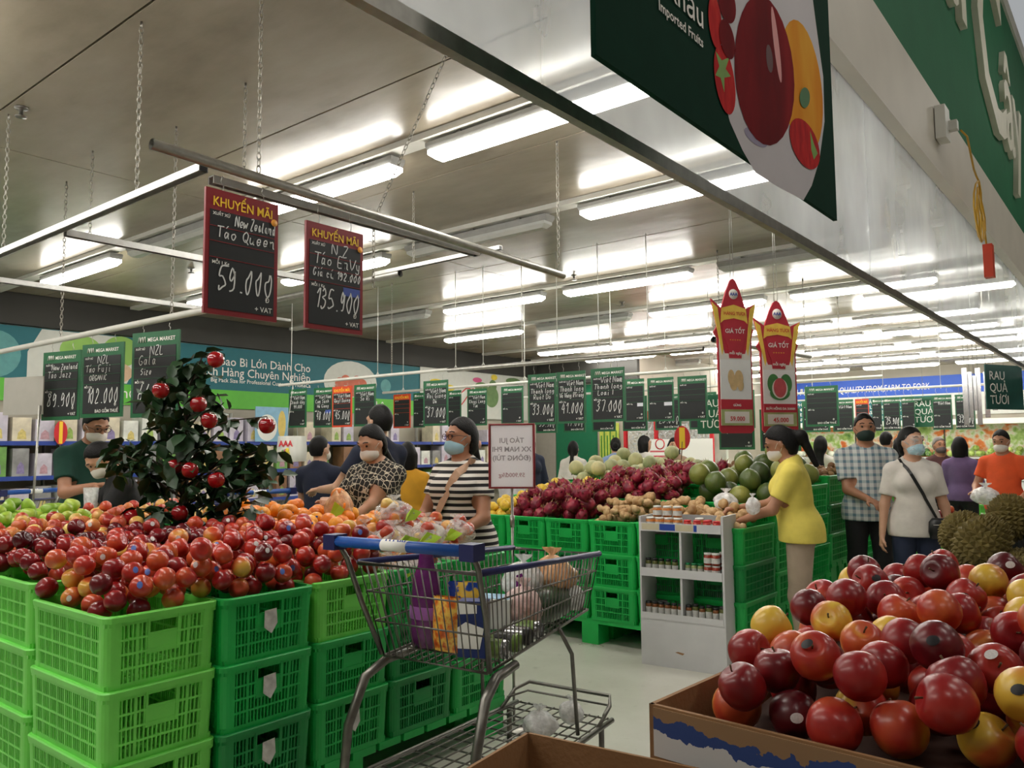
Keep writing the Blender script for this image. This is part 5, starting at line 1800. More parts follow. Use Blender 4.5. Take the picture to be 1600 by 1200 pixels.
def ginger_mesh(seed):
    R = random.Random(seed)
    m = fruit_mat('ginger_skin_%d' % seed, [(0.25, rgb(150, 112, 70)), (0.5, rgb(190, 156, 110)), (0.8, rgb(214, 186, 142))], 0.75, (1, 1, 1), 22, 0.25, speck=0.5)
    mb = MB()
    p = Vector((-0.05, 0, 0))
    for k in range(6):
        r = R.uniform(0.024, 0.036)
        prof = [(0, -r), (r * 0.7, -r * 0.7), (r, 0), (r * 0.7, r * 0.7), (0, r)]
        Mx = Matrix.Rotation(R.uniform(0, 3), 3, 'Y') @ Matrix.Diagonal((1, 1, R.uniform(1.1, 1.6)))
        mb.lathe(prof, 10, 0, Mx, p)
        p = p + Vector((R.uniform(0.012, 0.034), R.uniform(-0.03, 0.03), R.uniform(-0.012, 0.014)))
    return mb.mesh('root_skin', m)


gin = [ginger_mesh(1), ginger_mesh(2)]
pom = ball_mesh(0.085, POMELO, sz=1.05, top=-0.08)
mel = ball_mesh(0.075, MELON, sz=1.0)
hb = Heap(17)
RB = random.Random(19)


def zone(j0, j1, i, dz=0.0):
    return (BX[j1] - 0.17, BX[j0] + 0.17, BY[i] - 0.26, BY[i] + 0.27), (lambda x, y: BZ[i] - 0.075 + dz + 0.09 * (y - BY[i] + 0.28) / 0.56)


rc, bd = zone(0, 1, 0, 0.01)
g1 = hb.fill(rc, bd, 0.045, 42)
fruits(g1[:21], 'ginger_root', gin[0], 'knobbly pale ginger root in front of the yellow shopper', 'ginger', 'ginger roots by the white rack', RB, up=True)
fruits(g1[21:], 'ginger_root', gin[1], 'knobbly pale ginger root in front of the yellow shopper', 'ginger', 'ginger roots by the white rack', RB, up=True)
rc, bd = zone(2, 2, 0, 0.01)
fruits(hb.fill(rc, bd, 0.045, 24), 'ginger_root', gin[0], 'ginger root in the crate beside the dragon fruit', 'ginger', 'ginger roots beside the dragon fruit', RB, up=True)
rc, bd = zone(3, 4, 0, 0.02)
fruits(hb.fill(rc, bd, 0.052, 58), 'dragon_fruit', drg, 'pink dragon fruit heaped in the front line', 'dragon fruit', 'dragon fruit of the front line', RB)
rc, bd = zone(2, 3, 1, 0.03)
fruits(hb.fill(rc, bd, 0.052, 52), 'dragon_fruit', drg, 'pink dragon fruit heaped in the second line', 'dragon fruit', 'dragon fruit of the second line', RB)
rc, bd = zone(5, 5, 0)
fruits(hb.fill(rc, bd, 0.044, 24), 'yellow_dragon_fruit', ydr, 'yellow knobbly fruit in the front line crate', 'yellow fruit', 'yellow fruit of the front line', RB)
rc, bd = zone(4, 5, 1)
fruits(hb.fill(rc, bd, 0.044, 44), 'yellow_dragon_fruit', ydr, 'yellow knobbly fruit in the second line crate', 'yellow fruit', 'yellow fruit of the second line', RB)
rc, bd = zone(0, 1, 1, 0.01)
fruits(hb.fill(rc, bd, 0.082, 14), 'pomelo', pom, 'green pomelo in the second line behind the ginger', 'pomelo', 'pomelos of the second line', RB, up=True)
rc, bd = zone(0, 1, 2, 0.01)
fruits(hb.fill(rc, bd, 0.082, 15), 'pomelo', pom, 'green pomelo in the third line of the island', 'pomelo', 'pomelos of the third line', RB, up=True)
rc, bd = zone(2, 3, 2)
fruits(hb.fill(rc, bd, 0.052, 34), 'dragon_fruit', drg, 'pink dragon fruit at the top of the heap', 'dragon fruit', 'dragon fruit of the third line', RB)
rc, bd = zone(4, 5, 2)
fruits(hb.fill(rc, bd, 0.072, 14), 'melon', mel, 'round pale netted melon in the third line', 'melon', 'melons of the third line', RB, up=True)
rc, bd = zone(3, 5, 3)
fruits(hb.fill(rc, bd, 0.072, 22), 'melon', mel, 'round pale netted melon in the back line', 'melon', 'melons of the back line', RB, up=True)
rc, bd = zone(0, 2, 3)
kiwi = ball_mesh(0.034, fruit_mat('brown_longan_skin', [(0.3, rgb(120, 84, 50)), (0.7, rgb(160, 120, 76))], 0.7, (1, 1, 1), 20, 0.3))
fruits(hb.fill(rc, bd, 0.034, 110), 'longan', kiwi, 'small brown round fruit in the back line', 'small fruit', 'small brown fruit of the back line', RB, up=True)

# ------------------------------------------------------------------ white spice rack
RACK = mat('white_cardboard', rgb(206, 206, 208), 0.6, var=0.08, scale=4)
rk = thing('spice_rack', 'white cardboard rack of small spice jars in front of the ginger', 'display rack', (-2.42, 4.70, 0), 0.10)
rw, rd, rh = 0.27, 0.26, 0.95
MB().span((-rw, -0.0, 0.0), (rw, 0.012, 0.31)).build('front_panel', RACK, rk)
MB().add([(-0.05, -0.001, 0.10), (0.0, -0.001, 0.088), (0.012, -0.001, 0.10), (-0.03, -0.001, 0.106)], [(0, 1, 2, 3)]).build('tear', KRAFT, rk)
MB().span((-rw, rd - 0.008, 0.0), (rw, rd, rh)).build('back_panel', mat('grey_card_back', rgb(160, 160, 164), 0.7, var=0.06), rk)
MB().span((-rw - 0.012, 0, 0), (-rw, rd, rh)).build('side_panel', RACK, rk)
MB().span((rw, 0, 0), (rw + 0.014, rd, rh + 0.015)).build('side_panel', RACK, rk)
MB().span((-0.007, 0.004, 0.31), (0.007, rd, 0.86)).build('divider', RACK, rk)
for z in (0.30, 0.57, 0.86):
    MB().span((-rw, 0, z), (rw, rd, z + 0.012)).build('shelf', RACK, rk)
    MB().span((-rw, -0.004, z - 0.004), (rw, 0.0, z + 0.05 - (0.015 if z < 0.5 else 0))).build('shelf_front', RACK, rk)
for x0, x1, m in ((-0.26, -0.14, mat('cream_strip', rgb(200, 190, 160), 0.6, var=0.1)), (-0.135, -0.03, BLUEPRINT), (-0.025, 0.09, mat('cream_strip', (1, 1, 1))), (0.095, 0.115, BLUEPRINT)):
    MB().span((x0, -0.0055, 0.865), (x1, -0.004, 0.905)).build('price_strip', m, rk)


def jar_meshes(h, r, lid_m, body_m):
    b = MB().lathe([(0, 0), (r, 0), (r, h * 0.8), (r * 0.8, h * 0.86), (0, h * 0.86)], 12).mesh('jar_body', body_m)
    l = MB().lathe([(0, h * 0.84), (r * 0.92, h * 0.84), (r * 0.92, h), (0, h)], 12).mesh('lid', lid_m)
    w = MB().lathe([(r * 1.02, h * 0.15), (r * 1.02, h * 0.6)], 12).mesh('paper_band', PAPER)
    return b, l, w


JARS = {'dark': jar_meshes(0.095, 0.02, BLACK, mat('herb_jar', rgb(92, 96, 50), 0.25, var=0.4, scale=50)), 'spice': jar_meshes(0.085, 0.02, BLACK, mat('spice_jar', rgb(120, 74, 40), 0.25, var=0.4, scale=50)),
        'green': jar_meshes(0.08, 0.018, mat('green_lid', rgb(20, 120, 70), 0.4), mat('pale_jar', rgb(150, 160, 110), 0.3, var=0.3, scale=60)), 'red': jar_meshes(0.075, 0.027, WHITE, mat('chilli_jar', rgb(150, 50, 24), 0.3, var=0.3, scale=50)),
        'orange': jar_meshes(0.07, 0.03, WHITE, mat('amber_jar', rgb(196, 120, 50), 0.3, var=0.3, scale=50)), 'redlid': jar_meshes(0.06, 0.025, REDPRINT, mat('red_jar', rgb(190, 50, 40), 0.3, var=0.2))}
RKM = Matrix.Rotation(0.10, 3, 'Z')


def jar(kind, x, y, z, label, group):
    p = Vector((-2.42, 4.70, 0)) + RKM @ Vector((x, y, z))
    t = thing('spice_jar', label, 'jar', p, 0, group)
    b, l, w = JARS[kind]
    link('jar_body', b, t)
    link('lid', l, t)
    link('paper_band', w, t)


for i in range(6):
    jar('spice', -0.245 + 0.044 * i, 0.05, 0.312, 'brown spice jar with black lid, lower shelf by the outer side', 'jars on the lower shelf, outer half')
    jar('dark' if i % 2 else 'spice', 0.03 + 0.044 * i, 0.05, 0.312, 'dark spice jar with black lid, lower shelf by the aisle', 'jars on the lower shelf, aisle half')
    if i < 5:
        jar('dark', -0.24 + 0.046 * i, 0.05, 0.582, 'green herb jar with black lid on the middle shelf', 'herb jars on the middle shelf')
    if i < 3:
        jar('green', 0.03 + 0.042 * i, 0.05, 0.582, 'small jar with green lid on the middle shelf', 'green lidded jars')
        jar('red', 0.165 + 0.05 * i if i < 2 else 0.24, 0.05 if i < 2 else 0.12, 0.582, 'red brown jar with white lid on the middle shelf', 'white lidded jars of the middle shelf')
        jar('red', 0.165 + 0.05 * i if i < 2 else 0.24, 0.05 if i < 2 else 0.12, 0.658, 'red brown jar stacked as second layer on the middle shelf', 'stacked white lidded jars')
for i in range(8):
    jar('redlid' if i > 3 else 'orange', -0.225 + 0.064 * i, 0.06, 0.872, 'small %s jar on the rack top' % ('red lidded' if i > 3 else 'amber white lidded'), 'jars on the rack top')
for i in range(3):
    jar('orange', -0.20 + 0.07 * i, 0.12, 0.872, 'amber jar with white lid behind the front row on the rack top', 'amber jars on the rack top')
    jar('orange', -0.20 + 0.07 * i, 0.12, 0.942, 'amber jar stacked high on the rack top', 'stacked amber jars on the rack top')
jar('orange', 0.09, 0.12, 0.872, 'amber jar near the aisle side of the rack top', None)
jar('redlid', 0.15, 0.12, 0.872, 'red jar with red lid at the back of the rack top', None)

# white knotted bag and clear bag the yellow shopper fills
t = thing('knotted_bag', 'pale knotted bag of garlic lying on the ginger', 'bag', (-2.42, 5.42, 0.93))
link('bag_film', bag_mesh(0.085, 0.08, 0.07, WFILM, 71), t)
MB().lathe([(0, 0.004), (0.068, 0.035), (0.06, 0.09), (0, 0.12)], 14).build('bag_contents', OFFWHITE, t)

# ------------------------------------------------------------------ vegetable island behind
for i, yy in enumerate((7.75, 8.33, 8.91, 9.49)):
    pallet(-4.45, -2.05, yy - 0.28, yy + 0.28, 0.9 + 0.03 * i - CH - 2 * CS, 'green pallet under %s line of the vegetable island' % ['the front', 'the second', 'the third', 'the back'][i])
    for j in range(6):
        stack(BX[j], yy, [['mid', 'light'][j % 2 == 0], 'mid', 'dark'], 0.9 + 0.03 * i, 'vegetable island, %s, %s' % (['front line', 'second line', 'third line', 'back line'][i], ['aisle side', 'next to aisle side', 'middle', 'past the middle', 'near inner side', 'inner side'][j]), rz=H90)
hv = Heap(23)
cab = ball_mesh(0.075, CABB, sz=0.95)
car = MB().lathe([(0, -0.10), (0.006, -0.09), (0.014, -0.03), (0.02, 0.05), (0.021, 0.075), (0.012, 0.085), (0, 0.083)], 10, 0, Matrix.Rotation(H90, 3, 'Y')).mesh('root_skin', mat('carrot_skin', rgb(232, 106, 42), 0.5, var=0.15, scale=30))
vz = lambda i: (lambda x, y: 0.9 + 0.03 * i - 0.05)
fruits(hv.fill((-2.85, -2.09, 7.5, 8.6), vz(0), 0.075, 46), 'white_cabbage', cab, 'pale round cabbage on the aisle side of the vegetable island', 'cabbage', 'pale cabbages by the aisle', RB, up=True)
fruits(hv.fill((-3.65, -2.9, 7.5, 8.1), vz(0), 0.034, 80), 'carrot', car, 'orange carrot heaped on the vegetable island', 'carrot', 'carrots on the vegetable island', RB, up=True)
lett = ball_mesh(0.07, fruit_mat('lettuce_leaf', [(0.25, rgb(120, 150, 60)), (0.5, rgb(170, 196, 96)), (0.8, rgb(214, 222, 150))], 0.5, (1, 1, 1), 24, 0.3, speck=0.8), sz=0.9)
fruits(hv.fill((-4.4, -3.7, 7.5, 8.6), vz(0), 0.07, 36), 'lettuce_head', lett, 'light green lettuce head on the inner side of the vegetable island', 'lettuce', 'lettuce heads on the vegetable island', RB, up=True)
fruits(hv.fill((-3.65, -2.1, 8.65, 9.7), vz(2), 0.07, 60), 'lettuce_head', lett, 'light green lettuce head at the back of the vegetable island', 'lettuce', 'lettuce heads at the island back', RB, up=True)
gourd = MB().lathe([(0, -0.16), (0.022, -0.15), (0.032, -0.08), (0.032, 0.06), (0.024, 0.13), (0, 0.15)], 12, 0, Matrix.Rotation(H90, 3, 'Y')).mesh('fruit_skin', PEAR)
fruits(hv.fill((-4.45, -3.7, 8.65, 9.7), vz(2), 0.036, 40), 'green_gourd', gourd, 'long green gourd at the inner back of the vegetable island', 'gourd', 'gourds on the vegetable island', RB, up=True)

# ------------------------------------------------------------------ people: smooth blended bodies sampled on a grid
def surface_nets(Fv, org, h):
    """mesh of the zero level of a sampled field"""
    S = Fv < 0
    nx, ny, nz = Fv.shape
    cnt = np.zeros((nx - 1, ny - 1, nz - 1), np.int16)
    acc = np.zeros((nx - 1, ny - 1, nz - 1, 3), np.float32)
    edges = []
    for ax in range(3):
        sl0 = [slice(None)] * 3
        sl1 = [slice(None)] * 3
        sl0[ax] = slice(0, -1)
        sl1[ax] = slice(1, None)
        A, B = Fv[tuple(sl0)], Fv[tuple(sl1)]
        idx = np.argwhere(S[tuple(sl0)] != S[tuple(sl1)])
        if len(idx) == 0:
            continue
        a, b = A[tuple(idx.T)], B[tuple(idx.T)]
        t = a / (a - b)
        pos = idx.astype(np.float32)
        pos[:, ax] += t
        o1, o2 = [(1, 2), (2, 0), (0, 1)][ax]
        inside = a < 0
        edges.append((ax, o1, o2, idx, inside))
        for d1 in (0, 1):
            for d2 in (0, 1):
                c = idx.copy()
                c[:, o1] -= d1
                c[:, o2] -= d2
                ok = (c >= 0).all(1) & (c[:, 0] < nx - 1) & (c[:, 1] < ny - 1) & (c[:, 2] < nz - 1)
                cc = tuple(c[ok].T)
                np.add.at(cnt, cc, 1)
                np.add.at(acc, cc, pos[ok])
    act = np.argwhere(cnt > 0)
    vid = -np.ones(cnt.shape, np.int32)
    vid[tuple(act.T)] = np.arange(len(act))
    V = acc[tuple(act.T)] / cnt[tuple(act.T)][:, None] * h + np.array(org, np.float32)
    quads = []
    for ax, o1, o2, idx, inside in edges:
        ok = (idx[:, o1] > 0) & (idx[:, o2] > 0) & (idx[:, o1] < cnt.shape[o1]) & (idx[:, o2] < cnt.shape[o2])
        idx, ins = idx[ok], inside[ok]
        q = []
        for d1, d2 in ((1, 1), (0, 1), (0, 0), (1, 0)):
            c = idx.copy()
            c[:, o1] -= d1
            c[:, o2] -= d2
            q.append(vid[tuple(c.T)])
        q = np.stack(q, 1)
        q[~ins] = q[~ins][:, ::-1]
        quads.append(q)
    return V, np.concatenate(quads)


class Field:
    def __init__(self, h):
        self.h = h
        self.items = []

    def cone(self, a, b, ra, rb, k=0.03):
        self.items.append(('c', np.array(a, float), np.array(b, float), ra, rb, k))

    def ell(self, c, r, k=0.03, R=None):
        self.items.append(('e', np.array(c, float), np.array(r, float), R, None, k))

    def mesh(self, name, m, cut=None):
        lo, hi = np.full(3, 1e9), np.full(3, -1e9)
        boxes = []
        for it in self.items:
            if it[0] == 'c':
                rr = max(it[3], it[4])
                a, b = np.minimum(it[1], it[2]) - rr, np.maximum(it[1], it[2]) + rr
            else:
                rr = max(it[2]) if it[3] is not None else it[2]
                a, b = it[1] - rr, it[1] + rr
            boxes.append((a, b))
            lo, hi = np.minimum(lo, a), np.maximum(hi, b)
        h = self.h
        lo = lo - 4 * h
        n = np.ceil((hi + 4 * h - lo) / h).astype(int) + 1
        Fv = np.full(n, 0.5, np.float32)
        for it, (a, b) in zip(self.items, boxes):
            k = it[5]
            i0 = np.maximum(0, np.floor((a - k - 2 * h - lo) / h).astype(int))
            i1 = np.minimum(n, np.ceil((b + k + 2 * h - lo) / h).astype(int) + 1)
            X, Y, Z = np.meshgrid(*[lo[q] + h * np.arange(i0[q], i1[q]) for q in range(3)], indexing='ij', sparse=True)
            if it[0] == 'c':
                A, B, ra, rb = it[1], it[2], it[3], it[4]
                D = B - A
                L2 = max(1e-9, D @ D)
                px, py, pz = X - A[0], Y - A[1], Z - A[2]
                t = np.clip((px * D[0] + py * D[1] + pz * D[2]) / L2, 0, 1)
                d = np.sqrt((px - t * D[0]) ** 2 + (py - t * D[1]) ** 2 + (pz - t * D[2]) ** 2) - (ra + t * (rb - ra))
            else:
                px, py, pz = X - it[1][0], Y - it[1][1], Z - it[1][2]
                if it[3] is not None:
                    R = it[3]
                    px, py, pz = px * R[0][0] + py * R[1][0] + pz * R[2][0], px * R[0][1] + py * R[1][1] + pz * R[2][1], px * R[0][2] + py * R[1][2] + pz * R[2][2]
                r = it[2]
                k0 = np.sqrt((px / r[0]) ** 2 + (py / r[1]) ** 2 + (pz / r[2]) ** 2)
                k1 = np.sqrt((px / r[0] ** 2) ** 2 + (py / r[1] ** 2) ** 2 + (pz / r[2] ** 2) ** 2) + 1e-9
                d = k0 * (k0 - 1) / k1
            sub = Fv[i0[0]:i1[0], i0[1]:i1[1], i0[2]:i1[2]]
            hh = np.maximum(k - np.abs(sub - d), 0) / k
            Fv[i0[0]:i1[0], i0[1]:i1[1], i0[2]:i1[2]] = np.minimum(sub, d) - hh * hh * k / 4
        if cut is not None:
            G = np.meshgrid(*[lo[q] + h * np.arange(n[q]) for q in range(3)], indexing='ij', sparse=True)
            Fv = np.maximum(Fv, cut(*G)).astype(np.float32)
        V, Q = surface_nets(Fv, lo, h)
        me = bpy.data.meshes.new(name)
        me.vertices.add(len(V))
        me.vertices.foreach_set('co', V.ravel())
        me.loops.add(len(Q) * 4)
        me.loops.foreach_set('vertex_index', Q.ravel().astype(np.int32))
        me.polygons.add(len(Q))
        me.polygons.foreach_set('loop_start', np.arange(0, len(Q) * 4, 4, dtype=np.int32))
        me.polygons.foreach_set('use_smooth', np.ones(len(Q), bool))
        me.update(calc_edges=True)
        me.validate()
        me.materials.append(m)
        return me


SKIN = mat('skin', rgb(196, 150, 122), 0.5, var=0.06, scale=14, sub=0.05)
SKIN2 = mat('tan_skin', rgb(172, 122, 94), 0.5, var=0.06, scale=14, sub=0.05)
HAIRM = mat('black_hair', rgb(14, 12, 12), 0.55, spec=0.25, var=0.3, scale=60, bump=0.3, bscale=120)
GREYHAIR = mat('grey_hair', rgb(120, 112, 108), 0.5, var=0.25, scale=60)
EYEM = mat('dark_eye', rgb(24, 18, 16), 0.2, var=0)
HEADS = {}


def hair_mesh(style, c):
    key = (style, round(c, 4))
    if key in HEADS:
        return HEADS[key]
    f = Field(c)
    f.ell((0, -0.012, 0.134), (0.080, 0.103, 0.114), 0.02)
    if style in ('bob', 'long', 'pony', 'low'):
        f.ell((0, -0.03, 0.09), (0.082, 0.075, 0.10), 0.03)
    if style == 'bob':
        for s in (-1, 1):
            f.cone((s * 0.066, -0.02, 0.12), (s * 0.072, -0.01, 0.0), 0.026, 0.02, 0.03)
        f.ell((0, -0.055, 0.03), (0.078, 0.045, 0.07), 0.03)
    if style == 'pony':
        f.cone((0, -0.095, 0.15), (0, -0.15, 0.10), 0.026, 0.036, 0.02)
        f.cone((0, -0.15, 0.10), (0, -0.14, -0.12), 0.036, 0.02, 0.03)
    if style == 'low':
        f.cone((0, -0.09, 0.04), (0, -0.12, -0.10), 0.028, 0.03, 0.03)
        f.cone((0, -0.12, -0.10), (0, -0.10, -0.28), 0.03, 0.014, 0.03)
    if style == 'long':
        f.cone((0, -0.07, 0.06), (0, -0.10, -0.15), 0.06, 0.06, 0.04)
        f.cone((0, -0.10, -0.15), (0, -0.10, -0.34), 0.06, 0.03, 0.04)
    if style == 'bun':
        f.ell((0, -0.115, 0.12), (0.045, 0.042, 0.045), 0.02)
    zc, yf, zl = (0.172, 0.014, 0.10) if style in ('bob', 'long') else (0.196, -0.022, 0.128)

    def cut(X, Y, Z):
        # keep hair above the brow and behind the ears
        line = zl + (zc - zl) * np.clip(Y / 0.065, 0, 1)
        face = np.minimum(Y - yf + 0.004 * np.sin(160 * Z), line - Z + 0.005 * np.sin(150 * X) + 0.35 * np.abs(X) * (zc < 0.18))
        nape = (0.055 if style == 'short' else -0.6) - Z + 0 * X
        return np.maximum(face, nape)
    HEADS[key] = f.mesh('hair', HAIRM, cut)
    return HEADS[key]


def mask_mesh(m, c=0.006):
    key = ('mask', m.name)
    if key not in HEADS:
        f = Field(c)
        f.ell((0, 0.030, 0.062), (0.067, 0.083, 0.058), 0.02)
        f.cone((0, 0.095, 0.095), (0, 0.10, 0.06), 0.014, 0.014, 0.03)
        HEADS[key] = f.mesh('mask', m, lambda X, Y, Z: np.maximum(np.maximum(0.022 - Y, Z - 0.104 + 0.0 * X), 0.012 - Z + 0.15 * (0.1 - Y)))
    return HEADS[key]


def rot(axis, a):
    return np.array(Matrix.Rotation(a, 3, axis))


def ik(s, t, l1, l2, hint):
    s, t, hint = Vector(s), Vector(t), Vector(hint)
    d = t - s
    L = min(d.length, (l1 + l2) * 0.995)
    dn = d.normalized()
    a = (l1 * l1 - l2 * l2 + L * L) / (2 * L)
    h = math.sqrt(max(0, l1 * l1 - a * a))
    n = hint - dn * hint.dot(dn)
    n = n.normalized() if n.length > 1e-5 else dn.orthogonal().normalized()
    return s + dn * a + n * h, s + dn * L


def person(label, loc, phi, height, shirt, pants, hair='short', mask=None, lean=0.0, nod=0.0, turn=0.0, hands=None, fat=1.0, female=False, skin=None, sleeve=0.62, c=0.013, hem=0.86, grip=0.5, extra=None, hairm=None, collar=0.0, group=None, bend=0.0):
    """phi: facing, 0 towards the viewer's side, +90 towards image right; hands: ((x,y,z),(x,y,z)) right, left"""
    skin = skin or SKIN
    s = height / 1.65
    x0, y0 = loc[0], loc[1]
    toc = Vector((-x0, -y0, 0)).normalized()
    rt = Vector((-toc.y, toc.x, 0))
    d = toc * math.cos(math.radians(phi)) + rt * math.sin(math.radians(phi))
    rz = math.atan2(-d.x, d.y)
    t = thing('person', label, 'person', (x0, y0, 0), rz, group)
    W = (0.148 if female else 0.172) * (0.9 + 0.1 * fat)
    LR = rot('X', -lean)
    hip = np.array([0, 0, 0.90])
    TP = lambda p: (hip + LR @ (np.array(p, float) - hip)) * s
    HR = LR @ rot('X', -bend) @ rot('Z', turn) @ rot('X', -nod)
    neck = TP((0, 0.0, 1.41))
    HP = lambda p: neck + HR @ (np.array(p, float) * s)
    f = Field(c)
    fw_ = fat
    f.ell(TP((0, 0.0, 1.22)), np.array((0.150 * fw_ ** 0.6, 0.100 * fw_, 0.18)) * s, 0.05, LR)
    f.ell(TP((0, 0.015 * fw_, 1.05)), np.array((0.128 * fw_, 0.098 * fw_, 0.15)) * s, 0.06, LR)
    f.ell(np.array((0, -0.012, 0.92)) * s, np.array((0.155 * fw_ ** 0.8, 0.112 * fw_, 0.13)) * s, 0.05)
    if female:
        for q in (-1, 1):
            f.ell(TP((q * 0.07, 0.085 * fw_, 1.215)), np.array((0.06, 0.05, 0.06)) * s * fw_, 0.05, LR)
    sh = [TP((q * W, -0.008, 1.305)) for q in (1, -1)]
    f.cone(sh[0], sh[1], 0.042 * s, 0.042 * s, 0.05)
    for q in (0, 1):
        f.cone(TP((0, -0.02, 1.395)), sh[q] + (TP((0, 0, 1.36)) - sh[q]) * 0.12, 0.042 * s, 0.036 * s, 0.04)
    f.cone(TP((0, -0.01, 1.36)), HP((0, 0.0, 0.05)), 0.054 * s, 0.048 * s, 0.03)
    f.ell(HP((0, 0.0, 0.128)), np.array((0.071, 0.088, 0.106)) * s, 0.02, HR)
    f.ell(HP((0, 0.028, 0.062)), np.array((0.054, 0.058, 0.056)) * s, 0.04, HR)
    f.cone(HP((0, 0.084, 0.13)), HP((0, 0.098, 0.10)), 0.008 * s, 0.012 * s, 0.02)
    for q in (-1, 1):
        f.ell(HP((q * 0.073, -0.004, 0.11)), np.array((0.012, 0.02, 0.031)) * s, 0.01, HR)
        f.cone(HP((q * 0.012, 0.088, 0.148)), HP((q * 0.045, 0.074, 0.148)), 0.010 * s, 0.008 * s, 0.02)
    hands = hands or ((0.25, 0.05, 0.74), (-0.25, 0.05, 0.74))
    arms = []
    for q, side in ((0, 1), (1, -1)):
        hd = np.array(hands[q], float) * s
        el, wr = ik(sh[q], hd, 0.275 * s, 0.235 * s, (side * 0.5, -0.6, -0.7))
        el, wr = np.array(el), np.array(wr)
        arms.append((sh[q], el, wr))
        ar = 0.9 + 0.25 * (fat - 1) + (0.0 if female else 0.08)
        f.cone(sh[q], el, 0.050 * s * ar, 0.040 * s * ar, 0.03)
        f.cone(el, wr, 0.041 * s * ar, 0.026 * s * ar, 0.02)
        dv = (wr - el) / np.linalg.norm(wr - el)
        side_v = np.cross(dv, np.array((0, 0, 1.0)))
        side_v = side_v / (np.linalg.norm(side_v) + 1e-6) * (1 if side == 1 else -1)
        if abs(dv[2]) > 0.93:
            side_v = np.array((0, 1.0, 0))
        nrm = np.cross(side_v, dv)
        if nrm[2] > 0:
            nrm = -nrm
        pc = wr + dv * 0.045 * s
        for w in (-0.025, -0.008, 0.009, 0.024):
            a = wr + dv * 0.02 * s + side_v * w * 0.8 * s
            b = wr + dv * 0.082 * s + side_v * w * s
            f.cone(a, b, 0.015 * s, 0.0125 * s, 0.012)
            fl = 0.034 * s * (1.1 if abs(w) < 0.01 else 0.92)
            k1 = b + (dv * math.cos(grip) + nrm * math.sin(grip)) * fl
            k2 = k1 + (dv * math.cos(2 * grip) + nrm * math.sin(2 * grip)) * fl * 0.85
            f.cone(b, k1, 0.0095 * s, 0.0085 * s, 0.006)
            f.cone(k1, k2, 0.0085 * s, 0.007 * s, 0.006)
        th0 = wr + dv * 0.03 * s + side_v * 0.026 * s
        th1 = th0 + (dv * 0.7 + side_v * 0.75 + nrm * 0.3) * 0.038 * s
        th2 = th1 + (dv * 0.95 + side_v * 0.15 + nrm * 0.35) * 0.03 * s
        f.cone(th0, th1, 0.013 * s, 0.011 * s, 0.01)
        f.cone(th1, th2, 0.0105 * s, 0.0085 * s, 0.006)
    legs = []
    for q in (1, -1):
        hj = np.array((q * 0.085, 0, 0.88)) * s
        kn = np.array((q * 0.095, 0.018, 0.48)) * s
        an = np.array((q * 0.10, -0.02, 0.085)) * s
        legs.append((hj, kn, an))
        f.cone(hj, kn, 0.082 * s * fat ** 0.7, 0.055 * s, 0.04)
        f.cone(kn, an, 0.056 * s, 0.036 * s, 0.02)
        f.cone(an - np.array((0, 0.02, 0.045)) * s, an + np.array((q * 0.012, 0.15, -0.055)) * s, 0.038 * s, 0.028 * s, 0.03)
    body = link('body', f.mesh('body', skin), t)
    # shirt
    g = Field(c)
    e = 0.011
    g.ell(TP((0, 0.0, 1.22)), np.array((0.150 * fw_ ** 0.6 + e, 0.100 * fw_ + e, 0.18 + e)) * s, 0.05, LR)
    g.ell(TP((0, 0.015 * fw_, 1.05)), np.array((0.132 * fw_ + e * 1.3, 0.102 * fw_ + e * 1.3, 0.17)) * s, 0.06, LR)
    g.ell(np.array((0, -0.010, 0.93)) * s, np.array((0.158 * fw_ ** 0.8 + e, 0.116 * fw_ + e, 0.14)) * s, 0.05)
    if female:
        for q in (-1, 1):
            g.ell(TP((q * 0.07, 0.085 * fw_, 1.215)), (np.array((0.06, 0.05, 0.06)) * fw_ + e) * s, 0.05, LR)
    g.cone(sh[0], sh[1], (0.042 + e) * s, (0.042 + e) * s, 0.05)
    for q in (0, 1):
        g.cone(TP((0, -0.02, 1.385)), sh[q] + (TP((0, 0, 1.36)) - sh[q]) * 0.12, (0.042 + e) * s, (0.036 + e) * s, 0.04)
    g.ell(np.array((0, -0.010, 0.86)) * s, np.array((0.192 * fw_ ** 0.7, 0.142 * fw_, 0.23)) * s, 0.03)
    for (a, b, w_) in arms:
        ar = 0.9 + 0.25 * (fat - 1) + (0.0 if female else 0.08)
        g.cone(a, a + (b - a) * min(1, sleeve), (0.052 * ar + e * 1.2) * s, (0.046 * ar + e * 1.6) * s, 0.03)
        if sleeve > 1:
            g.cone(b, b + (w_ - b) * min(0.95, sleeve - 1), (0.044 * ar + e) * s, (0.03 * ar + e) * s, 0.02)
    nk, up_ = TP((0, 0.012, 1.408 + collar)), LR @ np.array((0, -0.25, 1.0))

    def cut(X, Y, Z):
        dd = hem * s - Z + 0 * X + 0 * Y
        # round neck opening
        hole = 0.066 * s - np.sqrt((X - nk[0]) ** 2 + (Y - nk[1]) ** 2 + (Z - nk[2] - 0.015 * s) ** 2 * 0.8)
        out = np.maximum(dd, hole)
        for (a, b, w_) in arms:
            if sleeve <= 1:
                u = (b - a) / np.linalg.norm(b - a)
                p = a + (b - a) * sleeve
                q = ((X - p[0]) * u[0] + (Y - p[1]) * u[1] + (Z - p[2]) * u[2])
                near = np.sqrt((X - p[0]) ** 2 + (Y - p[1]) ** 2 + (Z - p[2]) ** 2) - 0.085 * s
                out = np.maximum(out, np.minimum(q, -near))
        return out
    link('shirt', g.mesh('shirt', shirt, cut), t)
    g = Field(max(c, 0.011))
    g.ell(np.array((0, -0.012, 0.92)) * s, np.array((0.155 * fw_ ** 0.8 + 0.008, 0.112 * fw_ + 0.008, 0.13)) * s, 0.05)
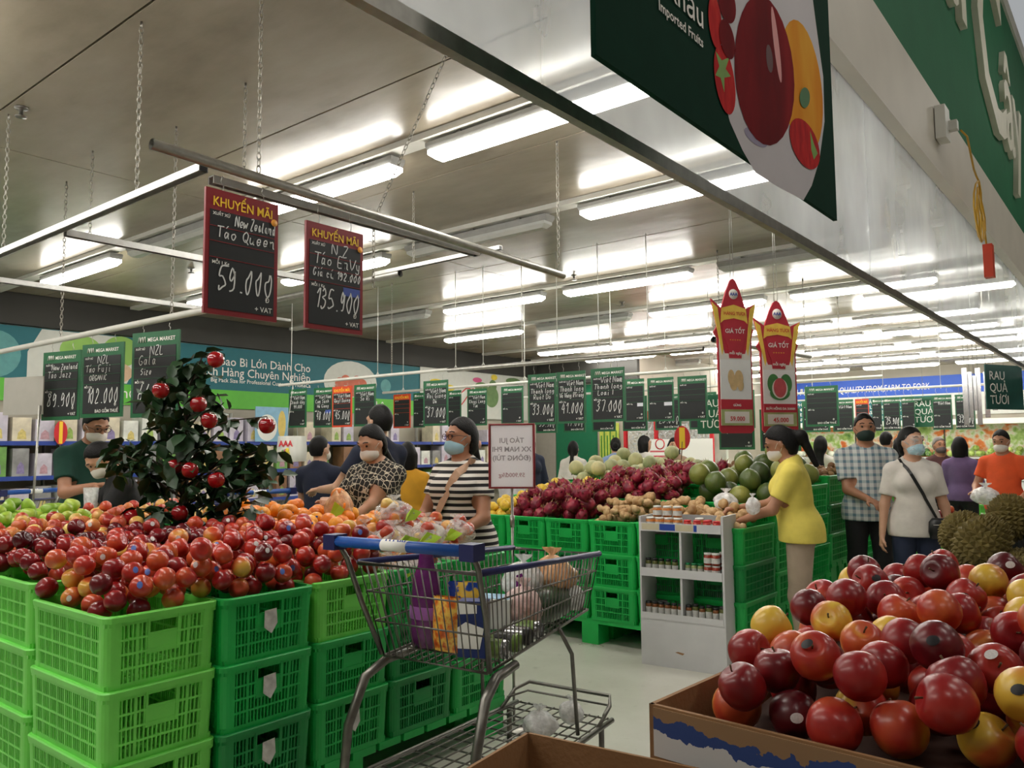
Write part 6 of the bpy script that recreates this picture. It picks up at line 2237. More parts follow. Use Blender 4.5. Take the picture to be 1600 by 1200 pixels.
    for (hj, kn, an) in legs:
        g.cone(hj, kn, (0.082 * fat ** 0.7 + 0.008) * s, 0.070 * s, 0.03)
        g.cone(kn, an, 0.072 * s, 0.06 * s, 0.03)
    link('trousers', g.mesh('trousers', pants, lambda X, Y, Z: np.maximum(0.06 * s - Z, Z - 0.985 * s) + 0 * X + 0 * Y), t)
    M4 = Matrix.Translation(Vector(neck)) @ Matrix(HR.tolist()).to_4x4() @ Matrix.Scale(s, 4)
    hm = hair_mesh(hair, 0.008 if c < 0.01 else 0.011)
    o = link('hair', hm, t)
    o.matrix_local = M4
    if hairm:
        me = hm.copy()
        me.materials[0] = hairm
        o.data = me
    if mask:
        o = link('face_mask', mask_mesh(mask), t)
        o.matrix_local = M4
        for q in (-1, 1):
            MB().tube([(q * 0.062, 0.045, 0.095), (q * 0.076, 0.02, 0.118), (q * 0.082, -0.008, 0.13), (q * 0.08, -0.016, 0.10), (q * 0.066, 0.03, 0.055)], 0.002, 4).build('ear_loop', mask, o)
    for q in (-1, 1):
        o = MB().lathe([(0, -0.006), (0.0095, -0.002), (0.0095, 0.002), (0, 0.006)], 8, 0, Matrix.Rotation(H90, 3, 'X'), (q * 0.031, 0.0835, 0.132)).build('eye', EYEM, t)
        o.matrix_local = M4
        o = MB().tube([(q * 0.016, 0.0935, 0.156), (q * 0.034, 0.089, 0.160), (q * 0.05, 0.078, 0.154)], 0.0035, 4).build('eyebrow', EYEM, t)
        o.matrix_local = M4
    for (hj, kn, an) in legs:
        q = 1 if an[0] > 0 else -1
        pr = [(-0.09, 0.03), (-0.085, 0.045), (0.0, 0.048), (0.09, 0.046), (0.17, 0.038), (0.185, 0.02)]
        vs, fs = [], []
        for (yy, w) in pr:
            for (a, z) in ((-w, 0.002), (-w, 0.04 if yy < 0.1 else 0.03), (-w * 0.6, 0.085 if yy < 0.03 else 0.05), (w * 0.6, 0.085 if yy < 0.03 else 0.05), (w, 0.04 if yy < 0.1 else 0.03), (w, 0.002)):
                vs.append((an[0] + a * s + q * 0.01 * (yy + 0.09) * s, an[1] + yy * s, z * s))
        for i in range(len(pr) - 1):
            for j in range(6):
                fs.append((i * 6 + j, i * 6 + (j + 1) % 6, i * 6 + 6 + (j + 1) % 6, i * 6 + 6 + j))
        fs += [tuple(range(6)), tuple(range(30 + 5, 30 - 1, -1))]
        m1 = MB().add(vs, fs, 0, True)
        m1.build('shoe', BLACK, t)
    if extra:
        extra(t, TP, HP, M4, s, arms, rz)
    return t


def fabric(name, kind, *cols):
    """woven patterns in the garment's own space"""
    m, N, L, bs = nodes_of(name)
    tc = N.new('ShaderNodeTexCoord')
    sp = N.new('ShaderNodeSeparateXYZ')
    L.new(tc.outputs['Object'], sp.inputs[0])

    def wave(sock, freq, lo, width=0.02):
        a = N.new('ShaderNodeMath')
        a.operation = 'MULTIPLY'
        a.inputs[1].default_value = freq
        L.new(sock, a.inputs[0])
        b = N.new('ShaderNodeMath')
        b.operation = 'FRACT'
        L.new(a.outputs[0], b.inputs[0])
        r = N.new('ShaderNodeMath')
        r.operation = 'LESS_THAN'
        r.inputs[1].default_value = lo
        L.new(b.outputs[0], r.inputs[0])
        return r.outputs[0]

    def mix(fac, a, b):
        x = N.new('ShaderNodeMix')
        x.data_type = 'RGBA'
        if isinstance(fac, float):
            x.inputs['Factor'].default_value = fac
        else:
            L.new(fac, x.inputs['Factor'])
        for k, v in (('A', a), ('B', b)):
            if isinstance(v, tuple):
                x.inputs[k].default_value = (*v, 1)
            else:
                L.new(v, x.inputs[k])
        return x.outputs['Result']
    if kind == 'stripe':
        out = mix(wave(sp.outputs['Z'], 27.0, 0.5), cols[0], cols[1])
    elif kind == 'check':
        a = mix(wave(sp.outputs['Z'], 19.0, 0.42), cols[0], cols[1])
        b = mix(wave(sp.outputs['X'], 19.0, 0.42), cols[0], cols[2])
        out = mix(0.5, a, b)
    else:
        mp = N.new('ShaderNodeMapping')
        mp.inputs['Scale'].default_value = (1, 1, 0.8)
        mp.inputs['Rotation'].default_value = (0.2, 0.3, 0)
        L.new(tc.outputs['Object'], mp.inputs['Vector'])
        vo = N.new('ShaderNodeTexVoronoi')
        vo.feature = 'DISTANCE_TO_EDGE'
        vo.distance = 'EUCLIDEAN' if vo.feature != 'DISTANCE_TO_EDGE' else vo.distance
        vo.inputs['Scale'].default_value = 34
        vo.inputs['Randomness'].default_value = 0.45
        L.new(mp.outputs[0], vo.inputs['Vector'])
        r = N.new('ShaderNodeMath')
        r.operation = 'LESS_THAN'
        r.inputs[1].default_value = 0.05
        L.new(vo.outputs['Distance'], r.inputs[0])
        out = mix(r.outputs[0], cols[0], cols[1])
    L.new(out, bs.inputs['Base Color'])
    bs.inputs['Roughness'].default_value = 0.85
    return m


cl = lambda n, r, g, b: mat('cloth_' + n, rgb(r, g, b), 0.85, var=0.12, scale=10, bump=0.35, bscale=14)
NAVYC, BLACKC, JEANS, GREENC = cl('navy', 24, 30, 52), cl('black', 20, 20, 22), cl('jeans', 30, 40, 64), cl('bottle_green', 14, 60, 48)
YELC, ORC, WHC, PURC = cl('pale_yellow', 226, 208, 96), cl('orange', 222, 84, 36), cl('white', 214, 208, 200), cl('purple', 100, 78, 118)
BEIC, BRC, MUST, BLUC, TANC = cl('beige', 168, 150, 130), cl('maroon', 74, 40, 40), cl('mustard', 206, 150, 34), cl('pale_blue', 138, 160, 200), cl('tan', 160, 128, 108)
M_BLUE = mat('light_blue_mask', rgb(160, 198, 212), 0.8, var=0.05)
M_WHITE = mat('white_mask', rgb(222, 216, 208), 0.8, var=0.05)
M_DARK = mat('dark_green_mask', rgb(24, 44, 38), 0.8, var=0.05)
M_GREY = mat('grey_mask', rgb(96, 84, 84), 0.8, var=0.05)


def ground(u, v, d):
    p = at(u, v, d=d)
    return (p.x, p.y)


def strap(t, pts, w, m, name='bag_strap'):
    """flat band through points, lying on the torso"""
    vs, fs = [], []
    P = [Vector(p) for p in pts]
    for i, p in enumerate(P):
        tg = (P[min(i + 1, len(P) - 1)] - P[max(i - 1, 0)]).normalized()
        out = Vector((p.x, p.y, 0)).normalized()
        sd = tg.cross(out).normalized() * w / 2
        vs += [p - sd, p + sd, p + sd + out * 0.004, p - sd + out * 0.004]
    for i in range(len(P) - 1):
        for j in range(4):
            fs.append((i * 4 + j, i * 4 + (j + 1) % 4, i * 4 + 4 + (j + 1) % 4, i * 4 + 4 + j))
    MB().add(vs, fs).build(name, m, t)


def glasses(t, M4):
    g = MB()
    for q in (-1, 1):
        g.tube([(q * 0.033 + 0.024 * math.cos(a * math.pi / 6), 0.100, 0.128 + 0.017 * math.sin(a * math.pi / 6)) for a in range(12)], 0.0022, 5, closed=True)
        g.tube([(q * 0.057, 0.098, 0.132), (q * 0.078, 0.06, 0.132), (q * 0.08, -0.01, 0.122)], 0.002, 5)
    g.tube([(-0.01, 0.101, 0.132), (0.01, 0.101, 0.132)], 0.002, 5)
    o = g.build('glasses', mat('brown_glasses', rgb(60, 30, 30), 0.3), t)
    o.matrix_local = M4


STRIPE = fabric('black_white_stripes', 'stripe', rgb(222, 216, 208), rgb(26, 24, 26))
LATT = fabric('black_cream_lattice', 'lattice', rgb(30, 28, 26), rgb(196, 186, 166))
PLAID = fabric('blue_grey_check', 'check', rgb(206, 208, 206), rgb(110, 150, 160), rgb(88, 96, 118))


def ex_striped(t, TP, HP, M4, s, arms, rz):
    glasses(t, M4)
    pts = []
    for k in range(13):
        f = k / 12
        x = -0.11 + 0.26 * f
        z = 1.40 - 0.47 * f
        y = 0.150 * math.sqrt(max(0.05, 1 - (x / 0.26) ** 2)) * (1.0 if f > 0.12 else 0.35) + (0.022 if 0.2 < f < 0.75 else 0.008)
        pts.append(TP((x, y, z)))
    strap(t, pts, 0.045, mat('beige_strap', rgb(206, 168, 140), 0.6))
    o = MB().lathe([(0, -0.03), (0.03, -0.02), (0.036, 0.0), (0.03, 0.02), (0, 0.03)], 12, 0, Matrix.Diagonal((0.7, 0.6, 1))).build('hair_clip', mat('pink_scrunchie', rgb(226, 178, 160), 0.7), t)
    o.matrix_local = M4 @ Matrix.Translation((0, -0.12, 0.07))


person('woman in a black and white striped top with glasses, blue mask and beige strap', ground(722, 700, 4.72), -32, 1.585, STRIPE, BLACKC, 'low', M_BLUE, turn=-0.45, nod=0.05, fat=1.28, female=True, skin=SKIN2, sleeve=0.55, c=0.008, hem=0.80,
       hands=((0.17, 0.30, 0.99), (-0.14, 0.30, 0.97)), extra=ex_striped, grip=0.45)
person('woman in a black and cream lattice blouse with white mask holding an orange bag', ground(588, 700, 5.15), -28, 1.57, LATT, BLACKC, 'low', M_WHITE, turn=-0.25, nod=0.42, fat=1.14, female=True, sleeve=0.6, c=0.008, hem=0.76,
       hands=((0.18, 0.31, 1.14), (0.06, 0.34, 0.98)), grip=0.6)
p = at(530, 797, d=4.6)
fruit_bag((p.x, p.y, p.z - 0.11), 0.2, (0.085, 0.07, 0.11), orm, 3, 0.045, 'orange tinted bag with lime ribbon in the hands of the lattice blouse woman', 81, ORNF, leaf=YG, neck=False)
person('tall man in a navy T-shirt turned away behind the lattice blouse woman', ground(592, 700, 5.9), -140, 1.73, NAVYC, JEANS, 'short', M_WHITE, hands=((0.10, 0.32, 1.05), (-0.26, 0.32, 1.06)), sleeve=0.6, c=0.009)
person('dark haired man in a navy shirt leaning at a cart', ground(500, 700, 6.8), 150, 1.52, NAVYC, BLACKC, 'short', M_WHITE, turn=-0.3, hands=((0.2, 0.3, 0.95), (-0.2, 0.3, 0.95)), c=0.011)
person('person in a mustard yellow shirt seen from behind', ground(637, 700, 6.6), 175, 1.46, MUST, BLACKC, 'bob', None, female=True, sleeve=1.2, c=0.012)


def ex_green(t, TP, HP, M4, s, arms, rz):
    glasses(t, M4)
    o = link('shirt_print', text_mesh('EAT', 0.07, mat('gold_print', rgb(196, 164, 70), 0.7, var=0), 0.002, 0.002, 'CENTER'), t, TP((0, 0.136, 1.07)))
    o.rotation_euler = (H90, 0, math.pi)
    MB().box(TP((0.03, 0.12, 1.28)), (0.03, 0.006, 0.07)).build('yellow_tag', mat('yellow_tag', rgb(210, 170, 70), 0.6), t)


person('man in a bottle green T-shirt with glasses and white mask bagging pears', ground(140, 700, 6.0), 22, 1.74, GREENC, BLACKC, 'short', M_WHITE, nod=0.4, turn=0.1, lean=0.06, fat=1.12, skin=SKIN2, sleeve=0.65, c=0.009, hands=((0.10, 0.34, 1.10), (-0.14, 0.36, 1.10)), extra=ex_green)
person('woman in a black T-shirt with hair tied up reaching over the pears', ground(222, 700, 5.3), -80, 1.53, BLACKC, BLACKC, 'bun', M_WHITE, lean=0.35, nod=0.45, female=True, c=0.01, hands=((0.1, 0.52, 1.12), (-0.1, 0.50, 1.05)))
t = thing('produce_bag', 'thin clear bag held open by the man in green', 'bag', at(141, 806, d=5.15))
MB().lathe([(0, 0), (0.05, 0.01), (0.065, 0.06), (0.07, 0.13), (0.076, 0.18)], 16, 0, Matrix.Diagonal((1, 0.5, 1))).build('bag_film', WFILM, t)


def ex_yellow(t, TP, HP, M4, s, arms, rz):
    o = MB().tube([(0, -0.098, 0.145), (0.016, -0.105, 0.15), (0, -0.112, 0.155), (-0.016, -0.105, 0.15)], 0.008, 6, closed=True).build('hair_tie', mat('mint_hair_tie', rgb(130, 200, 170), 0.6), t)
    o.matrix_local = M4


YP = ground(1246, 700, 5.22)
person('woman in a pale yellow T-shirt and beige trousers picking ginger', YP, -92, 1.55, YELC, BEIC, 'pony', M_WHITE, lean=0.12, nod=0.35, female=True, fat=1.1, skin=SKIN2, sleeve=0.7, c=0.008, hem=0.84, hands=((0.12, 0.42, 1.05), (-0.10, 0.38, 0.98)), extra=ex_yellow, grip=0.7)
p = at(1176, 790, d=5.1)
t = thing('produce_bag', 'small white bag in the hands of the yellow shopper', 'bag', (p.x, p.y, p.z - 0.06))
link('bag_film', bag_mesh(0.045, 0.04, 0.055, WFILM, 91), t)
person('man in a blue and grey checked shirt with dark mask', ground(1352, 700, 6.45), 8, 1.66, PLAID, BLACKC, 'short', M_DARK, turn=0.05, skin=SKIN2, sleeve=0.72, c=0.009, hem=0.80, hands=((0.03, 0.27, 0.98), (-0.28, 0.14, 0.80)), fat=1.05)
SHIELD = film_mat('clear_face_shield', (0.9, 0.93, 0.95), 0.14, 0.08)


def ex_white(t, TP, HP, M4, s, arms, rz):
    sv, sf = [], []
    for i in range(9):
        a = math.radians(-65 + 130 * i / 8)
        for z in (0.02, 0.17):
            sv.append((0.115 * math.sin(a), 0.13 * math.cos(a) - 0.005, z))
    sf = [(2 * i, 2 * i + 2, 2 * i + 3, 2 * i + 1) for i in range(8)]
    o = MB().add(sv, sf, 0, True).build('face_shield', SHIELD, t)
    o.matrix_local = M4
    pts = []
    for k in range(13):
        f = k / 12
        x = 0.10 - 0.23 * f
        z = 1.40 - 0.46 * f
        y = 0.122 * math.sqrt(max(0.05, 1 - (x / 0.24) ** 2)) * (1.0 if f > 0.12 else 0.35) + (0.03 if 0.2 < f < 0.6 else 0.012)
        pts.append(TP((x, y, z)))
    strap(t, pts, 0.022, BLACK)
    b = TP((-0.15, 0.15, 0.87))
    MB().lathe([(0, -0.07), (0.075, -0.07), (0.085, -0.02), (0.08, 0.05), (0.06, 0.075), (0, 0.078)], 16, 0, Matrix.Diagonal((1, 0.5, 1)), b).build('shoulder_bag', mat('black_leather', rgb(18, 18, 20), 0.35, var=0.2), t)
    MB().tube([(b[0] - 0.06, b[1] + 0.042, b[2] + 0.03), (b[0] + 0.06, b[1] + 0.042, b[2] + 0.03)], 0.003, 5).build('zip', STEEL, t)


person('woman in a white T-shirt with face shield and black shoulder bag', ground(1424, 700, 5.85), 12, 1.535, WHC, JEANS, 'low', M_BLUE, turn=0.55, female=True, sleeve=0.72, c=0.009, hem=0.80, fat=1.05, hands=((0.26, 0.06, 0.76), (-0.25, 0.08, 0.76)), extra=ex_white)
person('man in an orange T-shirt with white mask holding bags', ground(1566, 700, 8.0), -18, 1.545, ORC, BLACKC, 'short', M_WHITE, nod=0.2, skin=SKIN2, c=0.011, hem=0.80, hands=((0.2, 0.25, 1.0), (-0.22, 0.2, 0.95)), fat=1.1)
p = at(1540, 768, d=7.72)
t = thing('shopping_bag', 'white shopping bag held by the man in orange', 'bag', (p.x, p.y, p.z - 0.13))
link('bag_film', bag_mesh(0.12, 0.09, 0.085, WFILM, 95), t)
MB().lathe([(0, 0.004), (0.09, 0.05), (0.09, 0.11), (0, 0.16)], 14).build('bag_contents', OFFWHITE, t)
person('grey haired woman in a maroon top with grey mask', ground(1468, 700, 10.0), 25, 1.50, BRC, BLACKC, 'bun', M_GREY, female=True, skin=SKIN2, c=0.013, hairm=GREYHAIR, hands=((0.12, 0.28, 1.02), (-0.12, 0.28, 1.02)), sleeve=1.6)
person('woman with bobbed black hair in a purple top seen from behind', ground(1500, 700, 9.0), 165, 1.49, PURC, BLACKC, 'bob', None, female=True, c=0.013, sleeve=1.5)
person('woman with very long black hair in a pale top seen from behind', ground(1283, 700, 9.6), 160, 1.52, WHC, BLACKC, 'long', None, female=True, c=0.013)
person('shopper in black behind the checked shirt man', ground(1386, 700, 10.6), 150, 1.58, BLACKC, BLACKC, 'short', None, c=0.014)
person('shopper in tan beside the far vegetable boards', ground(1405, 700, 10.2), -150, 1.50, TANC, BLACKC, 'bob', None, female=True, c=0.014)
person('woman in a navy top with blue mask behind the melons', ground(826, 700, 9.9), 15, 1.585, NAVYC, BLACKC, 'bob', M_BLUE, female=True, c=0.013, sleeve=1.3)
person('person in a pale hooded top behind the sign stand', ground(806, 700, 9.5), 150, 1.48, cl('pale_grey', 196, 192, 196), BLACKC, 'bob', None, female=True, c=0.013, sleeve=1.8)
person('woman with a ponytail in a white top before the green wall', ground(896, 700, 11.3), 165, 1.50, WHC, BLACKC, 'low', None, female=True, c=0.014, sleeve=1.6)
person('woman in a pale blue hooded top seen from behind', ground(962, 700, 11.2), 178, 1.54, BLUC, BLACKC, 'bun', None, female=True, c=0.013, sleeve=1.8)
person('woman in a white top looking towards the freezers', ground(1008, 700, 11.4), 120, 1.57, WHC, BLACKC, 'bob', None, female=True, c=0.014, sleeve=1.6)
person('woman in a tan top with white mask raising a hand to her face', ground(1053, 700, 11.0), 10, 1.53, TANC, BLACKC, 'bob', M_WHITE, female=True, c=0.013, sleeve=1.5, hands=((0.08, 0.16, 1.36), (-0.14, 0.2, 1.0)))

# ------------------------------------------------------------------ left wall: banners, shelves, goods
WX = -10.59


def yz(u, v, X=WX):
    p = at(u, v, x=X)
    return p.y, p.z


wb = thing('teal_banner', 'long teal wall banner with white lettering above a lime green strip', 'banner', (WX, -3, 2.02))
Y0 = -3.0
MB().span((0, 0, 0.27), (0.012, 16.5, 0.90)).build('teal_field', TEAL, wb)
MB().span((0, 0, 0.0), (0.016, 16.5, 0.27)).build('lime_strip', LIME, wb)


def flat_oval(parent, name, yc, zc, ry, rz_, m, lift, n=24):
    vs = [(lift, yc + ry * math.cos(2 * math.pi * k / n), zc + rz_ * math.sin(2 * math.pi * k / n)) for k in range(n)]
    return MB().add(vs, [tuple(range(n))]).build(name, m, parent)


pale = mat('banner_pale', rgb(214, 216, 208), 0.6, var=0.04)
palg = mat('banner_apple_green', rgb(150, 196, 96), 0.6, var=0.15, scale=3)
skin_p = mat('banner_peach', rgb(212, 180, 148), 0.6, var=0.1)
y1, y2 = yz(42, 560)[0] - Y0, yz(210, 570)[0] - Y0
MB().add([(0.014, y1, 0.28), (0.014, y2 - 0.1, 0.28), (0.014, y2, 0.5), (0.014, y2 - 0.05, 0.8), (0.014, y2 - 0.2, 0.89), (0.014, y1 + 0.15, 0.89), (0.014, y1, 0.6)], [(0, 1, 2, 3, 4, 5, 6)]).build('pale_window', pale, wb)
flat_oval(wb, 'printed_apple', y1 + 0.62, 0.66, 0.26, 0.2, palg, 0.016)
flat_oval(wb, 'printed_apple', y1 + 1.12, 0.70, 0.24, 0.2, palg, 0.016)
flat_oval(wb, 'printed_hand', y1 + 1.0, 0.42, 0.28, 0.15, skin_p, 0.018)
flat_oval(wb, 'pale_disc', y1 - 0.35, 0.55, 0.28, 0.28, mat('banner_light_teal', rgb(96, 160, 160), 0.6), 0.014)
yb1, yb2 = yz(505, 580)[0] - Y0, yz(588, 585)[0] - Y0
flat_oval(wb, 'pale_disc', (yb1 + yb2) / 2, 0.52, (yb2 - yb1) / 2, 0.36, pale, 0.014)
MB().add([(0.016, (yb1 + yb2) / 2 - 0.35, 0.45), (0.016, (yb1 + yb2) / 2 - 0.28, 0.28), (0.016, (yb1 + yb2) / 2 + 0.28, 0.28), (0.016, (yb1 + yb2) / 2 + 0.35, 0.45)], [(0, 1, 2, 3)]).build('printed_basket', mat('banner_basket', rgb(190, 120, 90), 0.6, var=0.2, scale=12), wb)
for k in range(5):
    flat_oval(wb, 'printed_tomato', (yb1 + yb2) / 2 - 0.24 + 0.12 * k, 0.5 + 0.05 * (k % 2), 0.10, 0.09, mat('banner_tomato', rgb(206, 110, 84), 0.6, var=0.1), 0.018 + 0.001 * k)
flat_oval(wb, 'pale_disc', yz(602, 590)[0] - Y0, 0.5, 0.12, 0.12, mat('banner_light_teal', (1, 1, 1)), 0.014)
for s, u, v, sz, al in (('Bao Bì Lớn Dành Cho', 484, 582, 0.18, 'RIGHT'), ('Khách Hàng Chuyên Nghiệp', 484, 597, 0.18, 'RIGHT'), ('Big Pack Size for Professional Customer / HoReCa', 484, 606, 0.085, 'RIGHT'), ('Thế Giới Đồ Khô', 334, 628, 0.2, 'RIGHT'), ('Thế Giới Đồ Khô', 600, 640, 0.2, 'RIGHT')):
    py, pz = yz(u, v)
    o = link('lettering', text_mesh(s, sz, WHITEPRINT, 0, 0.001, al), wb, (0.02, py - Y0, pz - 2.02))
    o.rotation_euler = (H90, 0, H90)
# white illustrated wall panel past the teal banner
ya, yb = yz(655, 600)[0], yz(822, 600)[0]
ip = thing('illustrated_panel', 'white wall panel with drawn vegetables past the teal banner', 'poster', (WX, ya, 2.0))
MB().span((0.016, 0, 0), (0.03, yb - ya, 0.95)).build('panel', pale, ip)
drawm = [mat('drawn_red', rgb(206, 60, 66), 0.6), mat('drawn_yellow', rgb(230, 208, 70), 0.6), mat('drawn_pink', rgb(214, 90, 140), 0.6), mat('drawn_green', rgb(110, 140, 90), 0.6, var=0.2)]
for k, (u, v, ry, rz_, mi) in enumerate(((680, 597, 0.18, 0.06, 1), (700, 606, 0.16, 0.06, 1), (744, 594, 0.14, 0.05, 2), (750, 605, 0.2, 0.1, 3), (768, 603, 0.12, 0.12, 3), (766, 620, 0.22, 0.22, 3), (800, 596, 0.25, 0.07, 3), (770, 590, 0.1, 0.06, 1))):
    py, pz = yz(u, v)
    flat_oval(ip, 'drawn_vegetable', py - ya, pz - 2.0, ry, rz_, drawm[mi], 0.032 + 0.001 * k)
py, pz = yz(725, 622)
MB().tube([(0.034, py - ya + 0.25 * math.cos(a), pz - 2.0 + 0.2 * math.sin(a * 1.3)) for a in [k * 0.5 for k in range(14)]], 0.012, 5).build('drawn_red_line', drawm[0], ip)

STRIP_B = mat('blue_shelf_strip', rgb(40, 66, 150), 0.5, var=0.05)
SHELFM = mat('pale_shelf', rgb(196, 196, 190), 0.5, var=0.05)
goods = [mat('white_green_pack', rgb(226, 228, 220), 0.45, var=0.2, scale=9), mat('pale_violet_pack', rgb(206, 200, 214), 0.45, var=0.2, scale=9), mat('cream_pack', rgb(220, 210, 186), 0.45, var=0.2, scale=9), mat('green_pack', rgb(120, 170, 90), 0.45, var=0.3, scale=9), mat('brown_pack', rgb(150, 110, 80), 0.5, var=0.3, scale=9), mat('grey_pack', rgb(150, 150, 150), 0.5, var=0.3, scale=9)]
pack_me = []
for m in goods:
    mb = MB()
    mb.span((-0.14, -0.10, 0), (0.14, 0.10, 0.30))
    pack_me.append(mb.mesh('carton', m))
lab_me = [MB().add([(0.142, -0.05, 0.03), (0.142, 0.05, 0.03), (0.142, 0.04, 0.12), (0.142, 0.0, 0.16), (0.142, -0.04, 0.11)], [(0, 1, 2, 3, 4)]).mesh('printed_label', m) for m in (mat('label_green', rgb(150, 180, 90), 0.5, var=0.4, scale=30), mat('label_rose', rgb(190, 150, 160), 0.5, var=0.3, scale=30), mat('label_violet', rgb(140, 128, 170), 0.5, var=0.3, scale=30), mat('label_straw', rgb(214, 196, 120), 0.5, var=0.3, scale=30))]
RG = random.Random(12)
secs = 0
for sy in [-1.0 + 1.25 * k for k in range(11)]:
    where = 'shelf bay %s' % ['out past the pears', 'before the pears', 'behind the man in green', 'behind the woman in black', 'behind the apple tree', 'beside the cartoon poster', 'behind the hanging bag', 'behind the navy shirt men', 'behind the mustard shirt', 'behind the striped woman', 'near the drawn panel', 'at the far corner'][secs]
    g = thing('goods_shelf', 'pale ' + where, 'shelf', (-10.2, sy, 0))
    MB().span((-0.36, 0.0, 0), (-0.33, 1.24, 1.95)).build('back_panel', BEIGE, g)
    for z in (0.25, 0.72, 1.13, 1.53):
        MB().span((-0.33, 0.01, z - 0.03), (0.1, 1.23, z)).build('shelf', SHELFM, g)
        MB().span((0.1, 0.01, z - 0.045), (0.108, 1.23, z + 0.005)).build('price_rail', STRIP_B, g)
    MB().span((-0.34, 0.0, 0), (-0.28, 0.012, 1.95)).build('upright', SHELFM, g)
    for z in (0.72, 1.13, 1.53):
        for k in range(5):
            if RG.random() < 0.08 or (secs > 5 and z == 1.53 and RG.random() < 0.5):
                continue
            kind = RG.randrange(3) if z == 1.53 else RG.randrange(6)
            o = link('goods_pack', pack_me[kind], None, (-10.26, sy + 0.13 + 0.245 * k, z))
            o.scale = (1, RG.uniform(0.85, 1.05), RG.uniform(0.8, 1.15))
            tag(o, '%s pack, %s shelf, %s' % (['white', 'pale violet', 'cream', 'green', 'brown', 'grey'][kind], {0.72: 'low', 1.13: 'middle', 1.53: 'upper'}[z], where), 'package', 'goods packs on the wall shelves')
            link('printed_label', RG.choice(lab_me), o)
    secs += 1
# oval red and yellow price marker on the shelf edge, cartoon poster
p = at(95, 676, x=-10.06)
t = thing('price_marker', 'oval red and yellow shelf marker behind the apple boards', 'sign', (-10.06, p.y, p.z))
flat_oval(t, 'red_oval', 0, 0, 0.075, 0.14, REDPRINT, 0.0)
MB().add([(0.003, -0.02, -0.13), (0.003, 0.02, -0.13), (0.003, 0.02, 0.13), (0.003, -0.02, 0.13)], [(0, 1, 2, 3)]).build('yellow_band', YELLOWPRINT, t)
MB().tube([(-0.01, 0, -0.2), (-0.01, 0, 0.02)], 0.004, 4).build('clip', STEEL, t)
ya, za = yz(398, 690, -10.085)
yb, zb = yz(450, 637, -10.085)
t = thing('cartoon_poster', 'pale shelf-edge poster with blue, white and yellow patches by the tree', 'poster', (-10.085, ya, za))
MB().span((0, 0, 0), (0.01, yb - ya, zb - za)).build('sheet', mat('poster_sky', rgb(140, 186, 214), 0.6, var=0.1), t)
flat_oval(t, 'white_patch', 0.35 * (yb - ya), 0.4 * (zb - za), 0.3 * (yb - ya), 0.38 * (zb - za), WHITEPRINT, 0.012)
flat_oval(t, 'yellow_patch', 0.8 * (yb - ya), 0.5 * (zb - za), 0.12 * (yb - ya), 0.4 * (zb - za), mat('poster_yellow', rgb(226, 200, 110), 0.6), 0.013)
# hanging tote with a printed cart
p = at(456, 722, y=6.2)
t = thing('hanging_tote', 'white tote bag with printed cart hanging from the citrus pipe', 'bag', (p.x, p.y, p.z), 0.35)
MB().lathe([(0, 0.0), (0.18, 0.01), (0.19, 0.15), (0.175, 0.33)], 4, 0, Rz(math.pi / 4) @ Matrix.Diagonal((1, 1, 1))).build('bag_cloth', WHITE, t)
o = link('printed_mark', text_mesh('AAA', 0.10, drawm[0], 0, 0.004, 'CENTER'), t, (0, -0.14, 0.20))
o.rotation_euler = (H90, 0, 0)
MB().tube([(-0.07, -0.142, 0.13), (0.06, -0.142, 0.12), (0.04, -0.142, 0.05), (-0.05, -0.142, 0.05)], 0.008, 5, closed=True).build('printed_cart', drawm[1], t)
for k, x in enumerate((-0.03, 0.01, 0.03)):
    MB().lathe([(0, -0.002), (0.03, -0.002), (0.03, 0.002), (0, 0.002)], 10, 0, Matrix.Rotation(H90, 3, 'X'), (x, -0.143 - 0.002 * k, 0.13 + 0.01 * k)).build('printed_fruit', drawm[3 - k], t)
for q in (-1, 1):
    MB().tube([(q * 0.08, 0, 0.33), (q * 0.05, 0, 0.6), (0, 0, 2.232 - p.z)], 0.004, 5).build('handle_string', STRING, t)
# grey backed sign on a thin stand by the pears
p = at(52, 778, d=5.4)
t = thing('sign_stand', 'grey backed sign on a thin stand beyond the pears', 'sign', (p.x, p.y, 0))
MB().tube([(0, 0, 0.0), (0.0, 0.0, p.z), (0.05, 0, 1.72)], 0.008, 8).build('pole', STEEL, t)
MB().lathe([(0, 0), (0.12, 0), (0.12, 0.012), (0.02, 0.02), (0, 0.02)], 18).build('base', STEEL, t)
o = MB().span((-0.30, -0.008, 1.66), (0.06, 0.0, 1.92)).build('sign_back', mat('grey_sign_back', rgb(168, 165, 156), 0.6, var=0.05), t)
o.rotation_euler = (0, 0, 0.35)
# more carts between the shelves
for (u, v, d, rz, lab) in ((405, 800, 6.1, 1.55, 'empty wire shopping cart with blue handle beside the navy shirt men'), (55, 800, 6.6, 1.9, 'empty wire shopping cart with blue handle behind the pears')):
    q = at(u, v, d=d)
    c2_ = dup(CART)
    c2_.location = (q.x, q.y, 0)
    c2_.rotation_euler = (0, 0, rz)
    c2_['label'] = lab
    c2_['group'] = 'parked shopping carts'

# ------------------------------------------------------------------ middle wall: green panel, posters, red freezers
def on_wall(u0, u1, z0, z1, y, name, label, cat, m, th=0.02):
    a, b = at(u0, 700, y=y), at(u1, 700, y=y)
    t = thing(name, label, cat, (a.x, y - th, z0))
    MB().span((0, 0, 0), (b.x - a.x, th, z1 - z0)).build('sheet', m, t)
    return t, b.x - a.x


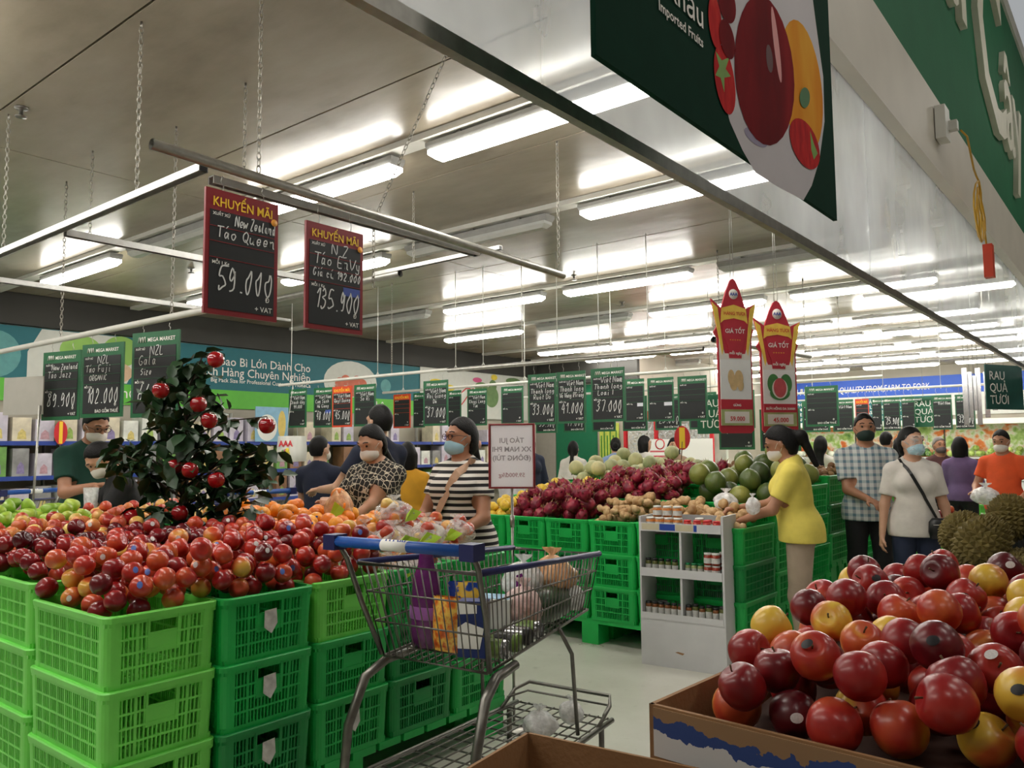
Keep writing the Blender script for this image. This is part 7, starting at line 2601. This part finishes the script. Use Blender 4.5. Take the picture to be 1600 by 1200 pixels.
on_wall(870, 934, 0.0, 2.72, 13.99, 'painted_board', 'plain dark green wall board behind the far shoppers', 'wall panel', mat('wall_green', rgb(22, 112, 76), 0.6, var=0.05))
on_wall(822, 869, 0.0, 2.72, 13.99, 'painted_board', 'plain grey wall board beside the green one', 'wall panel', mat('wall_grey', rgb(160, 155, 146), 0.6, var=0.05))
t, w = on_wall(938, 968, 0.9, 1.9, 13.95, 'asparagus_poster', 'yellow green poster of green stalks past the green board', 'poster', mat('stalk_poster', rgb(196, 210, 90), 0.6, var=0.3, scale=6))
for k in range(6):
    MB().span((0.03 + k * w / 6.5, -0.003, 0.05 + 0.05 * (k % 3)), (0.03 + k * w / 6.5 + 0.03, 0, 0.75 + 0.1 * (k % 2))).build('printed_stalk', mat('stalk_green', rgb(70, 140, 50), 0.6, var=0.2), t)
a, b = at(972, 700, y=13.2), at(1112, 700, y=13.2)
fz = thing('display_freezer', 'upright glass freezer with red trim and pinned notices', 'freezer', (a.x, 13.2, 0))
fw2 = b.x - a.x
MB().span((0, 0.1, 0), (fw2, 0.7, 0.55)).build('cabinet', mat('freezer_blue', rgb(40, 60, 130), 0.5), fz)
MB().span((0, 0.08, 0.55), (fw2, 0.7, 0.68)).build('red_band', REDPRINT, fz)
MB().span((0, 0.6, 0.68), (fw2, 0.7, 2.0)).build('lit_back', mat('freezer_inner', rgb(214, 220, 206), 0.5, var=0.2, scale=4), fz)
MB().span((0, 0.08, 1.92), (fw2, 0.7, 2.08)).build('red_header', REDPRINT, fz)
for x in (0, fw2 * 0.36, fw2 - 0.06):
    MB().span((x, 0.06, 0.55), (x + 0.06, 0.12, 2.0)).build('red_post', REDPRINT, fz)
for x in (fw2 * 0.36 + 0.04, ):
    pass
MB().span((fw2 * 0.05, 0.09, 0.7), (fw2 * 0.36, 0.1, 1.9)).build('glass_door', film_mat('freezer_glass', (0.8, 0.85, 0.85), 0.2, 0.05), fz)
MB().span((fw2 * 0.4, 0.09, 0.7), (fw2 * 0.97, 0.1, 1.9)).build('glass_door', MATS['freezer_glass'], fz)
for x, tx in ((fw2 * 0.26, True), (fw2 * 0.66, False)):
    n_ = MB().span((x, 0.045, 0.78), (x + 0.62, 0.05, 1.55)).build('notice', WHITEPRINT, fz)
    if tx:
        for k in range(5):
            MB().span((x + 0.1, 0.043, 0.95 + 0.09 * k), (x + 0.52, 0.045, 0.98 + 0.09 * k)).build('printed_line', mat('notice_red', rgb(206, 90, 100), 0.6), n_)
        MB().lathe([(0.08, -0.002), (0.1, -0.002), (0.1, 0.002), (0.08, 0.002)], 18, 0, Matrix.Rotation(H90, 3, 'X'), (x + 0.31, 0.042, 1.46)).build('printed_ring', REDPRINT, n_)
# red and yellow lantern marker on a thin stick
p = at(1066, 690, d=8.6)
t = thing('oval_marker', 'oval red and yellow marker on a bent stick over the pomelos', 'sign', (p.x, p.y, p.z - 0.75), 0.3)
MB().tube([(0.04, 0, 0), (0.03, 0, 0.3), (-0.02, 0, 0.5), (0, 0, 0.75)], 0.006, 5).build('stick', STEMM, t)
vs = [(0.085 * math.cos(2 * math.pi * k / 20), 0, 0.79 + 0.13 * math.sin(2 * math.pi * k / 20)) for k in range(20)]
MB().add(vs + [(x, 0.006, z) for x, y, z in vs], [tuple(range(20)), tuple(reversed(range(20, 40)))] + [(k, k + 20, (k + 1) % 20 + 20, (k + 1) % 20) for k in range(20)]).build('red_oval', REDPRINT, t)
MB().span((-0.03, -0.003, 0.68), (0.03, 0, 0.90)).build('yellow_band', YELLOWPRINT, t)

# ------------------------------------------------------------------ far wall: blue banner and produce coolers
fb = thing('far_banner', 'blue banner reading Quality from farm to fork above teal panels', 'banner', (-7.95, 21.165, 2.1))
MB().span((0, 0, 0.52), (13.5, 0.03, 0.95)).build('blue_strip', mat('royal_blue', rgb(30, 84, 190), 0.5, var=0.05), fb)
MB().span((0, 0.0, 0.0), (13.5, 0.03, 0.52)).build('pale_strip', pale, fb)
o = link('lettering', text_mesh('NÔNG TRẠI ĐẾN BÀN ĂN / QUALITY FROM FARM TO FORK', 0.23, WHITEPRINT, 0, 0.0, 'RIGHT', 0.15), fb, (at(1452, 600, y=21.17).x + 7.95, -0.004, 0.63))
o.rotation_euler = (H90, 0, 0)
o.scale = (0.63, 1, 1)
for x0, x1 in ((0.2, 1.5), (2.2, 4.2), (5.9, 7.9), (8.2, 10.2)):
    t2 = MB().span((x0, -0.004, -0.15), (x1, 0.0, 0.48)).build('teal_panel', TEAL, fb)
    for k, s in enumerate(('SẢN PHẨM BÁN RA', 'TƯƠI MỚI VÀ AN TOÀN', 'ASSURE SAFETY', 'AND NUTRITION')):
        o = link('lettering', text_mesh(s, 0.115, WHITEPRINT, 0, 0.001), t2, (x0 + 0.1, -0.008, 0.34 - 0.13 * k))
        o.rotation_euler = (H90, 0, 0)
LITM = mat('cooler_lit_panel', rgb(232, 236, 224), 0.5, var=0.05)
COOL = mat('cooler_white', rgb(206, 208, 204), 0.4, var=0.05)
mur = fruit_mat('produce_mural', [(0.2, rgb(70, 130, 50)), (0.4, rgb(170, 200, 110)), (0.5, rgb(226, 228, 206)), (0.62, rgb(226, 130, 50)), (0.8, rgb(196, 60, 50))], 0.6, (1, 1, 1), 5, 0.0, 0.0)
HCOOL = Heap(33)
veg = [lett, cab, ball_mesh(0.07, fruit_mat('dark_greens', [(0.3, rgb(46, 90, 36)), (0.6, rgb(86, 130, 56)), (0.85, rgb(140, 170, 90))], 0.6, (1, 1, 1), 24, 0.3, speck=0.8), sz=0.9)]
for k in range(6):
    x0 = -7.9 + 2.0 * k
    g = thing('produce_cooler', 'open white produce cooler along the far wall, %s' % ['by the corner', 'second from the corner', 'third from the corner', 'fourth from the corner', 'fifth from the corner', 'sixth from the corner'][k], 'cooler', (x0, 20.1, 0))
    MB().span((0.0, 0, 0.0), (1.96, 0.06, 0.62)).build('front_panel', COOL, g)
    MB().span((0.0, 0.0, 0.60), (1.96, 1.0, 0.66)).build('tray', COOL, g)
    MB().span((0.0, 0.5, 1.08), (1.96, 1.0, 1.12)).build('upper_shelf', COOL, g)
    MB().span((0.0, 0.98, 0.0), (1.96, 1.04, 1.98)).build('mural_back', mur, g)
    MB().span((0.0, 0.3, 1.86), (1.96, 1.0, 1.98)).build('canopy', LITM, g)
    MB().span((0.0, 0.0, 0.0), (0.03, 1.0, 1.1)).build('end_panel', COOL, g)
    if x0 > -0.5:
        continue
    pts = HCOOL.fill((x0 + 0.06, x0 + 1.94, 20.14, 20.55), lambda x, y: 0.66 + 0.15 * (y - 20.1), 0.09, 26)
    vm = veg[k % 3]
    for q in pts:
        o = link('leafy_vegetable', vm, None, q)
        o.scale = (1.25, 1.25, 1.1)
        tag(o, 'leafy vegetable in the far cooler %s' % ['by the corner', 'second from the corner', 'third from the corner'][min(k, 2)], 'vegetable', 'vegetables in the far coolers')
        scatter_rot(o, RB, True)
    pts = HCOOL.fill((x0 + 0.06, x0 + 1.94, 20.62, 21.02), lambda x, y: 1.12, 0.08, 20)
    for q in pts:
        o = link('leafy_vegetable', veg[(k + 1) % 3], None, q)
        tag(o, 'leafy vegetable on the upper shelf of far cooler %s' % ['by the corner', 'second from the corner', 'third from the corner'][min(k, 2)], 'vegetable', 'vegetables on the cooler shelves')
        scatter_rot(o, RB, True)
# bright strips hanging by the glass curtain and a teal hanging panel
CHR = mat('bright_chrome', rgb(205, 205, 205), 0.15, metal=0.9, var=0.1)
for k, u in enumerate((1506, 1514, 1521, 1527, 1540, 1552)):
    a = at(u, 575 + 6 * (k % 3), d=9.0)
    t = thing('hanging_strip', 'bright chrome strip hanging above the orange shirt man', 'sign rail', (a.x, a.y, 1.62 + 0.08 * (k % 3)), 0, 'chrome strips by the glass curtain')
    MB().span((-0.025, -0.004, 0), (0.025, 0.004, a.z - 1.62 - 0.08 * (k % 3))).build('strip', CHR, t)
    MB().tube([(0, 0, a.z - t.location.z), (0, 0, 3.3 - t.location.z)], 0.003, 4).build('wire', STEEL, t)
a = at(1572, 640, d=8.6)
t = thing('hanging_sign', 'dark teal hanging panel beside the chrome strips', 'sign', (a.x, a.y, a.z), 1.1)
MB().span((-0.3, 0, 0), (0.3, 0.012, 0.48)).build('sheet', mat('teal_panel_sheet', rgb(30, 84, 78), 0.4, var=0.1), t)
for k, s in enumerate(('RAU', 'QUẢ', 'TƯƠI')):
    o = link('lettering', text_mesh(s, 0.13, WHITEPRINT, 0, 0.001), t, (-0.25, -0.004, 0.32 - 0.13 * k))
    o.rotation_euler = (H90, 0, 0)
MB().tube([(0, 0.006, 0.48), (0, 0.006, 3.3 - a.z)], 0.004, 4).build('wire', STEEL, t)
# low green crates and red produce beyond the two aisle shoppers
for k, (u, d) in enumerate(((1470, 7.6), (1530, 9.6))):
    q = at(u, 800, d=d)
    for z in (0.0, CS, 2 * CS):
        crate(q.x, q.y, z, 'light', 'bright green crate, %s of the stack %s' % (['bottom', 'middle', 'top'][int(round(z / CS))], 'behind the white T-shirt woman' if k == 0 else 'beside the orange shirt man'), None, H90)
    for pnt in HCOOL.fill((q.x - 0.17, q.x + 0.17, q.y - 0.26, q.y + 0.26), lambda x, y: 2 * CS + CH - 0.05, 0.04, 26):
        o = link('tomato', apq, None, pnt)
        tag(o, 'red tomato in the green crates %s' % ('behind the white T-shirt woman' if k == 0 else 'beside the orange shirt man'), 'tomato', 'tomatoes beyond the aisle shoppers')
        scatter_rot(o, RB, True)
